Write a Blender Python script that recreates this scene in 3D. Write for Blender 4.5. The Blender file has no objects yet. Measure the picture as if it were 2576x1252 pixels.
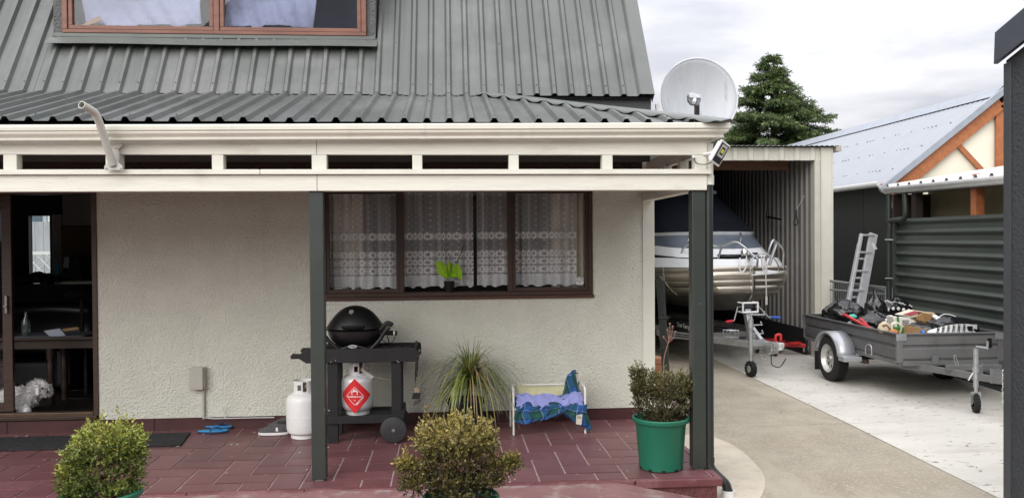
import bpy, bmesh, math, random
import numpy as np
from mathutils import Vector, Matrix
random.seed(7)
SC = bpy.context.scene
COL = SC.collection
R = math.radians

# ------------------------------------------------------------------ camera
FPX, EYE = 2100.0, 1.74                      # focal length in pixels of a 2576 px wide picture, eye height
YAW, PITCH, ROLL = R(4.45), R(-.72), R(-.4)
fw = Vector((math.sin(YAW)*math.cos(PITCH), math.cos(YAW)*math.cos(PITCH), math.sin(PITCH)))
r0 = Vector((math.cos(YAW), -math.sin(YAW), 0)); u0 = r0.cross(fw)
cr = r0*math.cos(ROLL)+u0*math.sin(ROLL); cu = u0*math.cos(ROLL)-r0*math.sin(ROLL)
CAM = Vector((0, 0, EYE))
cam = bpy.data.cameras.new('camera'); cam.sensor_width = 36; cam.lens = 36*FPX/2576
cam.clip_start = .05; cam.clip_end = 3000
co = bpy.data.objects.new('camera', cam); COL.objects.link(co)
mw = Matrix.Identity(4)
for i, ax in enumerate((cr, cu, -fw)):
    for j in range(3): mw[j][i] = ax[j]
mw.translation = CAM
co.matrix_world = mw
SC.camera = co

# ------------------------------------------------------------------ light: bright overcast
SUN_EL, SUN_AZ = R(29), R(214)               # behind thin cloud, behind the camera and a little to the left
wd = bpy.data.worlds.new('World'); SC.world = wd; wd.use_nodes = True
nt = wd.node_tree; nt.nodes.clear()
def N(t, **k):
    n = nt.nodes.new(t)
    for a, b in k.items(): setattr(n, a, b)
    return n
def mathn(op, a, b=None, c=None):
    n = N('ShaderNodeMath', operation=op)
    for i, x in enumerate((a, b, c)):
        if x is None: continue
        if isinstance(x, (int, float)): n.inputs[i].default_value = x
        else: nt.links.new(x, n.inputs[i])
    return n.outputs[0]
out = N('ShaderNodeOutputWorld'); bg = N('ShaderNodeBackground'); nt.links.new(bg.outputs[0], out.inputs[0])
sky = N('ShaderNodeTexSky'); sky.sky_type = 'NISHITA'; sky.sun_disc = False
sky.sun_elevation = SUN_EL; sky.sun_rotation = SUN_AZ; sky.air_density = 1; sky.dust_density = 3
tc = N('ShaderNodeTexCoord'); sep = N('ShaderNodeSeparateXYZ'); nt.links.new(tc.outputs['Generated'], sep.inputs[0])
zc = mathn('MAXIMUM', sep.outputs[2], 0.0)
# cloud layer seen as a flat deck overhead: direction divided by height
den = mathn('ADD', zc, .10)
cx = mathn('DIVIDE', sep.outputs[0], den); cyv = mathn('DIVIDE', sep.outputs[1], den)
cmb = N('ShaderNodeCombineXYZ'); nt.links.new(cx, cmb.inputs[0]); nt.links.new(cyv, cmb.inputs[1])
nz = N('ShaderNodeTexNoise'); nz.inputs['Scale'].default_value = .95; nz.inputs['Detail'].default_value = 6; nz.inputs['Roughness'].default_value = .52
nt.links.new(cmb.outputs[0], nz.inputs['Vector'])
rmp = N('ShaderNodeValToRGB'); nt.links.new(nz.outputs['Fac'], rmp.inputs[0])
rmp.color_ramp.elements[0].position = .40; rmp.color_ramp.elements[0].color = (.78, .79, .87, 1)
rmp.color_ramp.elements[1].position = .58; rmp.color_ramp.elements[1].color = (1.14, 1.14, 1.18, 1)
# standard overcast sky: the zenith is about three times as bright as the horizon
br = mathn('MULTIPLY_ADD', mathn('POWER', zc, 1.2), 1.40, .475)
vm = N('ShaderNodeVectorMath', operation='SCALE'); nt.links.new(rmp.outputs[0], vm.inputs[0]); nt.links.new(br, vm.inputs['Scale'])
sk = N('ShaderNodeVectorMath', operation='SCALE'); nt.links.new(sky.outputs[0], sk.inputs[0]); sk.inputs['Scale'].default_value = .05
mx = N('ShaderNodeMix', data_type='RGBA'); mx.inputs['Factor'].default_value = .93
nt.links.new(sk.outputs[0], mx.inputs[6]); nt.links.new(vm.outputs[0], mx.inputs[7])
nt.links.new(mx.outputs[2], bg.inputs[0]); bg.inputs[1].default_value = 1.0
sl = bpy.data.lights.new('sun', 'SUN'); sl.energy = 1.5; sl.angle = R(46); sl.color = (1, .97, .92)
so = bpy.data.objects.new('sun', sl); COL.objects.link(so)
sd = Vector((math.sin(SUN_AZ)*math.cos(SUN_EL), math.cos(SUN_AZ)*math.cos(SUN_EL), math.sin(SUN_EL)))
so.rotation_euler = sd.to_track_quat('Z', 'Y').to_euler(); so.location = (-3, -4, 9)
vs = SC.view_settings; vs.view_transform = 'Standard'; vs.look = 'None'; vs.exposure = 0.58; vs.gamma = 1; vs.use_curve_mapping = False

# ------------------------------------------------------------------ helpers
def ray(px, py): return cr*((px-1288)/FPX) - cu*((py-626)/FPX) + fw
def PY(px, py, Y): d = ray(px, py); return CAM + d*(Y/d.y)
def PZ(px, py, z): d = ray(px, py); return CAM + d*((z-EYE)/d.z)
def PX(px, py, X): d = ray(px, py); return CAM + d*(X/d.x)
def V(*a): return Vector(a)

ORG = {}
def org(o):
    while o is not None:
        if o.name in ORG: return ORG[o.name]
        o = o.parent
    return Vector((0, 0, 0))
def tag(o, label, cat, group=None):
    o['label'] = label; o['category'] = cat
    if group: o['group'] = group
    return o
def thing(name, label, cat, loc=(0, 0, 0), rz=0.0, group=None, local=False):
    o = bpy.data.objects.new(name, None); COL.objects.link(o)
    o.empty_display_size = .1
    o.location = loc; o.rotation_euler = (0, 0, rz)
    ORG[o.name] = Vector((0, 0, 0)) if local else Vector(loc)
    return tag(o, label, cat, group)
def struct(o): o['kind'] = 'structure'; return o

class MB:
    def __init__(s): s.v = []; s.f = []; s.m = []
    def add(s, vs_, fs, m=0):
        b = len(s.v); s.v.extend([tuple(x) for x in vs_])
        for f in fs: s.f.append(tuple(b+i for i in f)); s.m.append(m)
        return s
    def box(s, x0, x1, y0, y1, z0, z1, m=0):
        return s.add([(x0,y0,z0),(x1,y0,z0),(x1,y1,z0),(x0,y1,z0),(x0,y0,z1),(x1,y0,z1),(x1,y1,z1),(x0,y1,z1)],
                     [(0,3,2,1),(4,5,6,7),(0,1,5,4),(1,2,6,5),(2,3,7,6),(3,0,4,7)], m)
    def beam(s, a, b, w, h, up=(0, 0, 1), m=0):
        a = Vector(a); b = Vector(b); d = (b-a).normalized(); up = Vector(up)
        sd_ = d.cross(up)
        if sd_.length < 1e-5: sd_ = d.cross(Vector((1, 0, 0)))
        sd_.normalize(); u = sd_.cross(d).normalized()
        vs_ = []
        for p in (a, b):
            for i, j in ((-1,-1),(1,-1),(1,1),(-1,1)): vs_.append(p + sd_*(i*w/2) + u*(j*h/2))
        return s.add(vs_, [(0,1,2,3),(7,6,5,4),(0,4,5,1),(1,5,6,2),(2,6,7,3),(3,7,4,0)], m)
    def prism(s, pts, vec, m=0):
        vec = Vector(vec); n = len(pts); a = [Vector(p) for p in pts]
        return s.add(a+[p+vec for p in a], [tuple(range(n))[::-1], tuple(range(n, 2*n))]+[(i,(i+1)%n,n+(i+1)%n,n+i) for i in range(n)], m)
    def tube(s, pts, r, n=8, cap=True, closed=False, m=0, sx=1.0):
        pts = [Vector(p) for p in pts]; k = len(pts)
        rs = [r]*k if isinstance(r, (int, float)) else list(r)
        prev = None; vs_ = []
        for i, p in enumerate(pts):
            if closed: t = pts[(i+1)%k]-pts[i-1]
            else: t = pts[min(i+1,k-1)]-pts[max(i-1,0)]
            t.normalize()
            if prev is None:
                x = t.orthogonal().normalized()
            else:
                x = prev - t*prev.dot(t)
                if x.length < 1e-6: x = t.orthogonal()
                x.normalize()
            prev = x; y = t.cross(x)
            for j in range(n):
                a = 2*math.pi*j/n
                vs_.append(p + x*(math.cos(a)*rs[i]*sx) + y*(math.sin(a)*rs[i]))
        fs = []
        for i in range(k if closed else k-1):
            q = (i+1) % k
            for j in range(n):
                fs.append((i*n+j, i*n+(j+1)%n, q*n+(j+1)%n, q*n+j))
        if cap and not closed:
            fs.append(tuple(range(n))[::-1]); fs.append(tuple(range((k-1)*n, k*n)))
        return s.add(vs_, fs, m)
    def lathe(s, prof, c=(0,0,0), n=24, axis='Z', m=0, T=None, cap=True):
        vs_ = []; c = Vector(c)
        for r, z in prof:
            for j in range(n):
                a = 2*math.pi*j/n; x, y = r*math.cos(a), r*math.sin(a)
                p = {'Z': Vector((x, y, z)), 'X': Vector((z, x, y)), 'Y': Vector((y, z, x))}[axis]
                if T is not None: p = T @ p
                vs_.append(c+p)
        fs = []; k = len(prof)
        for i in range(k-1):
            for j in range(n): fs.append((i*n+j, i*n+(j+1)%n, (i+1)*n+(j+1)%n, (i+1)*n+j))
        if cap:
            fs.append(tuple(range(n))[::-1]); fs.append(tuple(range((k-1)*n, k*n)))
        return s.add(vs_, fs, m)
    def grid(s, fn, nu, nv, m=0):
        vs_ = [fn(i/nu, j/nv) for j in range(nv+1) for i in range(nu+1)]
        fs = [(j*(nu+1)+i, j*(nu+1)+i+1, (j+1)*(nu+1)+i+1, (j+1)*(nu+1)+i) for j in range(nv) for i in range(nu)]
        return s.add(vs_, fs, m)
    def xf(s, T, start=0):
        for i in range(start, len(s.v)): s.v[i] = tuple(T @ Vector(s.v[i]))
        return s
    def build(s, name, mat, parent=None, smooth=False, bevel=0.0, solid=0.0, sharp=40, recalc=True):
        me = bpy.data.meshes.new(name)
        o_ = org(parent) if parent is not None else Vector((0, 0, 0))
        me.from_pydata([(v[0]-o_.x, v[1]-o_.y, v[2]-o_.z) for v in s.v], [], s.f)
        mats = mat if isinstance(mat, (list, tuple)) else [mat]
        for q in mats: me.materials.append(q)
        if len(mats) > 1: me.polygons.foreach_set('material_index', s.m)
        if recalc:
            bm = bmesh.new(); bm.from_mesh(me); bmesh.ops.recalc_face_normals(bm, faces=bm.faces); bm.to_mesh(me); bm.free()
        if smooth:
            me.polygons.foreach_set('use_smooth', [True]*len(me.polygons)); me.set_sharp_from_angle(angle=R(sharp))
        o = bpy.data.objects.new(name, me); COL.objects.link(o)
        if parent is not None: o.parent = parent
        if solid: q = o.modifiers.new('thick', 'SOLIDIFY'); q.thickness = solid; q.offset = 0
        if bevel: q = o.modifiers.new('bevel', 'BEVEL'); q.width = bevel; q.segments = 2; q.limit_method = 'ANGLE'; q.angle_limit = R(35)
        return o

def top(o, label, cat, group=None, base=None):
    """make a one-mesh thing top-level with its origin at its base"""
    me = o.data; n = len(me.vertices); a = np.empty(n*3); me.vertices.foreach_get('co', a); a = a.reshape(-1, 3)
    c = Vector(((a[:,0].min()+a[:,0].max())/2, (a[:,1].min()+a[:,1].max())/2, a[:,2].min())) if base is None else Vector(base)
    a -= np.array(c); me.vertices.foreach_set('co', a.ravel()); me.update(); o.location = c
    return tag(o, label, cat, group)

def text2d(body, size=1.0, align='CENTER', bold=0.0):
    cu_ = bpy.data.curves.new('txt', 'FONT'); cu_.body = body; cu_.size = size; cu_.align_x = align; cu_.align_y = 'CENTER'
    cu_.resolution_u = 3; cu_.offset = bold
    ob = bpy.data.objects.new('txt', cu_); COL.objects.link(ob)
    dg = bpy.context.evaluated_depsgraph_get(); me = ob.evaluated_get(dg).to_mesh()
    vs_ = [tuple(v.co) for v in me.vertices]; fs = [tuple(p.vertices) for p in me.polygons]
    ob.evaluated_get(dg).to_mesh_clear(); bpy.data.objects.remove(ob); bpy.data.curves.remove(cu_)
    return vs_, fs

# ------------------------------------------------------------------ materials
MATS = {}
def mat(name, col, rough=.6, metal=0.0, var=.12, scale=6.0, bump=0.0, bscale=60.0, bdist=.004, spec=.5, coat=0.0,
        stain=None, stain_scale=2.0, stain_lo=.5, stain_hi=.7, stretch=(1, 1, 1), bstretch=(1, 1, 1), attr=None, trans=0.0, alpha=None, detail=4.0,
        speck=None, speck_scale=80., speck_lo=.62, sub=0.0, orand=0.0, streak=None, streak_st=(8, .5, .5), streak_lo=.52, streak_hi=.72):
    if name in MATS: return MATS[name]
    m = bpy.data.materials.new(name); m.use_nodes = True; MATS[name] = m
    t = m.node_tree; ns = t.nodes; L = t.links; b = ns['Principled BSDF']
    b.inputs['Roughness'].default_value = rough; b.inputs['Metallic'].default_value = metal
    b.inputs['Specular IOR Level'].default_value = spec; b.inputs['Coat Weight'].default_value = coat
    tcn = ns.new('ShaderNodeTexCoord')
    def noise(sc, det, st=(1,1,1), rg=.55):
        mp = ns.new('ShaderNodeMapping'); mp.inputs['Scale'].default_value = st; L.new(tcn.outputs['Object'], mp.inputs[0])
        n = ns.new('ShaderNodeTexNoise'); n.inputs['Scale'].default_value = sc; n.inputs['Detail'].default_value = det; n.inputs['Roughness'].default_value = rg
        L.new(mp.outputs[0], n.inputs['Vector']); return n
    n1 = noise(scale, detail, stretch)
    mr = ns.new('ShaderNodeMapRange'); mr.inputs[1].default_value = .25; mr.inputs[2].default_value = .75
    mr.inputs[3].default_value = 1-var; mr.inputs[4].default_value = 1+var; L.new(n1.outputs['Fac'], mr.inputs[0])
    vm_ = ns.new('ShaderNodeVectorMath'); vm_.operation = 'SCALE'
    if attr:
        at = ns.new('ShaderNodeAttribute'); at.attribute_name = attr; L.new(at.outputs['Color'], vm_.inputs[0])
    else: vm_.inputs[0].default_value = col
    if orand:
        oi = ns.new('ShaderNodeObjectInfo'); ma = ns.new('ShaderNodeMath'); ma.operation = 'MULTIPLY_ADD'; L.new(oi.outputs['Random'], ma.inputs[0]); ma.inputs[1].default_value = 2*orand; ma.inputs[2].default_value = 1-orand
        mb_ = ns.new('ShaderNodeMath'); mb_.operation = 'MULTIPLY'; L.new(mr.outputs[0], mb_.inputs[0]); L.new(ma.outputs[0], mb_.inputs[1]); L.new(mb_.outputs[0], vm_.inputs['Scale'])
    else: L.new(mr.outputs[0], vm_.inputs['Scale'])
    cout = vm_.outputs[0]
    def blend(fac, colr, prev):
        mxn = ns.new('ShaderNodeMix'); mxn.data_type = 'RGBA'; L.new(fac, mxn.inputs['Factor']); L.new(prev, mxn.inputs[6])
        mxn.inputs[7].default_value = (*colr, 1); return mxn.outputs[2]
    if stain:
        n2 = noise(stain_scale, 6, stretch, .65); m2 = ns.new('ShaderNodeMapRange'); m2.inputs[1].default_value = stain_lo; m2.inputs[2].default_value = stain_hi
        L.new(n2.outputs['Fac'], m2.inputs[0]); cout = blend(m2.outputs[0], stain, cout)
    if streak:
        n5 = noise(1.0, 5, streak_st, .6); m5 = ns.new('ShaderNodeMapRange'); m5.inputs[1].default_value = streak_lo; m5.inputs[2].default_value = streak_hi; m5.inputs[4].default_value = .8
        L.new(n5.outputs['Fac'], m5.inputs[0]); cout = blend(m5.outputs[0], streak, cout)
    if speck:
        n3 = noise(speck_scale, 3, stretch, .6); m3 = ns.new('ShaderNodeMapRange'); m3.inputs[1].default_value = speck_lo; m3.inputs[2].default_value = speck_lo+.05
        L.new(n3.outputs['Fac'], m3.inputs[0]); cout = blend(m3.outputs[0], speck, cout)
    L.new(cout, b.inputs['Base Color'])
    if bump:
        n4 = noise(bscale, 3, bstretch, .55); bp = ns.new('ShaderNodeBump'); bp.inputs['Strength'].default_value = bump; bp.inputs['Distance'].default_value = bdist
        L.new(n4.outputs['Fac'], bp.inputs['Height']); L.new(bp.outputs[0], b.inputs['Normal'])
    if trans: b.inputs['Transmission Weight'].default_value = trans
    if sub: b.inputs['Subsurface Weight'].default_value = sub
    if alpha:
        at2 = ns.new('ShaderNodeAttribute'); at2.attribute_name = alpha; L.new(at2.outputs['Fac'], b.inputs['Alpha'])
    return m
def glass_mat(name, tint=(.9, .95, .95), rough=.0, refl=1.0):
    if name in MATS: return MATS[name]
    m = bpy.data.materials.new(name); m.use_nodes = True; MATS[name] = m
    t = m.node_tree; ns = t.nodes; L = t.links; ns.clear()
    o = ns.new('ShaderNodeOutputMaterial'); mixs = ns.new('ShaderNodeMixShader'); tr = ns.new('ShaderNodeBsdfTransparent'); gl = ns.new('ShaderNodeBsdfGlossy')
    fr = ns.new('ShaderNodeFresnel'); ge = ns.new('ShaderNodeNewGeometry'); io = ns.new('ShaderNodeMath'); io.operation = 'MULTIPLY_ADD'
    io.inputs[1].default_value = 1/1.5-1.5; io.inputs[2].default_value = 1.5; L.new(ge.outputs['Backfacing'], io.inputs[0]); L.new(io.outputs[0], fr.inputs[0])   # a thin pane: the same mirror from both sides
    sc_ = ns.new('ShaderNodeMath'); sc_.operation = 'MULTIPLY'; L.new(fr.outputs[0], sc_.inputs[0]); sc_.inputs[1].default_value = refl
    tr.inputs[0].default_value = (*tint, 1); gl.inputs['Roughness'].default_value = rough
    L.new(sc_.outputs[0], mixs.inputs[0]); L.new(tr.outputs[0], mixs.inputs[1]); L.new(gl.outputs[0], mixs.inputs[2]); L.new(mixs.outputs[0], o.inputs[0])
    return m
def set_attr_col(o, cols, name='tint', dom='POINT'):
    a = o.data.attributes.new(name, 'FLOAT_COLOR', dom); c = np.ones((len(cols), 4)); c[:, :3] = np.asarray(cols); a.data.foreach_set('color', c.ravel())
def set_attr_f(o, vals, name): a = o.data.attributes.new(name, 'FLOAT', 'POINT'); a.data.foreach_set('value', np.asarray(vals, float))

stucco = mat('stucco', (.735, .73, .64), .9, var=.06, scale=3, bump=1.0, bscale=64, bdist=.021, spec=.2, stain=(.68, .665, .56), stain_scale=1.4, stain_lo=.52, stain_hi=.8, streak=(.66, .64, .53), streak_st=(7, 7, .8), streak_lo=.58, streak_hi=.8)
plinthm = mat('maroon_paint', (.068, .021, .021), .55, var=.25, scale=5, bump=.3, bscale=40, bdist=.003)
cream = mat('cream_paint', (.72, .71, .625), .5, var=.07, scale=5, bump=.6, bscale=9, bdist=.004, bstretch=(1, 6, 22), stretch=(.6, 4, 9), streak=(.52, .50, .42), streak_st=(2.2, 3, 5), streak_lo=.56, streak_hi=.82, speck=(.35, .32, .26), speck_scale=14, speck_lo=.745)
creamv = mat('cream_paint_upright', (.72, .71, .625), .5, var=.05, scale=5, bump=.3, bscale=9, bdist=.003, bstretch=(14, 14, 1))
gutterm = mat('gutter_paint', (.72, .705, .62), .32, var=.05, scale=4, streak=(.56, .54, .45), streak_st=(5, 3, .8), streak_lo=.56, streak_hi=.8)
roofm = mat('roof_paint', (.098, .106, .097), .42, metal=.0, var=.10, scale=2.2, detail=7, stain=(.150, .152, .146), stain_scale=1.1, stain_lo=.47, stain_hi=.66, spec=.6, orand=.07, streak=(.058, .064, .057), streak_st=(13, .9, .9), streak_lo=.50, streak_hi=.80, speck=(.26, .27, .25), speck_scale=34, speck_lo=.715)
flashm = mat('flashing_paint', (.115, .125, .115), .42, var=.10, scale=4, bump=.25, bscale=14, bdist=.01, spec=.6)
postm = mat('dark_green_post_paint', (.034, .041, .036), .42, var=.12, scale=5, bump=.25, bscale=18, bdist=.003, bstretch=(6, 6, 1), speck=(.3, .3, .3), speck_scale=30, speck_lo=.735)
pipem = mat('dark_pipe_paint', (.024, .029, .027), .38, var=.12, scale=6)
brownm = mat('brown_joinery', (.052, .026, .017), .42, var=.3, scale=8, stretch=(1, 1, 4))
cedarm = mat('faded_brown_timber', (.20, .085, .058), .5, var=.25, scale=6, stretch=(.4, 3, 3), bump=.2, bscale=14, bstretch=(1, 6, 6))
blackm = mat('black_plastic', (.007, .007, .008), .5, var=.2)
rubber = mat('black_rubber', (.010, .010, .010), .8, var=.3, bump=.3, bscale=90, bdist=.002)
whitep = mat('white_paint', (.78, .78, .76), .4, var=.05, speck=(.3, .27, .24), speck_scale=45, speck_lo=.70)
whiteplain = mat('white_plastic', (.8, .8, .79), .4, var=.04)
galv = mat('galvanised_steel', (.50, .51, .52), .42, metal=.75, var=.18, scale=14, detail=6)
steel = mat('stainless_steel', (.68, .68, .67), .22, metal=1.0, var=.06)
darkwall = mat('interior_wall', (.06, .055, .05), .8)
def wp(px, py, Y): return PY(px, py, Y)
def zz(px, py, Y): return PY(px, py, Y).z
def xx(px, py, Y): return PY(px, py, Y).x
def smooth_path(pts, n=6):
    pts = [Vector(p) for p in pts]; res = []
    for i in range(len(pts)-1):
        p0 = pts[max(i-1, 0)]; p1 = pts[i]; p2 = pts[i+1]; p3 = pts[min(i+2, len(pts)-1)]
        for k in range(n):
            t = k/n
            res.append(.5*((2*p1)+(p2-p0)*t+(2*p0-5*p1+4*p2-p3)*t*t+(3*p1-p0-3*p2+p3)*t**3))
    res.append(pts[-1]); return res

# ================================================================== SETTING
DZ = -.2                                      # driveway level; the patio is z = 0
aggm = mat('exposed_aggregate', (.35, .31, .24), .9, var=.20, scale=2.2, detail=12, bump=1.0, bscale=45, bdist=.014, speck=(.43, .39, .31), speck_scale=52, speck_lo=.56, stain=(.30, .255, .18), stain_scale=1.2, stain_lo=.45, stain_hi=.7, streak=(.45, .40, .31), streak_st=(1.4, .5, 1), streak_lo=.55, streak_hi=.7)
concm = mat('pale_concrete', (.57, .545, .49), .8, var=.10, scale=1.3, detail=8, bump=.3, bscale=45, bdist=.004, stain=(.47, .435, .375), stain_scale=1.6, stain_lo=.50, stain_hi=.74, speck=(.24, .22, .19), speck_scale=11, speck_lo=.625, stretch=(.8, 1.6, 1), streak=(.41, .375, .325), streak_st=(.7, 1.8, 1), streak_lo=.54, streak_hi=.72)
patchm = mat('warm_concrete', (.52, .465, .37), .85, var=.14, scale=5, bump=.5, bscale=60, bdist=.004, speck=(.35, .30, .23), speck_scale=38, speck_lo=.63)
jointm = mat('joint_dirt', (.06, .052, .042), .95, var=.3)
earth = mat('grass_ground', (.07, .085, .035), .95, var=.3, scale=1.5, bump=.5, bscale=30)
g = struct(MB().box(-900, 900, -300, 1500, -1.0, -.26).build('ground', earth))
db = MB().box(1.0, 11, -3, 40, -.25, DZ-.012); base = struct(db.build('driveway_bed', jointm))
def slab(name, pts, m, z=DZ, t=.011):
    return struct(MB().prism([(x, y, z-t) for x, y in pts], (0, 0, t)).build(name, m, bevel=.004))
bx = [(4.02, 5.0), (4.075, 6.9), (4.13, 8.34)]          # line between the aggregate and the pale concrete
slab('driveway', [(1.0, -3), (3.65, -3), (3.78, 3), (4.02, 5.0), (4.075, 6.9), (4.125, 8.335), (1.0, 8.255)], aggm)
slab('driveway', [(1.0, 8.27), (4.125, 8.35), (4.205, 12.9), (4.35, 40), (1.0, 40)], aggm)
slab('concrete_drive', [(3.663, -3), (10.9, -3), (10.9, 8.50), (4.14, 8.335), (4.088, 6.9), (4.034, 5.0), (3.793, 3)], concm, DZ+.001)
slab('concrete_drive', [(4.14, 8.35), (10.9, 8.515), (10.9, 40), (4.365, 40), (4.218, 12.9)], concm, DZ+.001)
pp = [(1.95, 7.95), (2.2, 8.03), (2.42, 8.0), (2.566, 7.886), (2.63, 7.66), (2.645, 7.45), (2.64, 7.2), (2.615, 6.95), (2.58, 6.7), (2.525, 6.48), (2.43, 6.24), (2.31, 6.02), (2.1, 5.75), (1.9, 5.5), (1.9, 7.9)]
struct(MB().prism([(x, y, DZ-.005) for x, y in pp], (0, 0, .013)).build('concrete_path', patchm, bevel=.004))

# ---- patio with herringbone pavers
tilem = mat('maroon_paver_paint', (.150, .060, .065), .40, var=.22, scale=3.5, detail=7, bump=.35, bscale=26, bdist=.004, stain=(.25, .135, .14), stain_scale=2.4, stain_lo=.48, stain_hi=.72, speck=(.40, .30, .29), speck_scale=26, speck_lo=.68, spec=.5, orand=.12, streak=(.085, .032, .032), streak_st=(2.2, 2.6, 2), streak_lo=.50, streak_hi=.66)
groutm = mat('pale_grout', (.36, .26, .245), .9, var=.25, scale=20)
PF = 5.87                                        # front edge of the patio
pat = MB().box(-7, 1.92, PF+.05, 8.0, -.3, -.006)
patio = struct(pat.build('patio', groutm))
W = .2125; X0, Y0 = .65, 5.897
def tilemesh(wx, wy):
    b = MB(); gap = .0075; h = .005; e = .003
    x0, x1, y0, y1 = gap, wx-gap, gap, wy-gap
    b.add([(x0,y0,-.004),(x1,y0,-.004),(x1,y1,-.004),(x0,y1,-.004),(x0,y0,0),(x1,y0,0),(x1,y1,0),(x0,y1,0),
           (x0+e,y0+e,h-.004),(x1-e,y0+e,h-.004),(x1-e,y1-e,h-.004),(x0+e,y1-e,h-.004)],
          [(0,1,5,4),(1,2,6,5),(2,3,7,6),(3,0,4,7),(4,5,9,8),(5,6,10,9),(6,7,11,10),(7,4,8,11),(8,9,10,11)])
    o = b.build('paving_tile', tilem); me = o.data; bpy.data.objects.remove(o); return me
TH, TV = tilemesh(2*W, W), tilemesh(W, 2*W)
SIZ = {}
def put_tile(me, x, y, dz):
    o = bpy.data.objects.new('paving_tile', me); COL.objects.link(o); o.parent = patio
    o.location = (x, y, dz); return o
XL, XR, YF, YB = -5.0, 1.915, PF+.055, 7.885
for i in range(-30, 12):
    for j in range(-2, 14):
        k = (i-j) % 4
        x, y = X0+i*W, Y0+j*W
        if k == 0: wx, wy = 2*W, W
        elif k == 3: wx, wy = W, 2*W
        else: continue
        a0, a1, b0, b1 = max(x, XL), min(x+wx, XR), max(y, YF), min(y+wy, YB)
        if a1-a0 < .03 or b1-b0 < .03: continue
        dz = random.uniform(-.0015, .001)
        if a1-a0 > wx-1e-4 and b1-b0 > wy-1e-4: put_tile(TH if k == 0 else TV, x, y, dz)
        else:
            key = (round(a1-a0, 3), round(b1-b0, 3))
            if key not in SIZ: SIZ[key] = tilemesh(*key)
            put_tile(SIZ[key], a0, b0, dz)
# nosing tiles along the front right step, the step wall and the sloping apron in front
lipm = mat('maroon_nosing_paint', (.14, .047, .052), .5, var=.2, scale=5, bump=.5, bscale=22, bdist=.006, stain=(.27, .13, .135), stain_scale=3)
ns_ = [(-5., -4.2), (-4.2, -3.4), (-3.4, -2.6), (-2.6, -1.8), (-1.8, -1.), (-1., -.2), (-.2, .6), (.6, 1.33), (1.334, 1.975)]
for a, b in ns_:
    o = MB().box(a+.003, b-.003, PF, PF+.052, -.058, .002).build('nosing_tile', lipm, patio, bevel=.008)
MB().box(1.923, 1.975, PF+.053, 7.2, -.058, .002).build('nosing_tile', lipm, patio, bevel=.008)
MB().box(-7, 1.935, PF+.02, 7.99, -.3, -.062).build('step_wall', mat('maroon_rough_concrete', (.12, .040, .042), .8, var=.35, scale=9, bump=1, bscale=26, bdist=.02), patio)
apm = mat('maroon_apron_paint', (.24, .125, .125), .6, var=.22, scale=3, detail=8, bump=.5, bscale=60, bdist=.005, stain=(.34, .27, .25), stain_scale=4.5, stain_lo=.52, stain_hi=.66, speck=(.17, .07, .07), speck_scale=50, speck_lo=.62)
def apz(x, y):
    z = -.008 - max(0, (PF-y))*.03
    z -= max(0, x-1.22)*.235
    return max(z, DZ-.03)
struct(MB().grid(lambda u, v: (-7+u*9.1, 1.5+v*(PF+.03-1.5), apz(-7+u*9.1, 1.5+v*(PF+.03-1.5))), 130, 12).build('patio_apron', apm, smooth=True))

# ================================================================== HOUSE
YP, YW = 6.09, 7.89
house = thing('house', 'single storey house with steep grey metal roof, cream stucco wall and veranda', 'house', (-.9, 7.9, 0))
H = lambda b, n, m, **k: b.build(n, m, house, **k)
# --- front wall around the door and window openings
DX0, DX1, DZ0, DZ1 = -5.35, -3.185, .118, 2.22
WX0, WX1, WZ0, WZ1 = -1.165, 1.385, 1.202, 2.24
b = MB()
b.box(-6.6, DX0, YW, YW+.16, .11, 2.3); b.box(DX0, DX1, YW, YW+.16, DZ1, 2.3)
b.box(DX1, WX0, YW, YW+.16, .11, 2.3); b.box(WX0, WX1, YW, YW+.16, .11, WZ0); b.box(WX0, WX1, YW, YW+.16, WZ1, 2.3)
b.box(WX1, 1.885, YW, YW+.16, .11, 2.3); b.box(1.80, 1.885, YW+.165, 13.4, .11, 3.0)
H(b, 'wall', stucco)
H(MB().box(-6.6, 1.885, YW+.002, YW+.16, 2.302, 3.0), 'upper_wall', mat('shade_brown_stucco', (.045, .028, .02), .9, var=.2, bump=1.0, bscale=42, bdist=.014))  # deep shade behind the slots put into a darker stucco colour
b = MB()
x = -6.6
while x < 1.83:
    x1 = min(x+1.3, 1.86); MB().box(x+.004, x1-.004, YW+.015, YW+.12, -.02, .106).build('plinth', plinthm, house, bevel=.004); x = x1
MB().box(1.87, 1.985, YW-.012, YW+.10, -.1, 2.46).build('corner_board', creamv, house, bevel=.004)
b = MB().box(-6.55, -6.4, YW+.18, 13.4, .11, 3.0)
b.box(-6.55, -5.95, 12.4, 12.52, 0, 2.6).box(-5.49, 1.9, 12.4, 12.52, 0, 2.6).box(-5.95, -5.49, 12.4, 12.52, 0, 1.28).box(-5.95, -5.49, 12.4, 12.52, 2.11, 2.6)
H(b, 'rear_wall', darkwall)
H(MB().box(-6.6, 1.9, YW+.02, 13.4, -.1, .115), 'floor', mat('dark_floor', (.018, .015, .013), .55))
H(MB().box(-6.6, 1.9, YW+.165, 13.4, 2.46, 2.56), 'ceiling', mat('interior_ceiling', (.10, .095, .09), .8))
# partition between the room behind the window and the room behind the door
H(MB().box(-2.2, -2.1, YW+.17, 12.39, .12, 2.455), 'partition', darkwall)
H(MB().box(-2.09, 1.79, 9.6, 9.7, .12, 2.455), 'partition', mat('dim_room_wall', (.03, .028, .027), .9))

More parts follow.
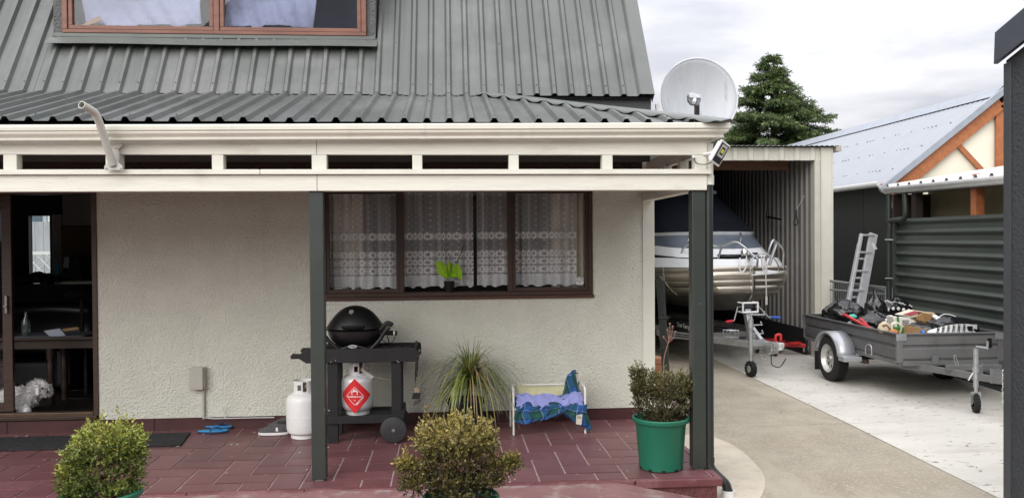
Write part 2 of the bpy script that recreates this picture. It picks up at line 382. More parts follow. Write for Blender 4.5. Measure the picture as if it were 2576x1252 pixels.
# --- veranda frame: posts, beam, rail, blocks, boards
def post(x0, x1, z0=.012):
    o = MB().box(x0, x1, YP, YP+.1, z0, 2.088).build('post', postm, house, bevel=.006)
    MB().box(x0+.02, x1-.02, YP+.02, YP+.08, -.05, z0).build('stirrup', galv, o)
post(-.985, -.884); post(1.82, 1.922)
for a, c in ((-6.6, -.925), (-.922, 1.928)):
    MB().box(a, c, YP-.02, YP+.075, 2.0885, 2.203).build('beam', cream, house, bevel=.004)
for a, c in ((-6.6, -1.32), (-1.317, 1.955)):
    MB().box(a, c, YP-.045, YP+.085, 2.206, 2.242).build('rail', cream, house, bevel=.004)
for a, c in ((-4.5, -4.4), (-3.80, -3.71), (-3.073, -2.983), (-2.385, -2.285), (-1.657, -1.577), (-.960, -.855), (-.245, -.174), (.454, .526), (1.142, 1.219), (1.835, 1.926)):
    MB().box(a, c, YP-.02, YP+.06, 2.2435, 2.348).build('block', creamv, house, bevel=.003)
for a, c in ((-6.6, -.925), (-.922, 1.928)):
    MB().box(a, c, YP-.022, YP+.028, 2.349, 2.475).build('fascia_board', cream, house, bevel=.003)
# side frame from the corner post back to the wall
MB().beam((1.88, YP+.078, 2.146), (1.92, YW-.014, 2.146), .09, .115).build('end_beam', cream, house, bevel=.003)
MB().beam((1.895, YP+.09, 2.225), (1.93, YW-.014, 2.225), .11, .034).build('rail', cream, house, bevel=.003)
MB().beam((1.905, YP+.03, 2.41), (1.93, YW-.014, 2.41), .04, .12).build('fascia_board', cream, house, bevel=.003)
for yy in (6.55, 7.05, 7.5): MB().box(1.86, 1.93, yy, yy+.08, 2.243, 2.35).build('block', creamv, house, bevel=.003)
# veranda ceiling (dark boards just under the roof) and rafters
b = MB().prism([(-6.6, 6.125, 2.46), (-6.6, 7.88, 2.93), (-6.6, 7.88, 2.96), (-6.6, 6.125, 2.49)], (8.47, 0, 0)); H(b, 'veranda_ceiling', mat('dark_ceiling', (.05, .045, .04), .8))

# --- gutter: a moulded front strip that turns the corner
GP = [(.012, .0), (.072, .0), (.076, .004), (.076, .012), (.070, .015), (.072, .022), (.080, .030), (.092, .036), (.100, .043), (.103, .052), (.100, .060), (.108, .063), (.112, .067), (.112, .100), (.106, .104), (.102, .100)]
def gut_z(x): return 2.449 + .0070*(x+.9)
b = MB(); vs_ = []
ny = YP-.022
cornX = 1.955
for o_, h in GP: vs_.append((-6.6, ny-o_, gut_z(-6.6)+h))
for o_, h in GP: vs_.append((cornX+o_, ny-o_, gut_z(1.95)+h))
for o_, h in GP: vs_.append((cornX+o_, 8.4, gut_z(1.95)+h-.005))
n = len(GP)
b.add(vs_, [(i, i+1, n+i+1, n+i) for i in range(n-1)]+[(n+i, n+i+1, 2*n+i+1, 2*n+i) for i in range(n-1)])
H(b, 'gutter', gutterm, solid=.003, smooth=True, sharp=30)
jp = PY(1057, 330, 5.96)
for jx in (jp.x, 1.80):
    b = MB(); vs_ = [(jx+s, ny-o_-.0025, gut_z(jx)+h-(.0025 if i < 4 else 0)) for s in (0, .034 if jx < 1.5 else .004) for i, (o_, h) in enumerate(GP)]
    b.add(vs_, [(i, i+1, n+i+1, n+i) for i in range(n-1)]); H(b, 'gutter_joint', gutterm, solid=.003)

# --- ribbed roof sheets
PITCHX = .1601; RPH = .345
def ribprof(x0, x1, p=PITCHX, ph=RPH, top=.026, foot=.062, h=.030):
    pts = []; k0 = math.floor((x0-ph)/p)-1; k1 = math.ceil((x1-ph)/p)+1
    pan = .0
    for k in range(k0, k1+1):
        c = ph+k*p
        pts += [(c-foot/2, 0), (c-top/2, h), (c+top/2, h), (c+foot/2, 0)]
    res = []
    for (xa, na), (xb, nb) in zip(pts[:-1], pts[1:]):
        if xa <= x0 < xb: t = (x0-xa)/(xb-xa); res.append((x0, na+(nb-na)*t))
        if x0 <= xb <= x1: res.append((xb, nb))
        if xa < x1 < xb: t = (x1-xa)/(xb-xa); res.append((x1, na+(nb-na)*t))
    return res
def sheet(name, x0, x1, O, Vd, v0, v1, mat_, parent, nrm, extra=0.0, segs=1, wob=0.0):
    """ribbed sheet: O=(Y,Z) of the bottom line, Vd=(dY,dZ) up the slope, v0/v1 lengths as functions of x"""
    pr = ribprof(x0, x1); vs_ = []; m = len(pr)
    for s in range(segs+1):
        for x, nn in pr:
            a, c = v0(x), v1(x); v = a+(c-a)*s/segs; q = nn+extra
            if wob and s == 0: q += wob*math.sin(x*7.3)
            vs_.append((x, O[0]+Vd[0]*v+nrm[0]*q, O[1]+Vd[1]*v+nrm[1]*q))
    fs = [(s*m+i, s*m+i+1, (s+1)*m+i+1, (s+1)*m+i) for s in range(segs) for i in range(m-1)]
    return MB().add(vs_, fs).build(name, mat_, parent, solid=.0024)
SL = .288; LN = math.hypot(1, SL); VV = (1/LN, SL/LN); VN = (-SL/LN, 1/LN)
EO = (5.985, 2.572); TOPY = 7.63
vtop = (TOPY-EO[0])*LN
HIPX = 2.035
def vhip(x): return min(vtop, max(0.0, (HIPX-x))*LN)
xs = [RPH+PITCHX*(k-.5) for k in range(-44, 12, 5)]
vroof = MB().prism([(-6.6, 5.99, 2.545), (-6.6, 7.6, 3.005), (-6.6, 7.6, 2.975), (-6.6, 6.03, 2.52)], (6.9, 0, 0)).build('veranda_roof', mat('roof_lining', (.02, .02, .02), .9), house)
screws = mat('screw_head', (.09, .095, .095), .5, metal=.4)
def screw_row(xs_, O, Vd, nrm, v, parent, h=.030, sl=None):
    b = MB()
    for x in xs_:
        vv = v + random.uniform(-.006, .006)
        if sl is not None and vv > sl(x)-.02: continue
        p = Vector((x, O[0]+Vd[0]*vv+nrm[0]*h, O[1]+Vd[1]*vv+nrm[1]*h)); q = p+Vector((0, nrm[0], nrm[1]))*.007
        b.tube([p, q], [.007, .0055], 6)
    o = b.build('screws', screws, parent); o['kind'] = 'stuff'; return o
for a, c in zip(xs[:-1], xs[1:]):
    c2 = min(c+.004, HIPX-.03); ex = .0028 if (int(round(a*10)) % 2) else .0
    if a >= HIPX-.05: break
    sh = sheet('roof_sheet', a, c2, EO, VV, lambda x: 0.0, vhip, roofm, vroof, VN, extra=ex, wob=.0015)
ribs_all = [RPH+PITCHX*k for k in range(-42, 11)]
screw_row(ribs_all[::2], EO, VV, VN, .10, vroof, sl=vhip); screw_row(ribs_all[1::2], EO, VV, VN, .98, vroof, sl=vhip)
# hip side plane, hip capping
b = MB().add([(HIPX, 5.99, 2.575), (HIPX-1.61, 7.6, 3.035), (HIPX-1.61, 7.72, 3.035), (HIPX, 7.72, 2.575)], [(0, 1, 2, 3)]); b.build('hip_side_sheet', roofm, vroof, solid=.004)
def hipcap(u, v):
    # u along the hip, v across; dressed over the ribs so that its front edge waves
    c = Vector((HIPX+.03, 5.955, 2.585)).lerp(Vector((HIPX-1.72, 7.70, 3.085)), u)
    across = (v-.5)*2
    d = .15*across
    fx, fy = -.7071, -.7071
    dz = -abs(d)*.20
    wav = 0.0
    if v < .02: wav = .016*math.sin((c.x+d*fx-RPH)/PITCHX*2*math.pi+1.57) - .012
    p = Vector((c.x - d*fx*1.0, c.y - d*fy*1.0, c.z+dz+wav+.028))
    return p
def hipcap2(u, v):
    c = Vector((HIPX+.035, 5.955, 2.600)).lerp(Vector((HIPX-1.72, 7.72, 3.095)), u)
    t = (v-.5)*.30                            # across, negative = front-left plane
    if t < 0:                                 # lies on the front plane: falls towards the eave
        p = c + Vector((-.7071*-t*-1*-1, -.7071*-t, 0)); p = c + Vector((t*.7071, t*.7071, 0)); z = EO[1]+(p.y-EO[0])*SL+.036
        w = .014*math.cos((p.x-RPH)/PITCHX*2*math.pi) if v < .05 else 0.0
        return Vector((p.x, p.y, min(z+w-(.014 if v < .05 else 0), c.z+.004)))
    p = c + Vector((t*.7071, t*.7071, 0)); return Vector((p.x, p.y, c.z-t*.18))
MB().grid(hipcap2, 90, 8).build('hip_capping', flashm, vroof, smooth=True, solid=.003)
# steep roof
AN = R(57); SV = (math.cos(AN), math.sin(AN)); SN = (-math.sin(AN), math.cos(AN))
SO = (7.565, 3.035); VMAX = 4.3; VERGE = 1.905
YD = 7.93; VDOR = (YD-SO[0])/SV[0]             # where the dormer face meets the slope
DL, DR = -3.558, -.652
def vst(x): return VDOR-.02 if DL-.02 < x < DR+.02 else VMAX
sroof = MB().prism([(-6.6, 7.64, 3.06), (-6.6, 7.70, 2.45), (-6.6, 7.74, 2.45), (-6.6, 7.70, 3.06)], (8.5, 0, 0)).build('steep_roof', mat('dark_grey_wall_paint', (.075, .08, .08), .6, var=.15), house)
xs2 = [-6.6, -5.6, -4.6]+[DL-.02]+[DL-.02+.80*k for k in range(1, 4)]+[DR+.02]
xs2 = sorted(set(xs2)); k = DR+.02
while k < VERGE-.12: xs2.append(min(k+.80, VERGE-.09)); k += .80
for a, c in zip(xs2[:-1], xs2[1:]):
    mid = (a+c)/2; L_ = vst(mid)
    sheet('roof_sheet', a, c+.003, SO, SV, lambda x: 0.0, lambda x, L=L_: L, roofm, sroof, SN, extra=.003*(int(a*3) % 2), wob=.002)
screw_row([r for r in ribs_all if r < VERGE-.1], SO, SV, SN, .10, sroof)
screw_row([r for r in ribs_all if DR+.05 < r < VERGE-.1][::3], SO, SV, SN, .62, sroof)
b = MB()                                        # verge flashing and end of roof
def spt(x, v, n_): return (x, SO[0]+SV[0]*v+SN[0]*n_, SO[1]+SV[1]*v+SN[1]*n_)
b.add([spt(VERGE-.125, -.005, .036), spt(VERGE, -.005, .036), spt(VERGE, VMAX, .036), spt(VERGE-.125, VMAX, .036), spt(VERGE, -.005, -.08), spt(VERGE, VMAX, -.08)], [(0, 1, 2, 3), (1, 4, 5, 2)])
b.build('verge_flashing', flashm, sroof, solid=.003)
b = MB().add([(VERGE-.02, 7.66, 2.5), (VERGE-.02, 13.4, 2.5), (VERGE-.02, 9.9, 6.55), (VERGE-.02, 7.66, 3.1)], [(0, 1, 2, 3)])
b.add([(-6.6, 7.66, 2.5), (-6.6, 13.4, 2.5), (-6.6, 9.9, 6.55), (-6.6, 7.66, 3.1)], [(3, 2, 1, 0)])
b.build('gable_wall', mat('dark_grey_wall_paint', (.1, .1, .1)), sroof, solid=.03)
b = MB().add([(-6.6, 9.88, 6.62), (1.93, 9.88, 6.62), (1.93, 13.6, 2.5), (-6.6, 13.6, 2.5)], [(0, 1, 2, 3)]); b.build('rear_slope', roofm, sroof, solid=.05)
b = MB().add([spt(-6.6, -.0, -.03), spt(DL-.03, -.0, -.03), spt(DL-.03, VMAX, -.03), spt(-6.6, VMAX, -.03), spt(DR+.03, 0, -.03), spt(VERGE-.03, 0, -.03), spt(VERGE-.03, VMAX, -.03), spt(DR+.03, VMAX, -.03), spt(DL, 0, -.03), spt(DR, 0, -.03), spt(DR, VDOR, -.03), spt(DL, VDOR, -.03)], [(0, 1, 2, 3), (4, 5, 6, 7), (8, 9, 10, 11)])
b.build('underlay', mat('roof_lining', (.02, .02, .02), .9), sroof)
# junction flashing between the two pitches, dark line under the steep sheets
b = MB().grid(lambda u, v: (-6.6+u*(7.06), 7.52+v*.12, 3.012+v*.05+.012*math.sin(u*300)), 300, 2); b.build('apron_flashing', flashm, vroof, smooth=True)
# --- dormer
dorm = MB().box(DL, -3.475, YD, YD+.10, 3.585, 4.9).build('dormer', mat('grey_stucco', (.12, .12, .12), .85, var=.2, bump=1, bscale=45, bdist=.02), house)
MB().box(-.733, DR, YD, YD+.10, 3.585, 4.9).build('pier', MATS['grey_stucco'], dorm)
b = MB().add([(DR-.004, YD+.1, 3.59), (DR-.004, YD+.85, 4.9), (DR-.004, YD+.1, 4.9)], [(0, 1, 2)]); b.add([(DL+.004, YD+.1, 3.59), (DL+.004, YD+.85, 4.9), (DL+.004, YD+.1, 4.9)], [(2, 1, 0)])
b.build('cheek', mat('shadow_cheek', (.03, .032, .032), .7), dorm, solid=.006)  # shadow on the cheeks put into their near-black colour
MB().box(DL-.15, DR+.15, YD-.15, YD+.95, 4.9, 4.98).build('dormer_roof', flashm, dorm)
MB().box(DL, DR, YD+.9, YD+1.0, 3.4, 4.9).build('room_back', mat('attic_wall', (.12, .12, .15), .9), dorm)
MB().box(DL, DR, YD+.12, YD+.9, 3.4, 3.5).build('attic_floor', darkwall, dorm)
b = MB().grid(lambda u, v: (DL-.02+u*(DR-DL+.04), YD+.012-v*.16 if v < 1 else YD-.155, 3.625-.0*v-(v*.115)+.004*math.sin(u*9)), 40, 3)
b.build('apron_flashing', flashm, dorm, solid=.003)
MB().box(DL-.0, DR+.0, YD-.03, YD+.01, 3.60, 3.635).build('sill_flashing', flashm, dorm, bevel=.004)
dwin = MB().box(-3.47, -.736, YD-.035, YD+.06, 3.637, 3.668).box(-3.47, -3.425, YD-.035, YD+.06, 3.668, 4.86).box(-.78, -.736, YD-.035, YD+.06, 3.668, 4.86).box(-2.128, -2.077, YD-.03, YD+.06, 3.668, 4.86).box(-3.47, -.736, YD-.035, YD+.06, 4.86, 4.9).build('window_frame', cedarm, dorm, bevel=.004)
for a, c in ((-3.421, -2.132), (-2.073, -.784)):
    b = MB().box(a, c, YD-.022, YD+.03, 3.672, 3.708).box(a, a+.036, YD-.022, YD+.03, 3.708, 4.82).box(c-.036, c, YD-.022, YD+.03, 3.708, 4.82).box(a, c, YD-.022, YD+.03, 4.82, 4.856)
    o = b.build('sash', cedarm, dwin, bevel=.004)
    MB().box(a+.03, c-.03, YD+.005, YD+.009, 3.70, 4.83).build('pane', glass_mat('attic_glass', (.90, .92, .97), refl=.7), dwin)

# --- main window
win = MB().box(WX0, WX1, YW-.022, YW+.10, WZ0, WZ0+.036).box(WX0, WX0+.04, YW-.022, YW+.10, WZ0+.036, WZ1).box(WX1-.04, WX1, YW-.022, YW+.10, WZ0+.036, WZ1)
win.box(WX0, WX1, YW-.022, YW+.10, WZ1-.04, WZ1); m1, m2 = -.425, .595
win.box(m1-.022, m1+.022, YW-.018, YW+.08, WZ0+.036, WZ1-.04).box(m2-.022, m2+.022, YW-.018, YW+.08, WZ0+.036, WZ1-.04)
window = win.build('window', brownm, house, bevel=.004)
MB().box(WX0-.01, WX1+.01, YW-.03, YW-.002, WZ0-.03, WZ0-.002).build('sill', mat('brown_sill', (.075, .03, .02), .45, var=.2), window, bevel=.004)
for i, (a, c) in enumerate(((WX0+.04, m1-.022), (m1+.022, m2-.022), (m2+.022, WX1-.04))):
    if i != 1:
        b = MB().box(a, c, YW-.008, YW+.05, WZ0+.037, WZ0+.070).box(a, a+.03, YW-.008, YW+.05, WZ0+.070, WZ1-.075).box(c-.03, c, YW-.008, YW+.05, WZ0+.070, WZ1-.075).box(a, c, YW-.008, YW+.05, WZ1-.075, WZ1-.041)
        b.build('sash', brownm, window, bevel=.003)
    e = .028 if i != 1 else 0
    MB().box(a+e, c-e, YW+.018, YW+.022, WZ0+.036+e, WZ1-.041-e).build('pane', glass_mat('window_glass', (.985, .99, .985), refl=.8), window)
MB().box(WX0, WX1, YW+.101, YW+.26, WZ0-.0, WZ0+.03).build('inner_sill', brownm, window)
MB().box(WX0-.1, WX1+.1, YW+.125, YW+.145, WZ1-.055, WZ1+.03).build('pelmet', mat('wood_pelmet', (.16, .085, .06), .6, var=.3), window)
# sticker on the right pane
stk = MB().prism([(1.263+x, YW+.0145, 1.329+z) for x, z in ((-.038, .030), (-.022, .030), (-.020, .039), (.018, .039), (.020, .030), (.038, .030), (.037, -.028), (.016, -.034), (0, -.039), (-.016, -.034), (-.037, -.028))], (0, .0025, 0)).build('sticker', whiteplain, window)
tb = MB()
for i, s in enumerate(('ELECTRONIC', 'ALARM SYSTEM', 'PROTECTS THIS', 'PROPERTY', 'FBI')):
    vs2, fs2 = text2d(s, .0105, bold=.0003); tb.add([(1.263+x, YW+.0138, 1.355-i*.0125+y) for x, y, z in vs2], fs2)
tb.build('lettering', blackm, stk, recalc=False)
# --- sliding door
dw = MB().box(DX0, DX1-.02, YW-.01, YW+.15, .118, .15).box(DX1-.045, DX1, YW-.012, YW+.15, .15, DZ1).box(DX0, DX0+.05, YW-.012, YW+.15, .15, DZ1).box(DX0, DX1, YW-.01, YW+.15, DZ1-.05, DZ1)
door = dw.build('sliding_door', brownm, house, bevel=.004)
MB().box(DX0, DX1-.045, YW-.016, YW+.06, .151, .185).build('threshold', mat('bronze_threshold', (.10, .062, .036), .4, metal=.3, var=.3, scale=12), door, bevel=.004)
SX1 = -3.972; ly = YW+.07
b = MB().box(SX1-.085, SX1, ly, ly+.04, .19, DZ1-.05).box(SX1-1.25, SX1-1.17, ly, ly+.04, .19, DZ1-.05).box(SX1-1.17, SX1-.085, ly, ly+.04, .19, .27).box(SX1-1.17, SX1-.085, ly, ly+.04, DZ1-.13, DZ1-.05)
leaf = b.build('door_leaf', brownm, door, bevel=.003)
MB().box(SX1-1.17, SX1-.085, ly+.018, ly+.022, .27, DZ1-.13).build('pane', glass_mat('window_glass'), leaf)
hd = MB().box(SX1-.052, SX1-.030, ly-.028, ly, 1.09, 1.25); hd.lathe([(.012, 0), (.014, .012), (.006, .016)], (SX1-.041, ly-.028, 1.155), 10, 'Y', T=Matrix.Rotation(math.pi, 4, 'Z'))
hd.build('handle', steel, leaf, bevel=.003)
# ================================================================== RIGHT SIDE: SHED, BOAT, TRAILERS, NEIGHBOURS
def bag_mesh(c, rx, ry, rz_, seed, knot=None, n1=56, n2=32, T=None):
    rnd = random.Random(seed); ph = [rnd.uniform(0, 6.28) for _ in range(8)]; b = MB(); vs_ = []
    for j in range(n2+1):
        t = math.pi*j/n2
        for k in range(n1):
            a = 2*math.pi*k/n1; d = Vector((math.sin(t)*math.cos(a), math.sin(t)*math.sin(a), math.cos(t)))
            s = 1+.10*math.sin(d.x*4+ph[0])*math.sin(d.y*5+ph[1])+.045*math.sin(d.x*8+d.z*7+ph[2])+.030*math.sin(a*7+ph[3]+2*t)+.015*math.sin(d.y*13+d.z*11+ph[4])+.012*math.sin(a*17+t*5+ph[5])
            s *= .9+.1*abs(d.z)
            zz_ = d.z if d.z > -.55 else -.55+(d.z+.55)*.25
            p = Vector((d.x*rx*s, d.y*ry*s, zz_*rz_*s))
            if knot is not None:
                kd = Vector(knot).normalized(); f = max(0, d.dot(kd)-.72)/.28; p += kd*(f*f*rz_*.8); p += (kd*p.dot(kd)-p)*(f*.75)
            if T is not None: p = T @ p
            vs_.append(Vector(c)+p)
    b.add(vs_, [(j*n1+k, j*n1+(k+1) % n1, (j+1)*n1+(k+1) % n1, (j+1)*n1+k) for j in range(n2) for k in range(n1)])
    return b
def ribbed(name, p0, p1, z0, z1, nrm, mat_, parent, per=.20, h=.022, vertical=True, rib=.06, top=.035):
    """vertical-ribbed sheet between two plan points, ribs standing out along nrm"""
    p0 = Vector((*p0, 0)); p1 = Vector((*p1, 0)); L = (p1-p0).length; d = (p1-p0)/L; nrm = Vector(nrm).normalized(); pr = []; x = 0
    while x < L:
        for dx, hh in ((0, 0), (per-rib, 0), (per-rib/2-top/2, h), (per-rib/2+top/2, h)):
            if x+dx <= L: pr.append((x+dx, hh))
        x += per
    pr.append((L, 0)); pr.sort(); vs_ = []
    for z in (z0, z1):
        zf = z if callable(z) else (lambda u, q=z: q)
        for u, hh in pr: q = p0+d*u+nrm*hh; vs_.append((q.x, q.y, zf(u)))
    n = len(pr); return MB().add(vs_, [(i, i+1, n+i+1, n+i) for i in range(n-1)]).build(name, mat_, parent, solid=.002)

# ---------------------------------------------------------------- boat shed
SY = 13.0; SXR = PY(2096, 600, SY).x; SXI = PY(2050, 600, SY).x
shed = thing('boat_shed', 'open cream metal boat shed behind the house corner', 'shed', (4.4, SY, DZ))
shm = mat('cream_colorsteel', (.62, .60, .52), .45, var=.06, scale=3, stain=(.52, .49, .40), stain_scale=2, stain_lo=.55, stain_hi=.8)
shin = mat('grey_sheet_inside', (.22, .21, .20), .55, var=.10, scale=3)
zH = zz(2000, 370, SY); zHb = zz(2000, 403, SY); SXL = 2.35
MB().box(SXI+.10, SXR, SY-.01, SY+.20, DZ, zH-.005).build('corner_post', shm, shed, bevel=.004)
MB().box(SXI, SXI+.098, SY+.004, SY+.16, DZ, zHb+.002).build('reveal', mat('cream_reveal', (.52, .50, .43), .5, var=.06), shed, bevel=.004)
MB().box(SXI+.10, SXI+.115, SY-.018, SY-.011, DZ, zH-.02).box(SXR-.03, SXR-.015, SY-.018, SY-.011, DZ, zH-.02).build('cover_strips', shm, shed)['kind'] = 'stuff'
MB().box(SXL-.3, SXL, SY, SY+.2, DZ, zH-.01).build('corner_post', shm, shed)
ribbed('header_sheet', (SXL, SY+.02), (SXI+.099, SY+.02), zHb, zH-.008, (0, -1, 0), shm, shed, per=.255, rib=.11, top=.06, h=.028)
MB().box(SXL, SXI+.099, SY+.05, SY+.12, zHb, zH-.05).build('lintel', shm, shed)
MB().box(SXL, SXI-.20, SY+.55, SY+.65, zHb-.11, zHb+.06).build('timber_beam', mat('raw_timber', (.16, .075, .04), .7, var=.25, stretch=(.3, 3, 3)), shed)
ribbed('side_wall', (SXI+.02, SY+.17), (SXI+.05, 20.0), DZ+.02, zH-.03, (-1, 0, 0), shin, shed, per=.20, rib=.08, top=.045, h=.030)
ribbed('outer_wall', (SXR-.01, SY+.21), (SXR+.02, 20.0), DZ, zH-.03, (1, 0, 0), shm, shed, per=.20)
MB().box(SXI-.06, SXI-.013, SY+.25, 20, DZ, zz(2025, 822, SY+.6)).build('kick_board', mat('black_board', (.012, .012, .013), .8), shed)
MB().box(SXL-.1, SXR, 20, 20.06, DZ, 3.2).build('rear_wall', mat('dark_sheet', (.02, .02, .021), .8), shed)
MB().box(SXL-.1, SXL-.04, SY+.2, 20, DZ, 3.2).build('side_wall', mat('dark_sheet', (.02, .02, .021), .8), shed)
def shr(u, v): x = SXL-.4+u*(SXR+.05-SXL+.4); return (x, SY-.10+v*7.2, zH+.012+.008*math.sin(x/.085*2*math.pi)+v*.12)
MB().grid(shr, 360, 1).build('roof', mat('shed_roof', (.22, .22, .2), .5, var=.15), shed, solid=.002)
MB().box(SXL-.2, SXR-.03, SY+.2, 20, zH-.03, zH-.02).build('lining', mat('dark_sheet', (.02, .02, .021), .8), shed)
MB().box(SXR+.012, SXR+.10, SY-.09, 20, zH-.075, zH+.02).build('eave_gutter', mat('old_gutter', (.35, .33, .28), .5, var=.2), shed, bevel=.004)
# rope loop hanging at the shed opening
rp = thing('rope_loop', 'thin rope with black loop hanging in the shed opening', 'rope', PY(2000, 565, SY+.4))
MB().tube(smooth_path([PY(2047, 430, SY+.3), PY(2030, 480, SY+.35), PY(2003, 528, SY+.4)], 6), .006, 5).build('cord', mat('grey_cord', (.35, .34, .32), .8), rp)
MB().tube(smooth_path([PY(2003, 527, SY+.4), PY(2001, 545, SY+.4), PY(1997, 560, SY+.4), PY(2001, 567, SY+.4), PY(2007, 560, SY+.4), PY(2004, 546, SY+.4), PY(2003, 530, SY+.4)], 4), .010, 6).build('loop', blackm, rp)
bk = MB().tube([PY(1930, 545, 14.5), PY(1965, 552, 13.9)], .018, 8).tube([PY(1931, 530, 14.5), PY(1931, 556, 14.5)], .03, 8).build('wall_hook', blackm)
top(bk, 'black hook arm on the ribbed inner wall of the shed', 'hook')

# ---------------------------------------------------------------- boat
st = PY(1893, 700, 11.95)
boat = thing('boat', 'white and bare aluminium cabin boat under a navy canvas in the shed', 'boat', (st.x, 11.95, DZ), R(-80), local=True)
A0 = -DZ                                           # local z = world z + A0
alu = mat('bare_aluminium', (.44, .40, .34), .38, metal=.85, var=.12, scale=2.5)
alu2 = mat('bare_aluminium_lower', (.36, .33, .28), .30, metal=.85, var=.15, scale=2.5)
gel = mat('white_gelcoat', (.66, .67, .68), .22, var=.02, coat=.3)
dkg = mat('boat_grey_panel', (.085, .10, .125), .35, var=.1)
ST = [(0, .05), (.025, .30), (.07, .52), (.18, .67), (.38, .80), (.70, .92), (1.15, 1.01), (1.7, 1.06), (2.4, 1.09), (4.0, 1.10), (6.0, 1.08)]
_s = np.array([a for a, _ in ST]); _h = np.array([b_ for _, b_ in ST])
_q = np.concatenate([np.linspace(0, 1, 30)**2.2*1.7, np.linspace(1.9, 6, 8)])
def _cr(x):                                        # smooth plan curve through the stations
    i = int(np.clip(np.searchsorted(_s, x)-1, 0, len(_s)-2)); t = (x-_s[i])/(_s[i+1]-_s[i]); m = np.gradient(_h, _s); dx_ = _s[i+1]-_s[i]
    return float((2*t**3-3*t*t+1)*_h[i]+(t**3-2*t*t+t)*dx_*min(m[i], 6)+(-2*t**3+3*t*t)*_h[i+1]+(t**3-t*t)*dx_*min(m[i+1], 6))
ST = [(float(x), _cr(x)) for x in _q]
def zs(s): return 1.255+A0+.06*math.exp(-s*1.2)-.0*s       # sheer height
LV = [(1.0, .0), (1.005, -.085), (.975, -.215), (.90, -.315), (.77, -.435)]
def hull_pt(s, hb, k, side): f, dz = LV[k]; up = .10*math.exp(-s*2.2)*k/4; return (-s+.0, side*hb*f, zs(s)+dz+up*.3)
def keel(s): return .62+A0+.30*math.exp(-s*3.5)-.08*(1-math.exp(-s))
for k in range(4):
    b = MB()
    for sd_ in (-1, 1):
        vs_ = [hull_pt(s, hb, q, sd_) for s, hb in ST for q in (k, k+1)]
        b.add(vs_, [(2*i, 2*i+1, 2*i+3, 2*i+2) for i in range(len(ST)-1)])
    c0 = [hull_pt(*ST[0], q, sd_) for sd_ in (-1, 1) for q in (k, k+1)]; b.add(c0, [(0, 1, 3, 2)])
    b.build('gunwale' if k == 0 else 'hull_strake', (alu, mat('alu_strake_a', (.50, .45, .38), .36, metal=.9, var=.1), mat('alu_strake_b', (.34, .30, .25), .38, metal=.9, var=.15), alu2)[k], boat, solid=.006, smooth=True, sharp=35)
b = MB()
for sd_ in (-1, 1):
    vs_ = []
    for s, hb in ST: vs_ += [hull_pt(s, hb, 4, sd_), (-s-.03, 0, keel(s))]
    b.add(vs_, [(2*i, 2*i+1, 2*i+3, 2*i+2) for i in range(len(ST)-1)])
b.build('bottom', mat('hull_bottom', (.10, .095, .085), .4, metal=.6, var=.2), boat)  # shadow under the hull put into a darker metal colour
MB().tube(smooth_path([(.012, 0, zs(0)-.05), (.014, 0, zs(0)-.28), (-.01, 0, zs(0)-.40), (-.09, 0, zs(0)-.50), (-.25, 0, keel(.22))], 5), .012, 6).build('stem_bar', steel, boat, smooth=True)
# seam on the starboard bow
MB().tube(smooth_path([hull_pt(.95, .965+.012, q, -1) for q in range(5)], 3), .007, 5).build('seam', steel, boat)
# deck and cabin: loft of outlines
def outline(z, ins, s0, s1, n=22, tip=.25):
    pts = []
    def hbat(s):
        for (sa, ha), (sb, hb2) in zip(ST[:-1], ST[1:]):
            if sa <= s <= sb: return ha+(hb2-ha)*(s-sa)/(sb-sa)
        return ST[-1][1]
    for i in range(n+1):
        t = (i/n)**1.6; s = s0+(s1-s0)*t; w_ = max(.02, hbat(max(0, s-s0*.75))-ins)*min(1, (i/n*6)**.6 if i else 0.0)
        pts.append((-s, w_, z(s) if callable(z) else z))
    return pts
def loft(o1, o2, name, m, parent=boat, **kw):
    b = MB(); n = len(o1)
    for sg in (-1, 1):
        b.add([(x, y*sg, z) for x, y, z in o1]+[(x, y*sg, z) for x, y, z in o2], [(i, i+1, n+i+1, n+i) for i in range(n-1)])
    return b.build(name, m, parent, smooth=True, sharp=60, **kw)
def lid_(o1, name, m):
    b = MB(); n = len(o1); b.add([(x, y, z) for x, y, z in o1]+[(x, -y, z) for x, y, z in o1], [(i, i+1, n+i+1, n+i) for i in range(n-1)]); return b.build(name, m, boat)
d0 = outline(lambda s: zs(s)+.002, .03, .02, 6); d1 = outline(lambda s: zs(s)+.10+.05*min(1, s), .09, .10, 6); loft(d0, d1, 'deck_coaming', gel); lid_(d1, 'deck', gel)
c1_ = outline(lambda s: zs(s)+.135+.02*min(1, s), .09, .40, 6); c2_ = outline(lambda s: zs(s)+.27+.10*min(1, (s-.6)/1.2 if s > .6 else 0), .11, .62, 6); loft(c1_, c2_, 'cabin_side', gel)
c3_ = outline(lambda s: zs(s)+.50, .13, .92, 6); loft(c2_, c3_, 'cabin_window', dkg)
c4_ = outline(lambda s: zs(s)+.55, .11, .90, 6); loft(c3_, c4_, 'cabin_trim', gel); lid_(c4_, 'cabin_top', gel)
# black flash along the starboard side
b = MB(); n = 16
for w0, w1 in ((0, .055), (.072, .085)):
    vs_ = []
    for i in range(n+1):
        t = i/n; s = .75+t*3.2; z = zs(s)+.14+.17*t**.7
        j = min(range(len(c1_)), key=lambda q: abs(-c1_[q][0]-s)); y = -(c1_[j][1]-.01*t)-.012
        vs_ += [(-s, y-.0, z-w0), (-s, y-.004, z-w1)]
    b.add(vs_, [(2*i, 2*i+2, 2*i+3, 2*i+1) for i in range(n)])
b.build('side_flash', blackm, boat, recalc=False)
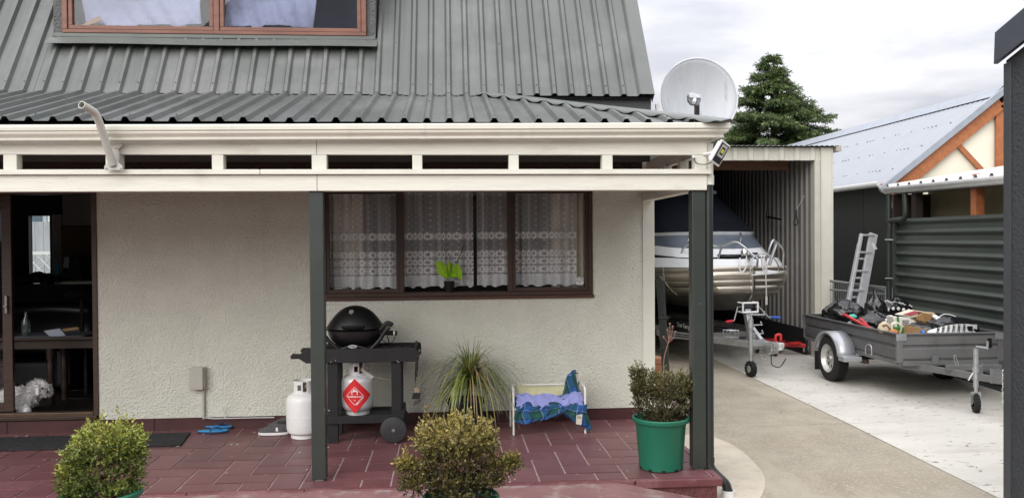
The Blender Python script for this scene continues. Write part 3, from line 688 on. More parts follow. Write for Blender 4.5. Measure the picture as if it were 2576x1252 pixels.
# foredeck hatch
MB().box(-.66, -.30, -.30, .30, zs(.8)+.16, zs(.8)+.20).build('hatch', mat('smoked_hatch', (.01, .01, .012), .12), boat, bevel=.02)
MB().box(-.26, -.12, -.12, .14, zs(.3)+.10, zs(.3)+.135).build('anchor_well', mat('dark_recess', (.02, .02, .022), .6), boat, bevel=.01)
b = MB().box(-.20, .10, -.035, .035, zs(0)+.10, zs(0)+.16); bo = b.build('bow_roller', steel, boat, bevel=.008)
MB().tube([(.07, -.04, zs(0)+.17), (.07, .04, zs(0)+.17)], .028, 10).build('roller', blackm, bo, smooth=True)
MB().lathe([(.05, 0), (.06, .03), (.045, .09), (.02, .12)], (-.27, .02, zs(.2)+.14), 12).build('windlass', steel, boat, smooth=True)
# bow rails
railm = mat('dull_stainless', (.42, .42, .42), .32, metal=1.0, var=.1)
def rail(pts, r=.0165, nm='bow_rail'): return MB().tube(smooth_path(pts, 5), r, 8).build(nm, railm, boat, smooth=True)
zd = zs(.3)+.08
BTi = (Matrix.Translation((st.x, 11.95, DZ)) @ Matrix.Rotation(R(-80), 4, 'Z')).inverted()
def BL(px, py, Y): return BTi @ PY(px, py, Y)
rail([BL(1697, 692, 12.75), BL(1708, 655, 12.7), BL(1724, 618, 12.6), BL(1760, 604, 12.4), BL(1800, 620, 12.25), BL(1846, 609, 12.05), BL(1868, 618, 11.95), BL(1892, 640, 11.85), BL(1905, 650, 11.8), BL(1904, 672, 11.8)])
rail([BL(1816, 619, 12.2), BL(1808, 645, 12.2), BL(1800, 672, 12.22)])
rail([BL(1924, 662, 12.05), BL(1934, 630, 12.05), BL(1944, 606, 12.08), BL(1950, 607, 12.1), BL(1970, 626, 12.12), BL(1971, 650, 12.12), BL(1971, 676, 12.12)])
rail([BL(1953, 614, 12.1), BL(1934, 669, 12.05)], .024)
rail([(-.75, .22, zs(.8)+.22), (-.74, .22, zs(.8)+.36), (-.74, .24, zs(.8)+.46), (-.73, .22, zs(.8)+.52)], .02, 'grab_rail')
rail([(-1.10, -.45, zs(.8)+.40), (-1.08, -.48, zs(.8)+.45), (-1.0, -.52, zs(.8)+.45), (-.98, -.55, zs(.8)+.40)], .014, 'grab_rail')
# rubbing platform on the bow with its hoop
MB().prism([BL(1890, 694, 11.72), BL(1924, 680, 11.9), BL(1960, 684, 11.9), BL(1958, 688, 11.75)], (0, 0, .014)).build('bow_platform', mat('bright_plate', (.60, .60, .60), .3, metal=.4), boat, bevel=.003)
MB().tube(smooth_path([BL(1891, 693, 11.75), BL(1886, 664, 11.78), BL(1897, 646, 11.8), BL(1921, 638, 11.82), BL(1944, 648, 11.84), BL(1957, 666, 11.85), BL(1960, 684, 11.85)], 5), .010, 8).build('bow_hoop', railm, boat, smooth=True)
MB().tube([BL(1915, 645, 11.85), BL(1920, 682, 11.8)], .012, 8).tube([BL(1922, 645, 11.85), BL(1930, 682, 11.8)], .012, 8).build('hoop_strut', railm, boat, smooth=True)
MB().tube(smooth_path([BL(1862, 648, 11.8), BL(1858, 668, 11.78), BL(1866, 684, 11.77), BL(1876, 672, 11.78), BL(1878, 644, 11.8)], 5), .009, 6).build('rope_coil', whiteplain, boat, smooth=True)
MB().tube(smooth_path([BL(1921, 642, 11.78), BL(1926, 690, 11.72), BL(1928, 748, 11.74)], 5), .009, 6).tube([BL(1928, 746, 11.74), BL(1928, 766, 11.74)], .016, 6).build('bow_rope', mat('pale_rope', (.55, .52, .46), .8), boat, smooth=True)
MB().lathe([(.03, 0), (.045, .02), (.045, .06), (.03, .08)], (-1.9, -.98, zs(1.5)+.22), 10, 'Y').build('nav_light', whiteplain, boat, smooth=True)
# canvas cover
cvm = mat('navy_canvas', (.0055, .0065, .011), .9, spec=.12, var=.3, scale=3, bump=.3, bscale=7, bdist=.02, bstretch=(1, 1, 2))
k1 = [(x, y*1.01, z+.004) for x, y, z in c4_]; k2 = outline(lambda s: zs(s)+1.20+.10*min(1, max(0, (s-2)/1.5)), .36, 1.9, 6)
loft(k1, k2, 'canvas_cover', cvm); lid_(k2, 'canvas_top', cvm)
MB().box(-4.4, -2.5, -.95, .78, 2.70, 2.77).build('hard_top', gel, boat, bevel=.03)
for y in (-.85, .68): MB().tube([(-2.7, y, 2.71), (-2.5, y*.98, 2.2)], .018, 8).build('top_strut', steel, boat)

# ---------------------------------------------------------------- boat trailer
bt = thing('boat_trailer', 'galvanised boat trailer with winch post and jockey wheel under the boat', 'trailer', (st.x, 11.95, DZ), R(-80), local=True)
dy = -.13; zc_ = .43
MB().box(.10, .86, dy-.05, dy+.05, zc_-.05, zc_+.05).build('drawbar', galv, bt, bevel=.006)
for s in (-1, 1):
    MB().beam((.55, dy+s*.03, zc_-.02), (-1.3, dy+s*.80, zc_-.0), .05, .10).build('frame_arm', galv, bt, bevel=.006)
    if s > 0: MB().box(-6, -1.28, dy+.77, dy+.83, zc_-.05, zc_+.05).build('side_rail', galv, bt, bevel=.006)
    else: MB().box(-6, -.45, -.70, -.64, .50, .63).build('side_rail', mat('dark_rail', (.012, .012, .012), .5), bt, bevel=.006)
for x in (-1.2, -2.6, -4.2): MB().box(x-.04, x+.04, dy-.8, dy+.8, zc_-.10, zc_-.02).build('cross_member', galv, bt, bevel=.004)
a_ = Vector((.52, dy-.062, zc_-.02)); e_ = Vector((-1.3, dy-.832, zc_)); dvec = (e_-a_).normalized()
for o_ in (.02, -.012): MB().beam(a_+dvec*.75+Vector((0, 0, o_)), a_+dvec*1.85+Vector((0, 0, o_)), .004, .016).build('reflective_stripe', blackm, bt)
v2, f2 = text2d('Trev Terry', .095, 'LEFT', bold=.001)
MB().add([(-1.06+x, -.7035, .57+y) for x, y, _ in v2], f2).build('lettering', whiteplain, bt, recalc=False)
for s in (-1, 1):
    w_ = MB().lathe([(.17, -.09), (.26, -.09), (.30, -.07), (.31, -.03), (.31, .03), (.30, .07), (.26, .09), (.17, .09)], (-3.4, dy+s*.98, .31), 28, 'Y', cap=False).build('wheel', rubber, bt, smooth=True)
    MB().lathe([(.0, -.05), (.16, -.06), (.17, -.08), (.175, .08), (.0, .06)], (-3.4, dy+s*.98, .31), 20, 'Y', cap=False).build('rim', galv, w_, smooth=True)
# coupling with red cap
cp = MB().box(.79, .97, dy-.045, dy+.045, zc_+.0, zc_+.07).build('coupling', mat('bright_zinc', (.68, .68, .68), .35, metal=.5), bt, bevel=.015)
MB().tube([(.91, dy, zc_+.05), (.93, dy, zc_-.03)], [.05, .045], 12).build('coupling_head', mat('bright_zinc', (.68, .68, .68), .35, metal=.5), cp, smooth=True)
MB().tube(smooth_path([(.87, dy-.03, zc_+.08), (.87, dy-.03, zc_+.16), (.89, dy+.03, zc_+.17), (.89, dy+.03, zc_+.09)], 4), .018, 8).build('coupling_handle', mat('red_plastic', (.55, .02, .02), .4), cp, smooth=True)
MB().box(.67, .80, dy-.06, dy+.06, zc_-.10, zc_+.03).build('hitch_bracket', galv, bt, bevel=.004)
b = MB()
for i in range(9): 
    t = i/8; c = Vector((.50+.34*t, dy-.07, zc_-.03-.16*math.sin(t*3.14))); b.tube([c+Vector((.02*math.cos(a), .006*(i % 2)*math.sin(a), .012*math.sin(a))) for a in [2*math.pi*k/8 for k in range(8)]], .004, 4, closed=True)
b.build('safety_chain', steel, bt)['kind'] = 'stuff'
MB().tube(smooth_path([(.77, dy-.04, zc_-.10), (.82, dy-.06, zc_-.24), (.92, dy, zc_-.26), (.97, dy+.06, zc_-.14)], 5), .007, 6).build('cable', blackm, bt)
# jockey wheel
jx, jy = .61, -.39
jk = MB().tube([(jx, jy, .30), (jx, jy, .70)], .030, 14).tube([(jx, jy, .16), (jx, jy, .32)], .022, 12).tube([(jx, jy, .68), (jx, jy, .80)], [.045, .036], 12).build('jockey_post', galv, bt, smooth=True)
MB().tube([(jx, jy, .80), (jx, jy, .86), (jx+.02, jy+.20, .855)], .010, 8).tube([(jx+.02, jy+.20, .85), (jx+.02, jy+.20, .91)], .013, 8).build('jockey_crank', galv, jk, smooth=True)
b = MB().lathe([(.05, -.035), (.09, -.035), (.105, -.02), (.105, .02), (.09, .035), (.05, .035)], (jx, jy, .108), 22, 'Y', T=Matrix.Rotation(R(8), 4, 'Z'), cap=False); jw = b.build('jockey_wheel', rubber, bt, smooth=True)
b = MB()
for i in range(14):
    a = 2*math.pi*i/14
    for y in (-.02, .02): b.box(-.010, .010, -.014, .014, -.006, .006); n_ = 8; T_ = Matrix.Translation((jx+.106*math.cos(a), jy+y, .108+.106*math.sin(a))) @ Matrix.Rotation(-a+math.pi/2, 4, 'Y'); b.xf(T_, len(b.v)-8)
b.build('tread', rubber, jw)['kind'] = 'stuff'
MB().lathe([(0, -.038), (.05, -.036), (.05, .036), (0, .038)], (jx, jy, .108), 14, 'Y', cap=False).build('hub', galv, jw, smooth=True)
MB().beam((jx, jy, .47), (jx-.02, dy, .45), .05, .08).build('jockey_clamp', galv, bt, bevel=.004)
# winch post
wpst = MB().beam((.20, dy, zc_+.04), (.05, dy, .90), .09, .09, up=(1, 0, 0)).build('winch_post', galv, bt, bevel=.006)
MB().beam((.45, dy, zc_+.05), (.10, dy, .70), .05, .05, up=(1, 0, 0)).build('post_brace', galv, wpst, bevel=.004)
fr_ = [(.16, dy-.12, .85), (.16, dy+.12, .85), (.16, dy+.12, .985), (.16, dy-.12, .985)]
b = MB()
for a, c_ in zip(fr_, fr_[1:]+fr_[:1]): b.tube([a, c_], .014, 8)
for p in fr_: b.tube([p, (.02, p[1], p[2])], .012, 8)
b.build('winch_frame', whiteplain, wpst, smooth=True)
MB().lathe([(.055, -.1), (.055, -.09), (.03, -.09), (.03, .09), (.055, .09), (.055, .10)], (.08, dy, .915), 16, 'Y').build('winch_drum', mat('winch_drum', (.05, .05, .055), .4, metal=.6), wpst, smooth=True)
for s, c_ in ((-1, (.55, .02, .03)), (1, (.02, .09, .42))):
    e1 = Vector((.10, dy+s*.17, .925)); e2 = Vector((.12, dy+s*.32, .765)); e3 = Vector((.14, dy+s*.50, .755))
    if s < 0: e2 = Vector((.12, dy-.24, .73)); e3 = Vector((.14, dy-.38, .72))
    MB().tube([(.09, dy+s*.10, .925), e1, e2, e2.lerp(e3, .3)], .010, 8).build('winch_handle', galv, wpst, smooth=True)
    MB().tube([e2.lerp(e3, .2), e3], .020, 10).build('grip', mat('red_grip' if s < 0 else 'blue_grip', c_, .45), wpst, smooth=True)
for k in range(2): 
    z0_ = .60+.12*k
    MB().tube([(.30-.03*k, dy-.10, z0_), (.34-.03*k, dy-.10, z0_-.04), (.34-.03*k, dy+.10, z0_-.04), (.30-.03*k, dy+.10, z0_)], .009, 6).build('hook_bar', galv, wpst)
for k in range(3):
    q = [(.02+.06*k, dy-.36+.02*k, zc_+.06), (.02+.06*k, dy-.22+.02*k, zc_+.06), (.02+.06*k, dy-.22+.02*k, zc_+.16), (.02+.06*k, dy-.36+.02*k, zc_+.16)]
    MB().tube(q, .010, 6, closed=True).build('step_loop', galv, bt)

# ---------------------------------------------------------------- red trolley beside the boat trailer
redm = mat('red_paint', (.50, .018, .02), .4, var=.15, scale=12)
q0 = PZ(1905, 893, DZ); q1 = PZ(2035, 893, DZ)
rdv = thing('red_trolley', 'low red steel trolley on castors between the boat trailer and box trailer', 'trolley', (q1.x-.35, q1.y, DZ))
zr = DZ+.155
e0 = Vector((q0.x+.10, q0.y+.25, zr)); e1 = Vector((q1.x-.03, q1.y+.05, zr)); e2 = Vector((q1.x-.35, q1.y+.55, zr+.03)); e3 = Vector((q0.x+.25, q0.y-.15, zr-.01))
MB().beam(e0, e1, .07, .06).build('long_arm', redm, rdv, bevel=.006)
MB().beam(e2, e0+Vector((.15, .3, .02)), .06, .06).build('cross_arm', redm, rdv, bevel=.006)
MB().beam(e3, e3+Vector((.35, .5, .02)), .06, .06).build('short_arm', redm, rdv, bevel=.006)
MB().beam(e1+Vector((-.30, -.02, .04)), e1+Vector((-.10, 0, .05)), .12, .03).build('cap_plate', redm, rdv, bevel=.004)
for e in (e1, e0, e3, e2):
    w_ = MB().lathe([(.02, -.018), (.05, -.018), (.056, -.012), (.056, .012), (.05, .018), (.02, .018)], (e.x, e.y, DZ+.058), 16, 'X').build('castor', blackm, rdv, smooth=True)
    MB().beam((e.x-.024, e.y, DZ+.05), (e.x-.024, e.y, zr-.01), .05, .004, up=(0, 1, 0)).beam((e.x+.024, e.y, DZ+.05), (e.x+.024, e.y, zr-.01), .05, .004, up=(0, 1, 0)).build('fork', galv, w_)
b = MB()
for e, d in ((e1, -.12), (e1, -.3), (e2, 0)): b.lathe([(.014, 0), (.014, .012)], (e.x+d, e.y, zr+.03), 6)
b.build('bolts', galv, rdv)['kind'] = 'stuff'

# ---------------------------------------------------------------- box trailer
TX0, TX1, TY0, TY1 = 5.30, 6.58, 9.46, 12.02
tr = thing('box_trailer', 'grey steel box trailer full of rubbish on the driveway', 'trailer', ((TX0+TX1)/2, TY0+1.3, DZ))
tm = mat('grey_trailer_paint', (.105, .105, .108), .42, metal=.15, var=.14, scale=4, stain=(.15, .145, .14), stain_scale=5, stain_lo=.55, stain_hi=.75)
tmf = mat('grey_trailer_front', (.16, .16, .16), .45, metal=.15, var=.12, scale=4, stain=(.11, .105, .10), stain_scale=5, stain_lo=.55, stain_hi=.75)
zt_ = PX(2257, 838, TX0).z; zb_ = PX(2257, 905, TX0).z; hgt = zt_-zb_
PRO = [(0, 0), (.0, .05), (.012, .065), (.012, .40), (-.012, .46), (-.012, .54), (.012, .58), (.012, .82), (0, .86), (0, .955), (.028, .965), (.028, 1.0), (-.012, 1.0), (-.012, .95)]
def panel(name, a, b_, nrm, m):
    a = Vector((*a, 0)); b_ = Vector((*b_, 0)); nrm = Vector((*nrm, 0)); vs_ = []
    for p in (a, b_):
        for o_, t in PRO: q = p+nrm*o_; vs_.append((q.x, q.y, zb_+hgt*t))
    n = len(PRO); return MB().add(vs_, [(i, i+1, n+i+1, n+i) for i in range(n-1)]).build(name, m, tr, solid=.004)
panel('side_panel', (TX0, TY0), (TX0, TY1), (-1, 0), tm); panel('side_panel', (TX1, TY0), (TX1, TY1), (1, 0), tm)
panel('front_panel', (TX0+.045, TY0), (TX1-.045, TY0), (0, -1), tmf); panel('tail_panel', (TX0+.045, TY1), (TX1-.045, TY1), (0, 1), tm)
MB().box(TX0+.012, TX1-.012, TY0+.012, TY1-.012, zb_+.01, zb_+.02).build('floor', tm, tr)
for x, y in ((TX0, TY0), (TX1, TY0), (TX0, TY1), (TX1, TY1)):
    sx_ = -1 if x == TX0 else 1; sy_ = -1 if y == TY0 else 1
    o = MB().box(min(x+sx_*.020, x-sx_*.05), max(x+sx_*.020, x-sx_*.05), min(y+sy_*.022, y-sy_*.02), max(y+sy_*.022, y-sy_*.02), zb_-.03, zt_-.012).build('corner_post', tmf, tr, bevel=.004)
    MB().box(min(x+sx_*.032, x-sx_*.09), max(x+sx_*.032, x-sx_*.09), y+sy_*.024-.006, y+sy_*.024+.006, zt_-.085, zt_-.004).build('corner_latch', galv if y == TY0 else tm, o, bevel=.003)
b = MB().box(TX0+.05, TX1-.05, TY0-.03, TY0+.03, zb_-.065, zb_-.006).box(TX0+.0, TX0+.05, TY0+.05, TY1, zb_-.06, zb_-.006).box(TX1-.05, TX1, TY0+.05, TY1, zb_-.06, zb_-.006)
b.build('chassis', tmf, tr)['kind'] = 'stuff'
MB().box(PY(2340, 880, TY0).x, PY(2357, 880, TY0).x, TY0-.045, TY0-.02, zb_-.045, zb_+.05).build('front_latch', tmf, tr, bevel=.003)
MB().box(PY(2318, 880, TY0).x, PY(2370, 880, TY0).x, TY0-.042, TY0-.032, zb_-.048, zb_-.035).build('latch_bar', tmf, tr)
MB().box(PY(2482, 862, TY0).x, PY(2492, 862, TY0).x, TY0-.022, TY0-.014, PY(2488, 872, TY0).z, PY(2488, 850, TY0).z).build('slot_mark', blackm, tr)
MB().tube(smooth_path([PX(2178, 890, TX0-.015), PX(2178, 872, TX0-.02), PX(2186, 866, TX0-.02), PX(2192, 872, TX0-.02), PX(2193, 893, TX0-.015)], 4), .008, 6).build('tie_ring', galv, tr)
WY, WR, WXc = 10.84, .305, 5.165
for s, xw in ((-1, WXc), (1, TX1+.135)):
    b = MB().lathe([(.19, -.085), (.245, -.088), (.285, -.080), (.300, -.062), (.304, -.03), (.304, .03), (.300, .062), (.285, .080), (.245, .088), (.19, .085)], (xw, WY, DZ+WR), 44, 'X', cap=False); wh = b.build('wheel', rubber, tr, smooth=True)
    b = MB()
    for i in range(44):
        a = 2*math.pi*i/44
        for k, xo in enumerate((-.045, -.015, .015, .045)):
            st_ = len(b.v); b.box(-.012, .012, -.015, .015, -.004, .005); b.xf(Matrix.Translation((xw+xo, WY+.303*math.cos(a+.06*(k % 2)), DZ+WR+.303*math.sin(a+.06*(k % 2)))) @ Matrix.Rotation(a-math.pi/2+.06*(k % 2), 4, 'X'), st_)
    b.build('tread', rubber, wh)['kind'] = 'stuff'
    rm = MB().lathe([(.19, s*.07), (.195, s*.082), (.182, s*.085), (.172, s*.06), (.160, s*.03), (.150, s*.02), (.125, s*.025)], (xw, WY, DZ+WR), 32, 'X', cap=False).build('rim', mat('silver_rim', (.55, .54, .52), .4, metal=.6, var=.15), wh, smooth=True)
    MB().lathe([(.0, s*.06), (.035, s*.06), (.045, s*.03), (.060, s*.025)], (xw, WY, DZ+WR), 18, 'X', cap=False).build('hub', galv, rm, smooth=True)
    MB().lathe([(.0, s*.002), (.15, s*.002)], (xw, WY, DZ+WR), 20, 'X', cap=False).build('drum', blackm, rm)
    for i in range(8):
        a = 2*math.pi*(i+.4)/8; c_, s_ = math.cos(a), math.sin(a); o_ = Vector((xw, WY, DZ+WR))
        MB().beam(o_+Vector((s*.028, c_*.045, s_*.045)), o_+Vector((s*.024, c_*.155, s_*.155)), .042, .012, up=(1, 0, 0)).build('spoke', mat('silver_rim', (.55, .54, .52), .4, metal=.6, var=.15), rm, bevel=.003)
    gx0, gx1 = (xw-.115, TX0-.014) if s < 0 else (TX1+.014, xw+.115)
    mgm = mat('silver_mudguard', (.40, .41, .43), .3, metal=.35, var=.06)
    arcp = [(WY-.02+(.375)*math.cos(a), DZ+WR+.02+.345*math.sin(a)) for a in [R(8)+R(162)*i/18 for i in range(19)]]
    yF = arcp[-1][0]
    vs_ = [(gx0, y, z) for y, z in arcp]+[(gx1, y, z) for y, z in arcp]; n = len(arcp)
    b = MB().add(vs_, [(i, i+1, n+i+1, n+i) for i in range(n-1)])
    xo_ = gx0 if s < 0 else gx1                               # outer lip
    b.add([(xo_, y, z) for y, z in arcp]+[(xo_, WY-.02+(y-WY+.02)*.91, DZ+WR+.02+(z-DZ-WR-.02)*.91) for y, z in arcp], [(i, i+1, n+i+1, n+i) for i in range(n-1)])
    mg = b.build('mudguard', mgm, tr, smooth=True, solid=.004)
    zf = arcp[-1][1]
    MB().box(gx0-.002, gx1, yF-.17, yF+.008, zf-.055, zf+.012).build('mudguard_step', mgm, mg, bevel=.012)
    MB().box(gx0+.02, gx1-.01, WY+.345, WY+.36, DZ+.10, DZ+.36).build('mud_flap', rubber, mg)
MB().box(TX0-.04, TX1+.04, WY-.025, WY+.025, DZ+WR-.025, DZ+WR+.025).build('axle', blackm, tr)
MB().box(TX0+.02, TX0+.08, WY-.55, WY+.45, DZ+WR-.0, DZ+WR+.05).build('leaf_spring', mat('rusty_steel', (.06, .04, .03), .7), tr)
# drawbar
cpl = Vector((5.95, 8.05, zb_-.07))
for s, x in ((-1, TX0+.20), (1, TX1-.20)): MB().beam((x, TY0+.25, zb_-.085), (cpl.x+s*.03, cpl.y+.15, zb_-.075), .045, .075).build('drawbar_arm', tmf, tr, bevel=.005)
MB().beam((5.62, 9.02, zb_-.03), (6.28, 9.02, zb_-.03), .045, .06).build('drawbar_brace', tmf, tr, bevel=.005)
MB().beam((cpl.x, cpl.y+.25, zb_-.07), (cpl.x, cpl.y-.10, zb_-.065), .07, .07).build('coupling', galv, tr, bevel=.01)
MB().prism([(5.80, 8.52, zb_-.12), (5.92, 8.40, zb_-.12), (5.92, 8.40, zb_-.02), (5.80, 8.52, zb_+.04)], (.012, .012, 0)).build('jack_plate', tmf, tr)
jt = PZ(2455, 1037, DZ); J = Vector((jt.x, jt.y, DZ))
jp_ = MB().tube([J+Vector((0, 0, .28)), J+Vector((0, 0, .70))], .028, 16).tube([J+Vector((0, 0, .22)), J+Vector((0, 0, .30))], .020, 12).tube([J+Vector((0, 0, .44)), J+Vector((0, 0, .49))], .038, 14).build('jockey_post', galv, tr, smooth=True)
MB().tube([J+Vector((0, 0, .69)), J+Vector((0, 0, .725)), J+Vector((.13, 0, .705))], .010, 8).tube([J+Vector((.13, 0, .69)), J+Vector((.135, -.0, .78))], .012, 8).build('jockey_crank', galv, jp_, smooth=True)
MB().beam(J+Vector((.02, .01, .42)), J+Vector((.14, .10, .42)), .02, .16).build('jockey_clamp', galv, jp_, bevel=.003)
MB().tube(smooth_path([J+Vector((-.02, 0, .44)), J+Vector((-.06, -.02, .42)), J+Vector((-.10, -.02, .36))], 4), .009, 6).build('clamp_lever', galv, jp_, smooth=True)
b = MB().lathe([(.04, -.028), (.085, -.028), (.100, -.016), (.100, .016), (.085, .028), (.04, .028)], J+Vector((0, 0, .101)), 22, 'X', T=Matrix.Rotation(R(-18), 4, 'Z'), cap=False); jw = b.build('jockey_wheel', rubber, tr, smooth=True)
b = MB()
for i in range(16):
    a = 2*math.pi*i/16; s0_ = len(b.v); b.box(-.024, .024, -.008, .008, -.004, .004); b.xf(Matrix.Translation(J+Vector((0, 0, .101))) @ Matrix.Rotation(R(-18), 4, 'Z') @ Matrix.Translation((0, .100*math.cos(a), .100*math.sin(a))) @ Matrix.Rotation(a-math.pi/2, 4, 'X'), s0_)
b.build('tread', rubber, jw)['kind'] = 'stuff'
for s in (-1, 1): MB().beam(J+Vector((s*.038, 0, .09)), J+Vector((s*.036, 0, .23)), .006, .04).build('jockey_fork', galv, jw)
MB().lathe([(.0, -.045), (.012, -.044), (.012, .044), (0, .045)], J+Vector((0, 0, .101)), 8, 'X').build('hub', steel, jw)
b = MB().tube(smooth_path([PY(2415, 930, 9.2), PY(2404, 895, 9.2), PY(2400, 900, 9.2), PY(2410, 932, 9.2)], 4), .006, 6).build('pin_loop', galv, tr)
b = MB()
for i in range(8):
    c = PY(2524, 935+i*11, 8.2); b.tube([c+Vector((.014*math.cos(a), .010*(i % 2)*math.cos(a), .022*math.sin(a))) for a in [2*math.pi*k/8 for k in range(8)]], .005, 5, closed=True)
b.build('safety_chain', steel, tr)['kind'] = 'stuff'

# ---------------------------------------------------------------- load in the trailer
bagm = mat('black_bin_bag', (.008, .008, .009), .24, var=.2, bump=.45, bscale=11, bdist=.03, spec=.6)
def bag(px, py, Y, rx, rz_, seed, label, knot=None, ry=None, T=None):
    c = PY(px, py, Y); k = Y/2100.0
    o = bag_mesh(c, rx*k, (ry or rx)*k, rz_*k, seed, knot, T=T).build('rubbish_bag', bagm, smooth=True, sharp=180)
    return top(o, label, 'rubbish bag', 'black bags in the trailer')
bag(2095, 792, 11.75, 32, 26, 1, 'black rubbish bag at the rear left corner of the trailer load', knot=(.2, 0, 1))
bag(2130, 790, 11.35, 50, 36, 2, 'wide black rubbish bag below the ladder in the trailer', knot=(.9, -.3, -.1), ry=42)
bag(2205, 790, 11.3, 34, 40, 3, 'upright black rubbish bag right of the ladder', knot=(-.1, 0, 1), ry=30)
bag(2205, 820, 10.8, 60, 36, 4, 'dull black rubbish bag in the middle of the load', knot=(-.9, -.2, .2), ry=50)
pbag = bag(2250, 776, 11.6, 48, 26, 5, 'dark bag with white dots and print beside the corrugated wall', ry=32)
pr = MB(); c5 = PY(2250, 776, 11.6)
for k in range(5):
    p = PY(2232+k*13, 774+abs(k-1.5)*2.5, 11.6-.17+.012*(k-2)**2); pr.lathe([(.024, 0), (.022, .004), (.012, .005), (.010, .0045)], p-Vector((0, .022, 0)), 14, 'Y', T=Matrix.Rotation(math.pi, 4, 'Z'))
for k in range(16):
    p = PY(2226+k*4.4, 757+k*.9+random.uniform(-2, 2), 11.6-.12); pr.prism([p, p+Vector((.018, 0, -.006)), p+Vector((.016, 0, .016)), p+Vector((-.004, 0, .020))], (0, .006, 0))
pr.v = [tuple(Vector(q)-pbag.location) for q in pr.v]; pr.build('print', whiteplain, pbag)['kind'] = 'stuff'
cb = bag(2395, 830, 9.95, 74, 34, 6, 'black rubbish bag with a white printed band at the trailer front right', ry=48)
# white printed band on the front of that bag
b = MB(); cc_ = PY(2395, 830, 9.95)
def band(u, v):
    px = 2320+u*138; py = 839-22*math.sin(min(1, u*1.1)*math.pi*.62)*v-3*v
    return PY(px, py, 9.95-.285+.10*(2*u-1)**2+.03*v)
b.grid(band, 30, 4); b.v = [tuple(Vector(q)-cb.location) for q in b.v]
bo = b.build('printed_band', mat('white_film', (.70, .70, .70), .4), cb, smooth=True)
for k in range(6):
    v2, f2 = text2d('COST', .040, bold=.0025); a = R(80)
    for_c = Vector(band(.28+.095*k, .55))
    MB().add([tuple(for_c+Vector((x*math.cos(a)-y*math.sin(a), -.012, x*math.sin(a)+y*math.cos(a)))-cb.location) for x, y, _ in v2], f2).build('lettering', blackm, bo, recalc=False)
p = Vector(band(.86, .55))-cb.location
MB().prism([p+Vector((-.035, -.012, -.03)), p+Vector((.035, -.012, -.03)), p+Vector((.035, -.012, .03)), p+Vector((-.035, -.012, .03))], (0, .003, 0)).build('print_block', blackm, bo)
def poly(name, pts, Y, dep, m, label, cat, tilt=0.0, parent=None, bevel=.003):
    ps = [PY(x, y, Y+tilt*(y-pts[0][1])) for x, y in pts]
    o = MB().prism(ps, (0, dep, 0)).build(name, m, parent, bevel=bevel)
    return top(o, label, cat) if parent is None else o
cardm = mat('brown_cardboard', (.34, .20, .085), .8, var=.12, scale=9); card2 = mat('shaded_cardboard', (.30, .165, .07), .8, var=.15)
wcard = mat('white_card', (.72, .71, .66), .6, var=.06); greenc = mat('green_print', (.04, .20, .035), .5)
bxo = thing('beer_carton', 'torn white and green drinks carton in the trailer load', 'carton', PY(2270, 836, 9.9))
poly('upper_face', [(2246, 796), (2290, 800), (2294, 822), (2252, 822)], 9.95, .16, wcard, '', '', parent=bxo)
poly('lower_face', [(2250, 823), (2292, 823), (2287, 839), (2252, 839)], 9.90, .18, greenc, '', '', parent=bxo)
poly('stripe', [(2256, 796), (2261, 796), (2264, 824), (2258, 824)], 9.94, .004, greenc, '', '', parent=bxo, bevel=0)
b = MB()
for k in range(3): p = PY(2270, 806+k*5, 9.943); b.box(p.x, p.x+.085, p.y-.003, p.y+.001, p.z-.004, p.z+.004)
b.build('print_lines', blackm, bxo)['kind'] = 'stuff'
poly('torn_flap', [(2288, 801), (2302, 810), (2300, 824), (2312, 832), (2290, 834)], 9.96, .03, wcard, '', '', parent=bxo)
poly('cardboard_piece', [(2286, 818), (2334, 828), (2332, 840), (2284, 839)], 9.72, .10, cardm, 'brown cardboard piece at the front edge of the trailer load', 'cardboard')
b = MB(); 
co_ = thing('open_cardboard_box', 'open brown cardboard box on top of the trailer load', 'box', PY(2330, 815, 10.2))
poly('end_face', [(2303, 797), (2322, 787), (2330, 812), (2313, 815)], 10.2, .02, cardm, '', '', parent=co_)
poly('side_face', [(2322, 787), (2344, 790), (2342, 816), (2330, 812)], 10.22, .22, card2, '', '', parent=co_)
poly('flap', [(2318, 784), (2352, 786), (2350, 794), (2330, 791)], 10.25, .10, mat('pale_card', (.52, .41, .27), .8), '', '', parent=co_)
poly('wedge_card', [(2288, 800), (2300, 804), (2322, 825), (2316, 833), (2296, 822)], 10.02, .05, mat('pale_card', (.52, .41, .27), .8), 'cream card wedge leaning between the cartons', 'card')
pk = poly('pink_box', [(2264, 792), (2300, 780), (2324, 783), (2318, 793), (2290, 800)], 10.35, .14, mat('cream_card', (.66, .60, .48), .7), 'flat cream box with a pink top in the trailer load', 'box')
o = MB().prism([PY(2272, 790, 10.34), PY(2300, 781.5, 10.34), PY(2317, 784, 10.34), PY(2292, 793, 10.34)], (0, -.004, 0)); o.v = [tuple(Vector(q)-pk.location) for q in o.v]; o.build('pink_top', mat('pink_print', (.55, .10, .13), .6), pk)
pap = bag_mesh(PY(2226, 826, 9.85), .085, .08, .085, 31, None, 26, 14).build('patterned_paper_bag', mat('leopard_paper', (.60, .50, .36), .7, speck=(.12, .06, .03), speck_scale=18, speck_lo=.53, bump=.6, bscale=20, bdist=.02), smooth=True, sharp=30)
top(pap, 'crumpled brown patterned paper bag at the trailer side', 'paper bag')
b = MB().tube(smooth_path([PY(2246, 835, 9.75), PY(2244, 815, 9.75), PY(2258, 812, 9.75), PY(2268, 822, 9.75), PY(2264, 838, 9.75)], 5), .014, 6, sx=.5)
top(b.build('curled_paper', mat('cream_card', (.66, .60, .48), .7), smooth=True), 'curled strip of cream paper beside the patterned bag', 'paper')
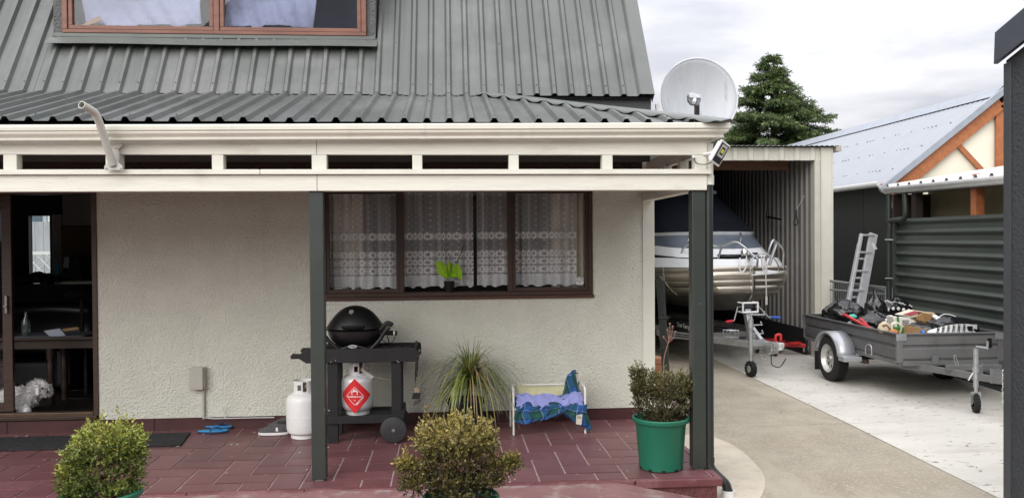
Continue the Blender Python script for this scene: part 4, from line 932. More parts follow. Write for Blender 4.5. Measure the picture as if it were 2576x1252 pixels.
o = bag_mesh(PY(2248, 836, 9.72), .07, .05, .04, 44, None, 20, 10).build('orange_wrapper', mat('orange_print', (.45, .16, .05), .6, var=.3, scale=30), smooth=True); top(o, 'orange wrapper at the trailer rim', 'wrapper')
st_ = MB().tube([PY(2122, 790, 11.1), PY(2192, 827, 10.1)], .020, 10).build('red_pole', mat('red_handle', (.55, .045, .05), .45), smooth=True); top(st_, 'red pole lying over the bags along the trailer side', 'pole')
st_ = MB().tube([PY(2165, 801, 10.6), PY(2182, 818, 10.25)], .016, 8).build('red_pole', mat('red_handle', (.55, .045, .05), .45), smooth=True); top(st_, 'short red pole end beside the long red pole', 'pole')
o = bag_mesh(PY(2146, 796, 10.95), .06, .05, .035, 51, None, 18, 10).build('teal_cloth', mat('teal_cloth', (.10, .45, .36), .7), smooth=True); top(o, 'small teal cloth on the black bags', 'cloth')
o = bag_mesh(PY(2150, 812, 10.75), .10, .06, .03, 52, None, 18, 10).build('pale_rag', mat('pale_rag', (.5, .5, .44), .85), smooth=True); top(o, 'pale rag under the red pole in the trailer', 'rag')
o = MB().tube([PY(2345, 793, 10.3), PY(2388, 817, 9.95)], .030, 14).build('white_tube', whiteplain, smooth=True); top(o, 'white tube slanting out of the trailer load', 'tube')
o = poly('blue_grey_sheet', [(2338, 822), (2365, 810), (2400, 812), (2392, 830), (2345, 838)], 10.0, .10, mat('blue_grey_plastic', (.30, .36, .42), .5), 'blue-grey plastic sheet behind the printed bag', 'sheet')
o = MB().lathe([(.03, 0), (.045, .0), (.062, .004), (.064, .035), (.056, .036), (.050, .010), (.0, .008)], PY(2404, 806, 10.05), 24, cap=False).build('tape_roll', mat('cream_tub', (.60, .54, .40), .5), smooth=True); top(o, 'round cream tub standing on the right of the load', 'tub')
o = MB().tube(smooth_path([PY(2355, 803, 10.1), PY(2375, 790, 10.1), PY(2400, 794, 10.1), PY(2412, 804, 10.1)], 5), .006, 6).build('rope_offcut', whiteplain, smooth=True); top(o, 'looped white cord over the trailer load', 'cord')
o = MB().tube([PY(2360, 815, 9.9), PY(2398, 801, 9.9)], .008, 6).build('wooden_stick', mat('worn_wood', (.28, .2, .13), .7)); top(o, 'thin wooden stick beside the cream tub', 'stick')
o = bag_mesh(PY(2322, 836, 9.70), .035, .04, .035, 55, None, 16, 8).build('blue_plastic_tub', mat('blue_plastic', (.02, .16, .50), .4), smooth=True); top(o, 'small bright blue plastic lump at the trailer rim', 'plastic')
o = bag_mesh(PY(2275, 820, 10.3), .30, .55, .10, 61, None, 30, 14).build('load_base', bagm, smooth=True, sharp=180); tag(top(o, 'low black bag filling the middle of the trailer', 'rubbish bag'), 'low black bag filling the middle of the trailer', 'rubbish bag', 'black bags in the trailer'); o.name = 'rubbish_bag'
for i, (px, py, Y, s) in enumerate(((2305, 826, 10.0, .04), (2236, 806, 10.2, .05), (2330, 820, 10.1, .05), (2240, 798, 10.4, .05))):
    o = bag_mesh(PY(px, py, Y), s, s, s*.6, 70+i, None, 14, 8).build('crumpled_paper', wcard, smooth=False)
    top(o, ('crumpled white paper between the cartons', 'crumpled white paper left of the white and green carton', 'crumpled white paper by the open cardboard box', 'crumpled white paper on the dull black bag')[i], 'paper', 'crumpled papers in the trailer')

# ---------------------------------------------------------------- ladder and cage panel behind the trailer
ldm = mat('ladder_aluminium', (.55, .56, .58), .4, metal=.5, var=.12, scale=8)
ld = thing('step_ladder', 'folded aluminium ladder leaning behind the trailer', 'ladder', PY(2150, 800, 12.45))
def lp(t, w, dy_=0): a = PY(2166, 588, 12.9); b_ = PY(2118, 845, 12.45); w0 = PY(2200, 588, 12.9)-a; return a.lerp(b_, t)+w0*w+Vector((0, dy_, 0))
for w_, th in ((0.03, .05), (.92, .13)): MB().beam(lp(0, w_), lp(1, w_), th, .05, up=(0, 1, 0)).build('rail', ldm, ld, bevel=.004)
for w_, th in ((.12, .04), (1.08, .06)): MB().beam(lp(.10, w_, .07), lp(1, w_, .10), th, .04, up=(0, 1, 0)).build('rail', ldm, ld, bevel=.004)
for t in (.012, .185, .37, .56, .75, .93): MB().beam(lp(t, .03, -.02), lp(t, .92, -.02), .06, .03, up=(0, 0, 1)).build('rung', ldm, ld, bevel=.003)
for t in (.25, .44, .63): MB().beam(lp(t, .12, .07), lp(t, 1.0, .07), .03, .03).build('rung', ldm, ld)
MB().beam(lp(.10, .95, -.03), lp(.16, 1.25, -.03), .05, .05).build('hinge', galv, ld, bevel=.004)
cgm = mat('grey_mesh_steel', (.24, .25, .25), .5, metal=.5, var=.15)
cg = thing('mesh_cage', 'grey steel mesh cage panel behind the ladder', 'cage', PY(2150, 800, 12.75))
YG = 12.75
for (x0_, y0_, x1_, y1_, r_) in ((2088, 706, 2250, 726, .020), (2088, 728, 2250, 742, .016), (2228, 723, 2228, 800, .020), (2232, 740, 2252, 740, .016), (2245, 726, 2245, 800, .018), (2196, 720, 2240, 734, .014)):
    MB().tube([PY(x0_, y0_, YG), PY(x1_, y1_, YG)], r_, 6).build('frame_bar', cgm, cg)
b = MB()
for k in range(34):
    px = 2090+k*4.7; b.tube([PY(px, 708+k*.55, YG), PY(px, 800, YG)], .005, 4)
for k in range(4): b.tube([PY(2090, 752+k*14, YG), PY(2248, 756+k*14, YG)], .004, 4)
b.build('mesh_wires', cgm, cg)['kind'] = 'stuff'

# ---------------------------------------------------------------- corrugated wall, lean-to and neighbour's building
FA, FB = 6.10, .0785
def fx(Y): return FA+FB*Y
wallm = mat('dark_green_cladding', (.040, .050, .043), .40, var=.15, scale=3, stain=(.06, .068, .058), stain_scale=2, stain_lo=.55, stain_hi=.8)
YN, YFa = 8.3, 12.66
ztopw = PX(2275, 550, fx(12.5)).z
cw = thing('corrugated_wall', 'dark green wall of horizontal ribbed sheeting behind the trailer', 'wall', (fx(10.5), 10.5, DZ))
def hpt(Y, o_, z): return (fx(Y)-o_, Y, z)
per = .165; k = 0; zc2 = ztopw
while zc2 > DZ:
    z1_ = zc2; z0_ = max(DZ, zc2-per)
    pr_ = [(0.0, z1_), (.042, z1_-.040), (.044, z1_-.050), (.012, z1_-.085), (.0, z1_-.095), (.0, z0_)]
    vs_ = [hpt(YN, o_, z) for o_, z in pr_]+[hpt(YFa, o_, z) for o_, z in pr_]; n = len(pr_)
    MB().add(vs_, [(i, i+1, n+i+1, n+i) for i in range(n-1)]).build('ribbed_board', wallm, cw, solid=.003); zc2 -= per
MB().prism([hpt(YFa, .05, DZ), hpt(YFa+.12, .05, DZ), hpt(YFa+.12, -.05, DZ), hpt(YFa, -.05, DZ)], (0, 0, ztopw-DZ+.02)).build('end_post', wallm, cw)
# neighbour's building
BX = PY(2240, 465, 13.35).x; BY0 = 13.35
nb = thing('neighbour_shed', "neighbour's gabled outbuilding with orange timber trim and pale metal roof", 'building', (BX+2, BY0+2, DZ))
eave = PY(2237, 462, BY0-.15); apex = PY(2522, 236, BY0-.15); slope = (apex.z-eave.z)/(apex.x-eave.x)
creamw = mat('cream_render', (.80, .75, .62), .8, var=.04, scale=4); orange = mat('orange_stained_timber', (.36, .125, .045), .55, var=.22, scale=5, stretch=(3, 3, 3), bump=.2, bscale=20)
ridgeX = apex.x+.02; RX = 2*ridgeX-eave.x
MB().prism([(eave.x+.15, BY0, 2.2), (RX-.15, BY0, 2.2), (RX-.15, BY0, eave.z+.05), (ridgeX, BY0, apex.z-.10), (eave.x+.15, BY0, eave.z+.05)], (0, .12, 0)).build('gable_wall', creamw, nb)
MB().box(BX+.02, RX-.1, BY0+.121, 24, DZ, eave.z).build('side_walls', mat('dark_cladding', (.016, .018, .018), .6, var=.15), nb)
dk = mat('dark_cladding', (.016, .018, .018), .6, var=.15)
for y0_, y1_ in ((13.36, 14.25), (14.262, 15.5), (15.512, 17.0)): MB().box(BX-.0, BX+.018, y0_, y1_, DZ, eave.z-.02).build('side_panel', dk, nb)
MB().box(BX+.0, RX-.1, BY0+.0, BY0+.12, DZ, 2.19).build('lower_wall', dk, nb)
rfm = mat('pale_zinc_roof', (.31, .33, .36), .5, metal=.1, var=.05, scale=3)
def roofpl(u, v, y): return (eave.x-.10+u*(ridgeX-eave.x+.10), y, eave.z-.05+(u*(ridgeX-eave.x+.10))*slope+.02)
zf = lambda x: eave.z+.06+(x-eave.x)*slope
cs = MB(); L_ = 24.5-(BY0-.15); npr = 240
vs_ = []
for i in range(npr+1):
    y = BY0-.12+L_*i/npr; w_ = .010*math.sin(i*math.pi/1.0+.0) if False else .009*math.cos(i*2.1)
    for x in (eave.x-.08, ridgeX): vs_.append((x, y, zf(x)+w_))
cs.add(vs_, [(2*i, 2*i+2, 2*i+3, 2*i+1) for i in range(npr)])
rf = cs.build('roof', rfm, nb, solid=.003)
MB().add([(ridgeX, BY0-.12, zf(ridgeX)), (RX+.08, BY0-.12, zf(eave.x-.08)), (RX+.08, 24.4, zf(eave.x-.08)), (ridgeX, 24.4, zf(ridgeX))], [(0, 1, 2, 3)]).build('far_slope', rfm, rf, solid=.003)
MB().add([(ridgeX-.20, BY0-.14, zf(ridgeX-.20)+.03), (ridgeX, BY0-.14, zf(ridgeX)+.06), (ridgeX, 24.5, zf(ridgeX)+.06), (ridgeX-.20, 24.5, zf(ridgeX-.20)+.03), (ridgeX+.20, BY0-.14, zf(ridgeX-.20)+.03), (ridgeX+.20, 24.5, zf(ridgeX-.20)+.03)], [(0, 1, 2, 3), (1, 4, 5, 2)]).build('ridge_cap', mat('zinc_flashing', (.30, .33, .37), .45, metal=.1), rf, solid=.004)
b = MB()
for u in (.14, .40, .66):
    x = eave.x+(ridgeX-eave.x)*u; y = BY0+.25
    while y < 23.5: b.lathe([(.016, 0), (.010, .010)], (x, y, zf(x)+.008), 6); y += .42 if int(y*3) % 3 else .12
b.build('screws', mat('roof_screw', (.06, .06, .07), .5), rf)['kind'] = 'stuff'
# barge flashing and timber trims (front)
def bar(name, p, q, w_, dep, y, m, up=(0, 1, 0)):
    a = Vector((p[0], y, p[1])); c = Vector((q[0], y, q[1])); return MB().beam(a, c, dep, w_, up=Vector((c-a)).cross(Vector((0, 1, 0)))).build(name, m, nb, bevel=.004)
yF = BY0-.15
zfl = mat('zinc_flashing', (.30, .33, .37), .45, metal=.1)
bar('barge_flashing', (eave.x-.16, zf(eave.x-.16)-.05), (ridgeX+.02, zf(ridgeX+.02)-.02), .10, .06, yF-.02, zfl)
bar('barge_board', (eave.x+.05, zf(eave.x+.05)-.25), (ridgeX-.02, zf(ridgeX)-.21), .24, .05, yF+.06, orange)
bar('far_barge_board', (RX-.05, zf(eave.x+.05)-.22), (ridgeX+.03, zf(ridgeX)-.20), .20, .05, yF+.06, orange)
kx = PY(2516, 400, yF+.08).x
bar('king_post', (kx, PY(2516, 450, yF).z-.15), (kx, zf(kx)-.30), .15, .045, yF+.09, orange, up=(1, 0, 0))
s1 = PY(2405, 358, yF+.09); s2 = PY(2480, 437, yF+.09); bar('brace', (s1.x, s1.z), (s2.x+.02, s2.z-.03), .085, .04, yF+.10, orange)
MB().box(eave.x-.12, eave.x+.26, yF+.0, yF+.10, eave.z-.12, eave.z+.0).build('eave_block', mat('red_flashing', (.36, .10, .05), .6, var=.2), nb, bevel=.004)
# side eave gutter
MB().tube([(eave.x-.14, BY0-.10, eave.z+.0), (eave.x-.14, 24, eave.z-.02)], .052, 10).build('eave_gutter', mat('white_gutter', (.50, .50, .49), .4, var=.1), nb, smooth=True)
# lean-to above the corrugated wall
lt = thing('lean_to_roof', 'white ribbed lean-to roof edge with gutter above the dark corrugated wall', 'roof', (fx(11), 11, DZ))
zg0, zg1 = PX(2250, 478, fx(12.7)-.12).z, PX(2528, 452, fx(9.8)-.12).z
def zg(Y): t = (Y-9.8)/(12.7-9.8); return zg1+(zg0-zg1)*t
GQ = [(0.0, -.05), (.07, -.05), (.085, -.03), (.09, .0), (.105, .01), (.11, .05), (.10, .055)]
vs_ = []
for Y in (8.2, 12.85):
    for o_, z in GQ: vs_.append((fx(Y)-.06-o_, Y, zg(Y)+z))
n = len(GQ); MB().add(vs_, [(i, i+1, n+i+1, n+i) for i in range(n-1)]).build('gutter', mat('white_gutter', (.50, .50, .49), .4, var=.1), lt, smooth=True, solid=.003)
vs_ = []; N_ = 0; y = 8.2
while y < 12.8:
    for dy_, h in ((0, 0), (.23, 0), (.265, .05), (.315, .05), (.35, 0)):
        for o_ in (-.10, 2.2): vs_.append((fx(y+dy_)+o_, y+dy_, zg(y)+.055+h+max(0, o_)*.16))
        N_ += 1
    y += .36
MB().add(vs_, [(2*i, 2*i+2, 2*i+3, 2*i+1) for i in range(N_-1)]).build('ribbed_sheet', mat('white_sheet', (.52, .52, .51), .5, var=.1), lt, solid=.003)
MB().prism([(fx(8.2)+.02, 8.2, zg(8.2)-.06), (fx(12.8)+.02, 12.8, zg(12.8)-.06), (fx(12.8)+.08, 12.8, zg(12.8)-.06), (fx(8.2)+.08, 8.2, zg(8.2)-.06)], (0, 0, .11)).build('fascia', mat('dark_timber', (.03, .02, .015), .7), lt)
MB().prism([(fx(8.2)+.62, 8.2, DZ), (fx(12.9)+.62, 12.9, DZ), (fx(12.9)+.70, 12.9, DZ), (fx(8.2)+.70, 8.2, DZ)], (0, 0, 2.72)).build('inner_wall', mat('tan_wall', (.34, .29, .18), .85, var=.08), lt)
for py_, om in ((10.55, orange), (12.2, mat('dark_timber', (.03, .02, .015), .7))): MB().prism([(fx(py_)+.06, py_, ztopw-.2), (fx(py_)+.06, py_+.12, ztopw-.2), (fx(py_)+.18, py_+.12, ztopw-.2), (fx(py_)+.18, py_, ztopw-.2)], (0, 0, .75)).build('timber_post', om, lt, bevel=.004)
MB().prism([(fx(8.2)+.20, 8.2, zg(8.2)-.04), (fx(12.9)+.20, 12.9, zg(12.9)-.04), (fx(12.9)+.61, 12.9, zg(12.9)+.02), (fx(8.2)+.61, 8.2, zg(8.2)+.02)], (0, 0, .02)).build('soffit', mat('dark_timber', (.03, .02, .015), .7), lt)
MB().prism([(fx(12.8)+.61, 12.8, DZ), (fx(12.8)+.0, 12.8, DZ), (fx(12.85)+.0, 12.85, DZ), (fx(12.85)+.61, 12.85, DZ)], (0, 0, 2.6)).build('end_wall', mat('dark_timber', (.03, .02, .015), .7), lt)
ndp = thing('downpipe', 'dark downpipe with a bend at the end of the corrugated wall', 'downpipe', PX(2238, 800, fx(12.75)-.10))
xq = fx(12.7)-.12
MB().tube(smooth_path([PX(2276, 486, xq+.0), PX(2277, 500, xq), PX(2277, 545, xq), PX(2262, 552, xq), PX(2240, 556, xq), PX(2238, 572, xq), PX(2236, 640, xq), PX(2236, 840, xq)], 4), .040, 10).build('pipe', mat('dark_green_pipe', (.022, .028, .025), .45), ndp, smooth=True)
MB().tube([PX(2236, 490, xq), PX(2236, 560, xq)], .036, 10).build('upper_pipe', mat('dark_green_pipe', (.022, .028, .025), .45), ndp, smooth=True)
for yy in (603, 700): MB().tube([PX(2227, yy, xq-.04), PX(2246, yy, xq-.04)], .010, 6).build('clip', galv, ndp)
# dark garage at the right edge of the picture
garm = mat('dark_blue_grey_stucco', (.036, .040, .045), .8, var=.12, bump=1, bscale=40, bdist=.014)
GX = 3.50; gf = PX(2531, 600, GX).y
ga = thing('garage', 'dark grey stucco garage wall and sloping barge board at the right edge', 'building', (GX+2, 1, DZ))
p1g = PX(2502, 82, GX-.07); p2g = PX(2576, 19, GX-.07); p3g = PX(2499, 162, GX-.07); sg = (p2g.z-p1g.z)/(p2g.y-p1g.y)
ridY = gf-3.2; zr_ = p3g.z+.03+(ridY-p3g.y)*sg
MB().prism([(GX, gf, DZ), (GX, gf, p3g.z+.02), (GX, ridY, zr_), (GX, 2*ridY-gf, p3g.z+.02), (GX, 2*ridY-gf, DZ)], (5, 0, 0)).build('wall', garm, ga)
MB().box(GX-.012, GX+.05, gf-.055, gf+.010, DZ, p3g.z).build('corner_flashing', mat('dark_flashing', (.05, .054, .060), .4), ga, bevel=.003)
hb_ = p1g.z-p3g.z
MB().prism([(GX-.07, p3g.y, p3g.z), (GX-.07, p1g.y, p1g.z), (GX-.07, ridY, p1g.z+(ridY-p1g.y)*sg), (GX-.07, ridY, p3g.z+(ridY-p3g.y)*sg)], (.03, 0, 0)).build('barge_board', mat('blue_grey_flashing', (.060, .066, .085), .35, var=.1), ga, bevel=.003)
MB().prism([(GX-.04, p1g.y+.02, p1g.z-.04), (GX-.04, p1g.y+.02, p1g.z), (GX-.04, ridY, p1g.z+(ridY-p1g.y)*sg), (GX-.04, ridY, p1g.z-.04+(ridY-p1g.y)*sg)], (5.2, 0, 0)).build('roof', roofm, ga)
MB().prism([(GX-.04, 2*ridY-p1g.y-.02, p1g.z-.04), (GX-.04, 2*ridY-p1g.y-.02, p1g.z), (GX-.04, ridY, p1g.z+(ridY-p1g.y)*sg), (GX-.04, ridY, p1g.z-.04+(ridY-p1g.y)*sg)], (5.2, 0, 0)).build('roof', roofm, ga)
# ================================================================== THINGS ON AND AROUND THE VERANDA
# downpipe with its elbow and the white drain riser
dpx = 1.957
dp = thing('downpipe', 'dark green downpipe beside the corner post, bending out at its foot', 'downpipe', (dpx, 6.13, 0))
MB().tube([(dpx, 6.13, 2.16), (dpx, 6.13, .06)], .0335, 16).build('pipe', pipem, dp, smooth=True)
MB().tube([(dpx, 6.13, 2.44), (dpx, 6.13, 2.17)], .036, 16).tube([(dpx, 6.13, 2.20), (dpx, 6.13, 2.13)], .041, 16).build('upper_pipe', gutterm, dp, smooth=True)
el = smooth_path([(dpx, 6.13, .075), (dpx+.003, 6.125, .02), (dpx+.03, 6.11, -.025), (dpx+.075, 6.085, -.07), (dpx+.105, 6.07, -.105), (dpx+.118, 6.06, -.16), (dpx+.118, 6.06, -.19)], 5)
MB().tube(el, .0345, 16).build('elbow', pipem, dp, smooth=True)
MB().tube([(dpx, 6.13, .085), (dpx, 6.13, .05)], .0385, 16).build('collar', pipem, dp, smooth=True)
MB().lathe([(.044, 0), (.047, .002), (.047, .055), (.050, .058), (.050, .066), (.043, .066), (.043, .05)], (dpx+.118, 6.06, DZ-.01), 18).build('drain_riser', whiteplain, dp, smooth=True)

# floodlight on the corner
fl = thing('floodlight', 'white security floodlight with glass front bracketed to the veranda corner', 'floodlight', wp(1808, 400, 6.05))
c = wp(1810, 385, 6.0)
T = Matrix.Translation(c) @ Matrix.Rotation(R(24), 4, 'Y') @ Matrix.Rotation(R(38), 4, 'Z') @ Matrix.Rotation(R(8), 4, 'X')
b = MB().prism([(-.062, -.012, -.088), (.062, -.012, -.088), (.062, -.012, .088), (-.062, -.012, .088)], (0, .018, 0))
k = len(b.v); b.prism([(-.05, .0055, -.075), (.05, .0055, -.075), (.05, .0055, .075), (-.05, .0055, .075)], (0, .026, 0))
b.xf(T).build('housing', mat('white_enamel', (.82, .82, .82), .3), fl, bevel=.006)
MB().box(-.049, .049, -.0155, -.013, -.074, .074).xf(T).build('front_glass', mat('dark_lamp_glass', (.006, .006, .008), .25, spec=.25), fl, bevel=.001)
b = MB().add([(-.036, -.0162, -.028), (.036, -.0162, -.028), (.036, -.0162, .066), (-.036, -.0162, .066), (-.022, -.0158, -.01), (.022, -.0158, -.01), (.022, -.0158, .048), (-.022, -.0158, .048)], [(0, 1, 5, 4), (1, 2, 6, 5), (2, 3, 7, 6), (3, 0, 4, 7)]).xf(T)
b.build('reflector', mat('lamp_reflector', (.55, .56, .56), .25, metal=.8), fl)
MB().box(-.014, .014, -.0172, -.0160, .004, .034).xf(T).build('led_chip', mat('led_yellow', (.75, .68, .05), .4), fl)
p0 = wp(1770, 388, 6.068); p1 = T @ Vector((-.03, .03, -.02))
MB().tube([p0, p0.lerp(p1, .55), p1], .011, 10).lathe([(.018, 0), (.018, .016)], p1-Vector((0, .008, 0)), 10, 'Y').build('bracket', mat('white_enamel', (.82, .82, .82), .3), fl, smooth=True)
MB().tube(smooth_path([wp(1746, 398, 6.068), wp(1752, 410, 6.05), wp(1772, 414, 6.02), wp(1790, 408, 6.01), T @ Vector((-.02, .03, -.08))], 5), .0035, 6).build('cable', blackm, fl)
MB().box(xx(1741, 398, 6.06), xx(1747, 398, 6.06), 6.045, 6.07, 2.325, 2.345).build('clip', whiteplain, fl)

# bent bracket arm on the beam
arm = thing('mounting_arm', 'pale bent pipe arm bracketed to the veranda beam at the left', 'bracket', wp(285, 425, 6.03))
a0 = wp(284, 415, 6.0); a1 = wp(262, 345, 5.92); a2 = wp(243, 292, 5.84); a3 = wp(205, 264, 5.70)
armm = mat('pale_grey_paint', (.50, .49, .44), .45, var=.08)
pth = smooth_path([a0, a1, a2, a2.lerp(a3, .35)+Vector((0, 0, .012)), a3], 6)
b = MB().tube(pth, .026, 16, cap=False); b.tube(list(reversed(pth)), .021, 16, cap=False)
ax = (a3-pth[-2]).normalized(); q = ax.orthogonal().normalized(); q2 = ax.cross(q)
ring = [a3+q*(r*math.cos(t*math.pi/8))+q2*(r*math.sin(t*math.pi/8)) for r in (.026, .021) for t in range(16)]
b.add(ring, [(t, (t+1) % 16, 16+(t+1) % 16, 16+t) for t in range(16)])
b.add([pth[3]+q*(.0205*math.cos(t*math.pi/8))+q2*(.0205*math.sin(t*math.pi/8)) for t in range(16)], [tuple(range(16))])
b.build('pipe', armm, arm, smooth=True)
pl = [(262, 428), (262, 418), (275, 404), (293, 404), (308, 418), (308, 428)]
MB().prism([wp(x, y, 6.0) for x, y in pl], (0, .012, 0)).build('base_plate', armm, arm, bevel=.002)
b = MB(); s0 = [(290, 408), (300, 408), (300, 385), (296, 375), (308, 366), (304, 360), (286, 372), (284, 382)]
b.prism([wp(x, y, 6.035) for x, y in s0], (0, .025, 0)); b.build('strap', armm, arm, bevel=.002)
b = MB()
for x, y in ((267, 423), (303, 423), (302, 364), (291, 372)): b.lathe([(.006, 0), (.006, .006), (.003, .008)], wp(x, y, 6.0 if y > 400 else 6.035), 8, 'Y', T=Matrix.Rotation(math.pi, 4, 'Z'))
b.build('bolts', galv, arm)['kind'] = 'stuff'

# junction box with its conduit, loose wire
jb = thing('junction_box', 'beige electrical box with conduit on the stucco wall', 'electrical box', wp(500, 1045, 7.88))
jm = mat('beige_plastic', (.47, .45, .39), .5, var=.05)
x0, x1, z0, z1 = xx(479, 950, 7.86), xx(518, 950, 7.86), zz(500, 978, 7.86), zz(500, 921, 7.86)
MB().box(x0+.006, x1-.006, 7.83, YW-.003, z0+.005, z1-.005).build('case', jm, jb, bevel=.006)
MB().box(x0, x1-.015, 7.812, 7.829, z0, z1).build('lid', jm, jb, bevel=.006)
cx_ = xx(512, 1000, 7.87)
MB().tube([(cx_, 7.872, z0), (cx_, 7.872, .10)], .0115, 10).tube([(cx_, 7.872, z0+.0), (cx_, 7.872, z0-.04)], .015, 10).build('conduit', jm, jb, smooth=True)
w = MB().tube(smooth_path([wp(567, 1050, 7.87), wp(563, 1035, 7.86), wp(559, 1027, 7.85), wp(560, 1020, 7.845), wp(564, 1022, 7.85)], 4), .0045, 6)
w.tube(smooth_path([wp(516, 1050, 7.86), wp(540, 1052, 7.855), wp(580, 1051, 7.86), wp(690, 1049, 7.87)], 4), .004, 6)
top(w.build('loose_wire', whiteplain, smooth=True), 'thin pale wire end poking out of the foot of the stucco wall', 'wire')

# doormat
mx0, mx1 = -5.0, xx(466, 1105, 7.5)
mtm = mat('black_coir', (.022, .022, .025), .9, var=.5, scale=14, stretch=(1, 9, 1), bump=1, bscale=30, bdist=.01, bstretch=(1, 12, 1), speck=(.10, .10, .11), speck_scale=20, speck_lo=.62)
b = MB()
fL, fR, bR = PZ(0, 1127, .012), PZ(455, 1118, .012), PZ(478, 1087, .012)
n = 9
for i in range(n):
    t0, t1 = i/n, (i+.86)/n
    b.prism([(mx0, fR.y+(bR.y-fR.y)*t0-.03, .007), (fR.x+(bR.x-fR.x)*t0, fR.y+(bR.y-fR.y)*t0, .007), (fR.x+(bR.x-fR.x)*t1, fR.y+(bR.y-fR.y)*t1, .007), (mx0, fR.y+(bR.y-fR.y)*t1-.03, .007)], (0, 0, .009))
dmt = thing('doormat', 'long black ribbed doormat in front of the sliding door', 'doormat', (mx0+.8, 7.5, 0))
b.build('ribs', mtm, dmt)['kind'] = 'stuff'
MB().prism([(mx0, fR.y-.04, .003), (fR.x+.004, fR.y-.01, .003), (bR.x+.004, bR.y+.01, .003), (mx0, bR.y+.01, .003)], (0, 0, .006)).build('backing', rubber, dmt)

# flip-flops
blue = mat('blue_foam', (.03, .30, .62), .55, var=.08); navy = mat('navy_strap', (.02, .04, .10), .5)
def flipflop(px, py, ang, label, grp):
    p = PZ(px, py, 0); t = thing('flip_flop', label, 'flip-flop', (p.x, p.y, .004), R(ang), 'blue flip-flops by the wall', local=True)
    out_ = [(math.cos(a)*(.138), math.sin(a)*(.040+.011*math.cos(a)-.006*math.cos(2*a))) for a in [2*math.pi*i/22 for i in range(22)]]
    MB().prism([(x, y, .0) for x, y in out_], (0, 0, .013)).build('sole', navy, t, bevel=.003)
    MB().prism([(x*.985, y*.97, .0132) for x, y in out_], (0, 0, .010)).build('footbed', blue, t, bevel=.003)
    for s in (-1, 1):
        MB().tube(smooth_path([(.075, 0, .022), (.062, s*.010, .040), (.035, s*.030, .050), (.0, s*.042, .042), (-.02, s*.043, .02)], 4), [.006]*1+[.0085]*15+[.0075], 6, sx=.6).build('strap', mat('blue_strap', (.02, .17, .42), .5) if s > 0 else navy, t, smooth=True)
    return t
flipflop(536, 1088, 4, 'blue flip-flop nearer the camera of the pair by the wall', 1)
flipflop(548, 1077, -8, 'blue flip-flop nearer the wall, partly behind its pair', 1)

# sneakers
grey_knit = mat('grey_knit', (.075, .07, .075), .85, var=.25, scale=60, bump=.5, bscale=160, bdist=.002)
def sneaker(px, py, ang, label):
    p = PZ(px, py, 0); t = thing('sneaker', label, 'sneaker', (p.x, p.y, .004), R(ang), 'grey sneakers behind the cylinder', local=True)
    def foot(u): return .040+.010*math.sin(u*math.pi*1.0)-.012*max(0, .25-u)*2
    def outline(s=1.0): return [(-.142+.284*u, foot(u)*s*math.sqrt(max(0, 1-(2*abs(u-.5))**4))) for u in [i/14 for i in range(15)]]
    o1 = outline(1.0); ring = [(x, y) for x, y in o1]+[(x, -y) for x, y in reversed(o1[1:-1])]
    MB().prism([(x, y, 0) for x, y in ring], (0, 0, .026)).build('sole', mat('white_rubber', (.72, .71, .69), .6), t, bevel=.006)
    b = MB(); n = 16; secs = []
    for i in range(13):                        # toe at -x, heel at +x
        u = i/12; x = -.136+.272*u; hw = foot(u)*.93*math.sqrt(max(.05, 1-(2*abs(u-.5))**5))
        h = .032+.055*min(1, max(0, (u-.05)/.5))**1.2 if u < .62 else .087-.012*math.sin((u-.62)/.38*math.pi)
        secs.append([(x, hw*math.cos(a)*(1-.25*max(0, math.sin(a))), .024+(h*math.sin(a) if math.sin(a) > 0 else 0)) for a in [math.pi*k/(n-1) for k in range(n)]])
    vs_ = [p_ for s_ in secs for p_ in s_]
    b.add(vs_, [(i*n+k, i*n+k+1, (i+1)*n+k+1, (i+1)*n+k) for i in range(12) for k in range(n-1)])
    b.add([secs[0][k] for k in range(n)], [tuple(range(n))]); b.add([secs[-1][k] for k in range(n)], [tuple(range(n))])
    b.build('upper', grey_knit, t, smooth=True)
    b = MB().lathe([(.034, 0), (.030, .006), (.026, .002)], (.078, 0, .106), 14); b.xf(Matrix.Diagonal((1.6, .85, 1, 1)).to_4x4() @ Matrix.Translation((-.030, 0, 0))); b.build('collar', blackm, t, smooth=True)
    vs2, fs2 = text2d('S', .042, bold=.003)
    lg = MB().add([(.03+x, -.0435, .052+y) for x, y, z in vs2], fs2); lg.build('side_mark', whiteplain, t, recalc=False)
    return t
sneaker(690, 1093, 2, 'grey slip-on sneaker with white sole next to the white gas bottle')
sneaker(712, 1078, 10, 'grey slip-on sneaker half hidden behind its pair and the gas bottle')

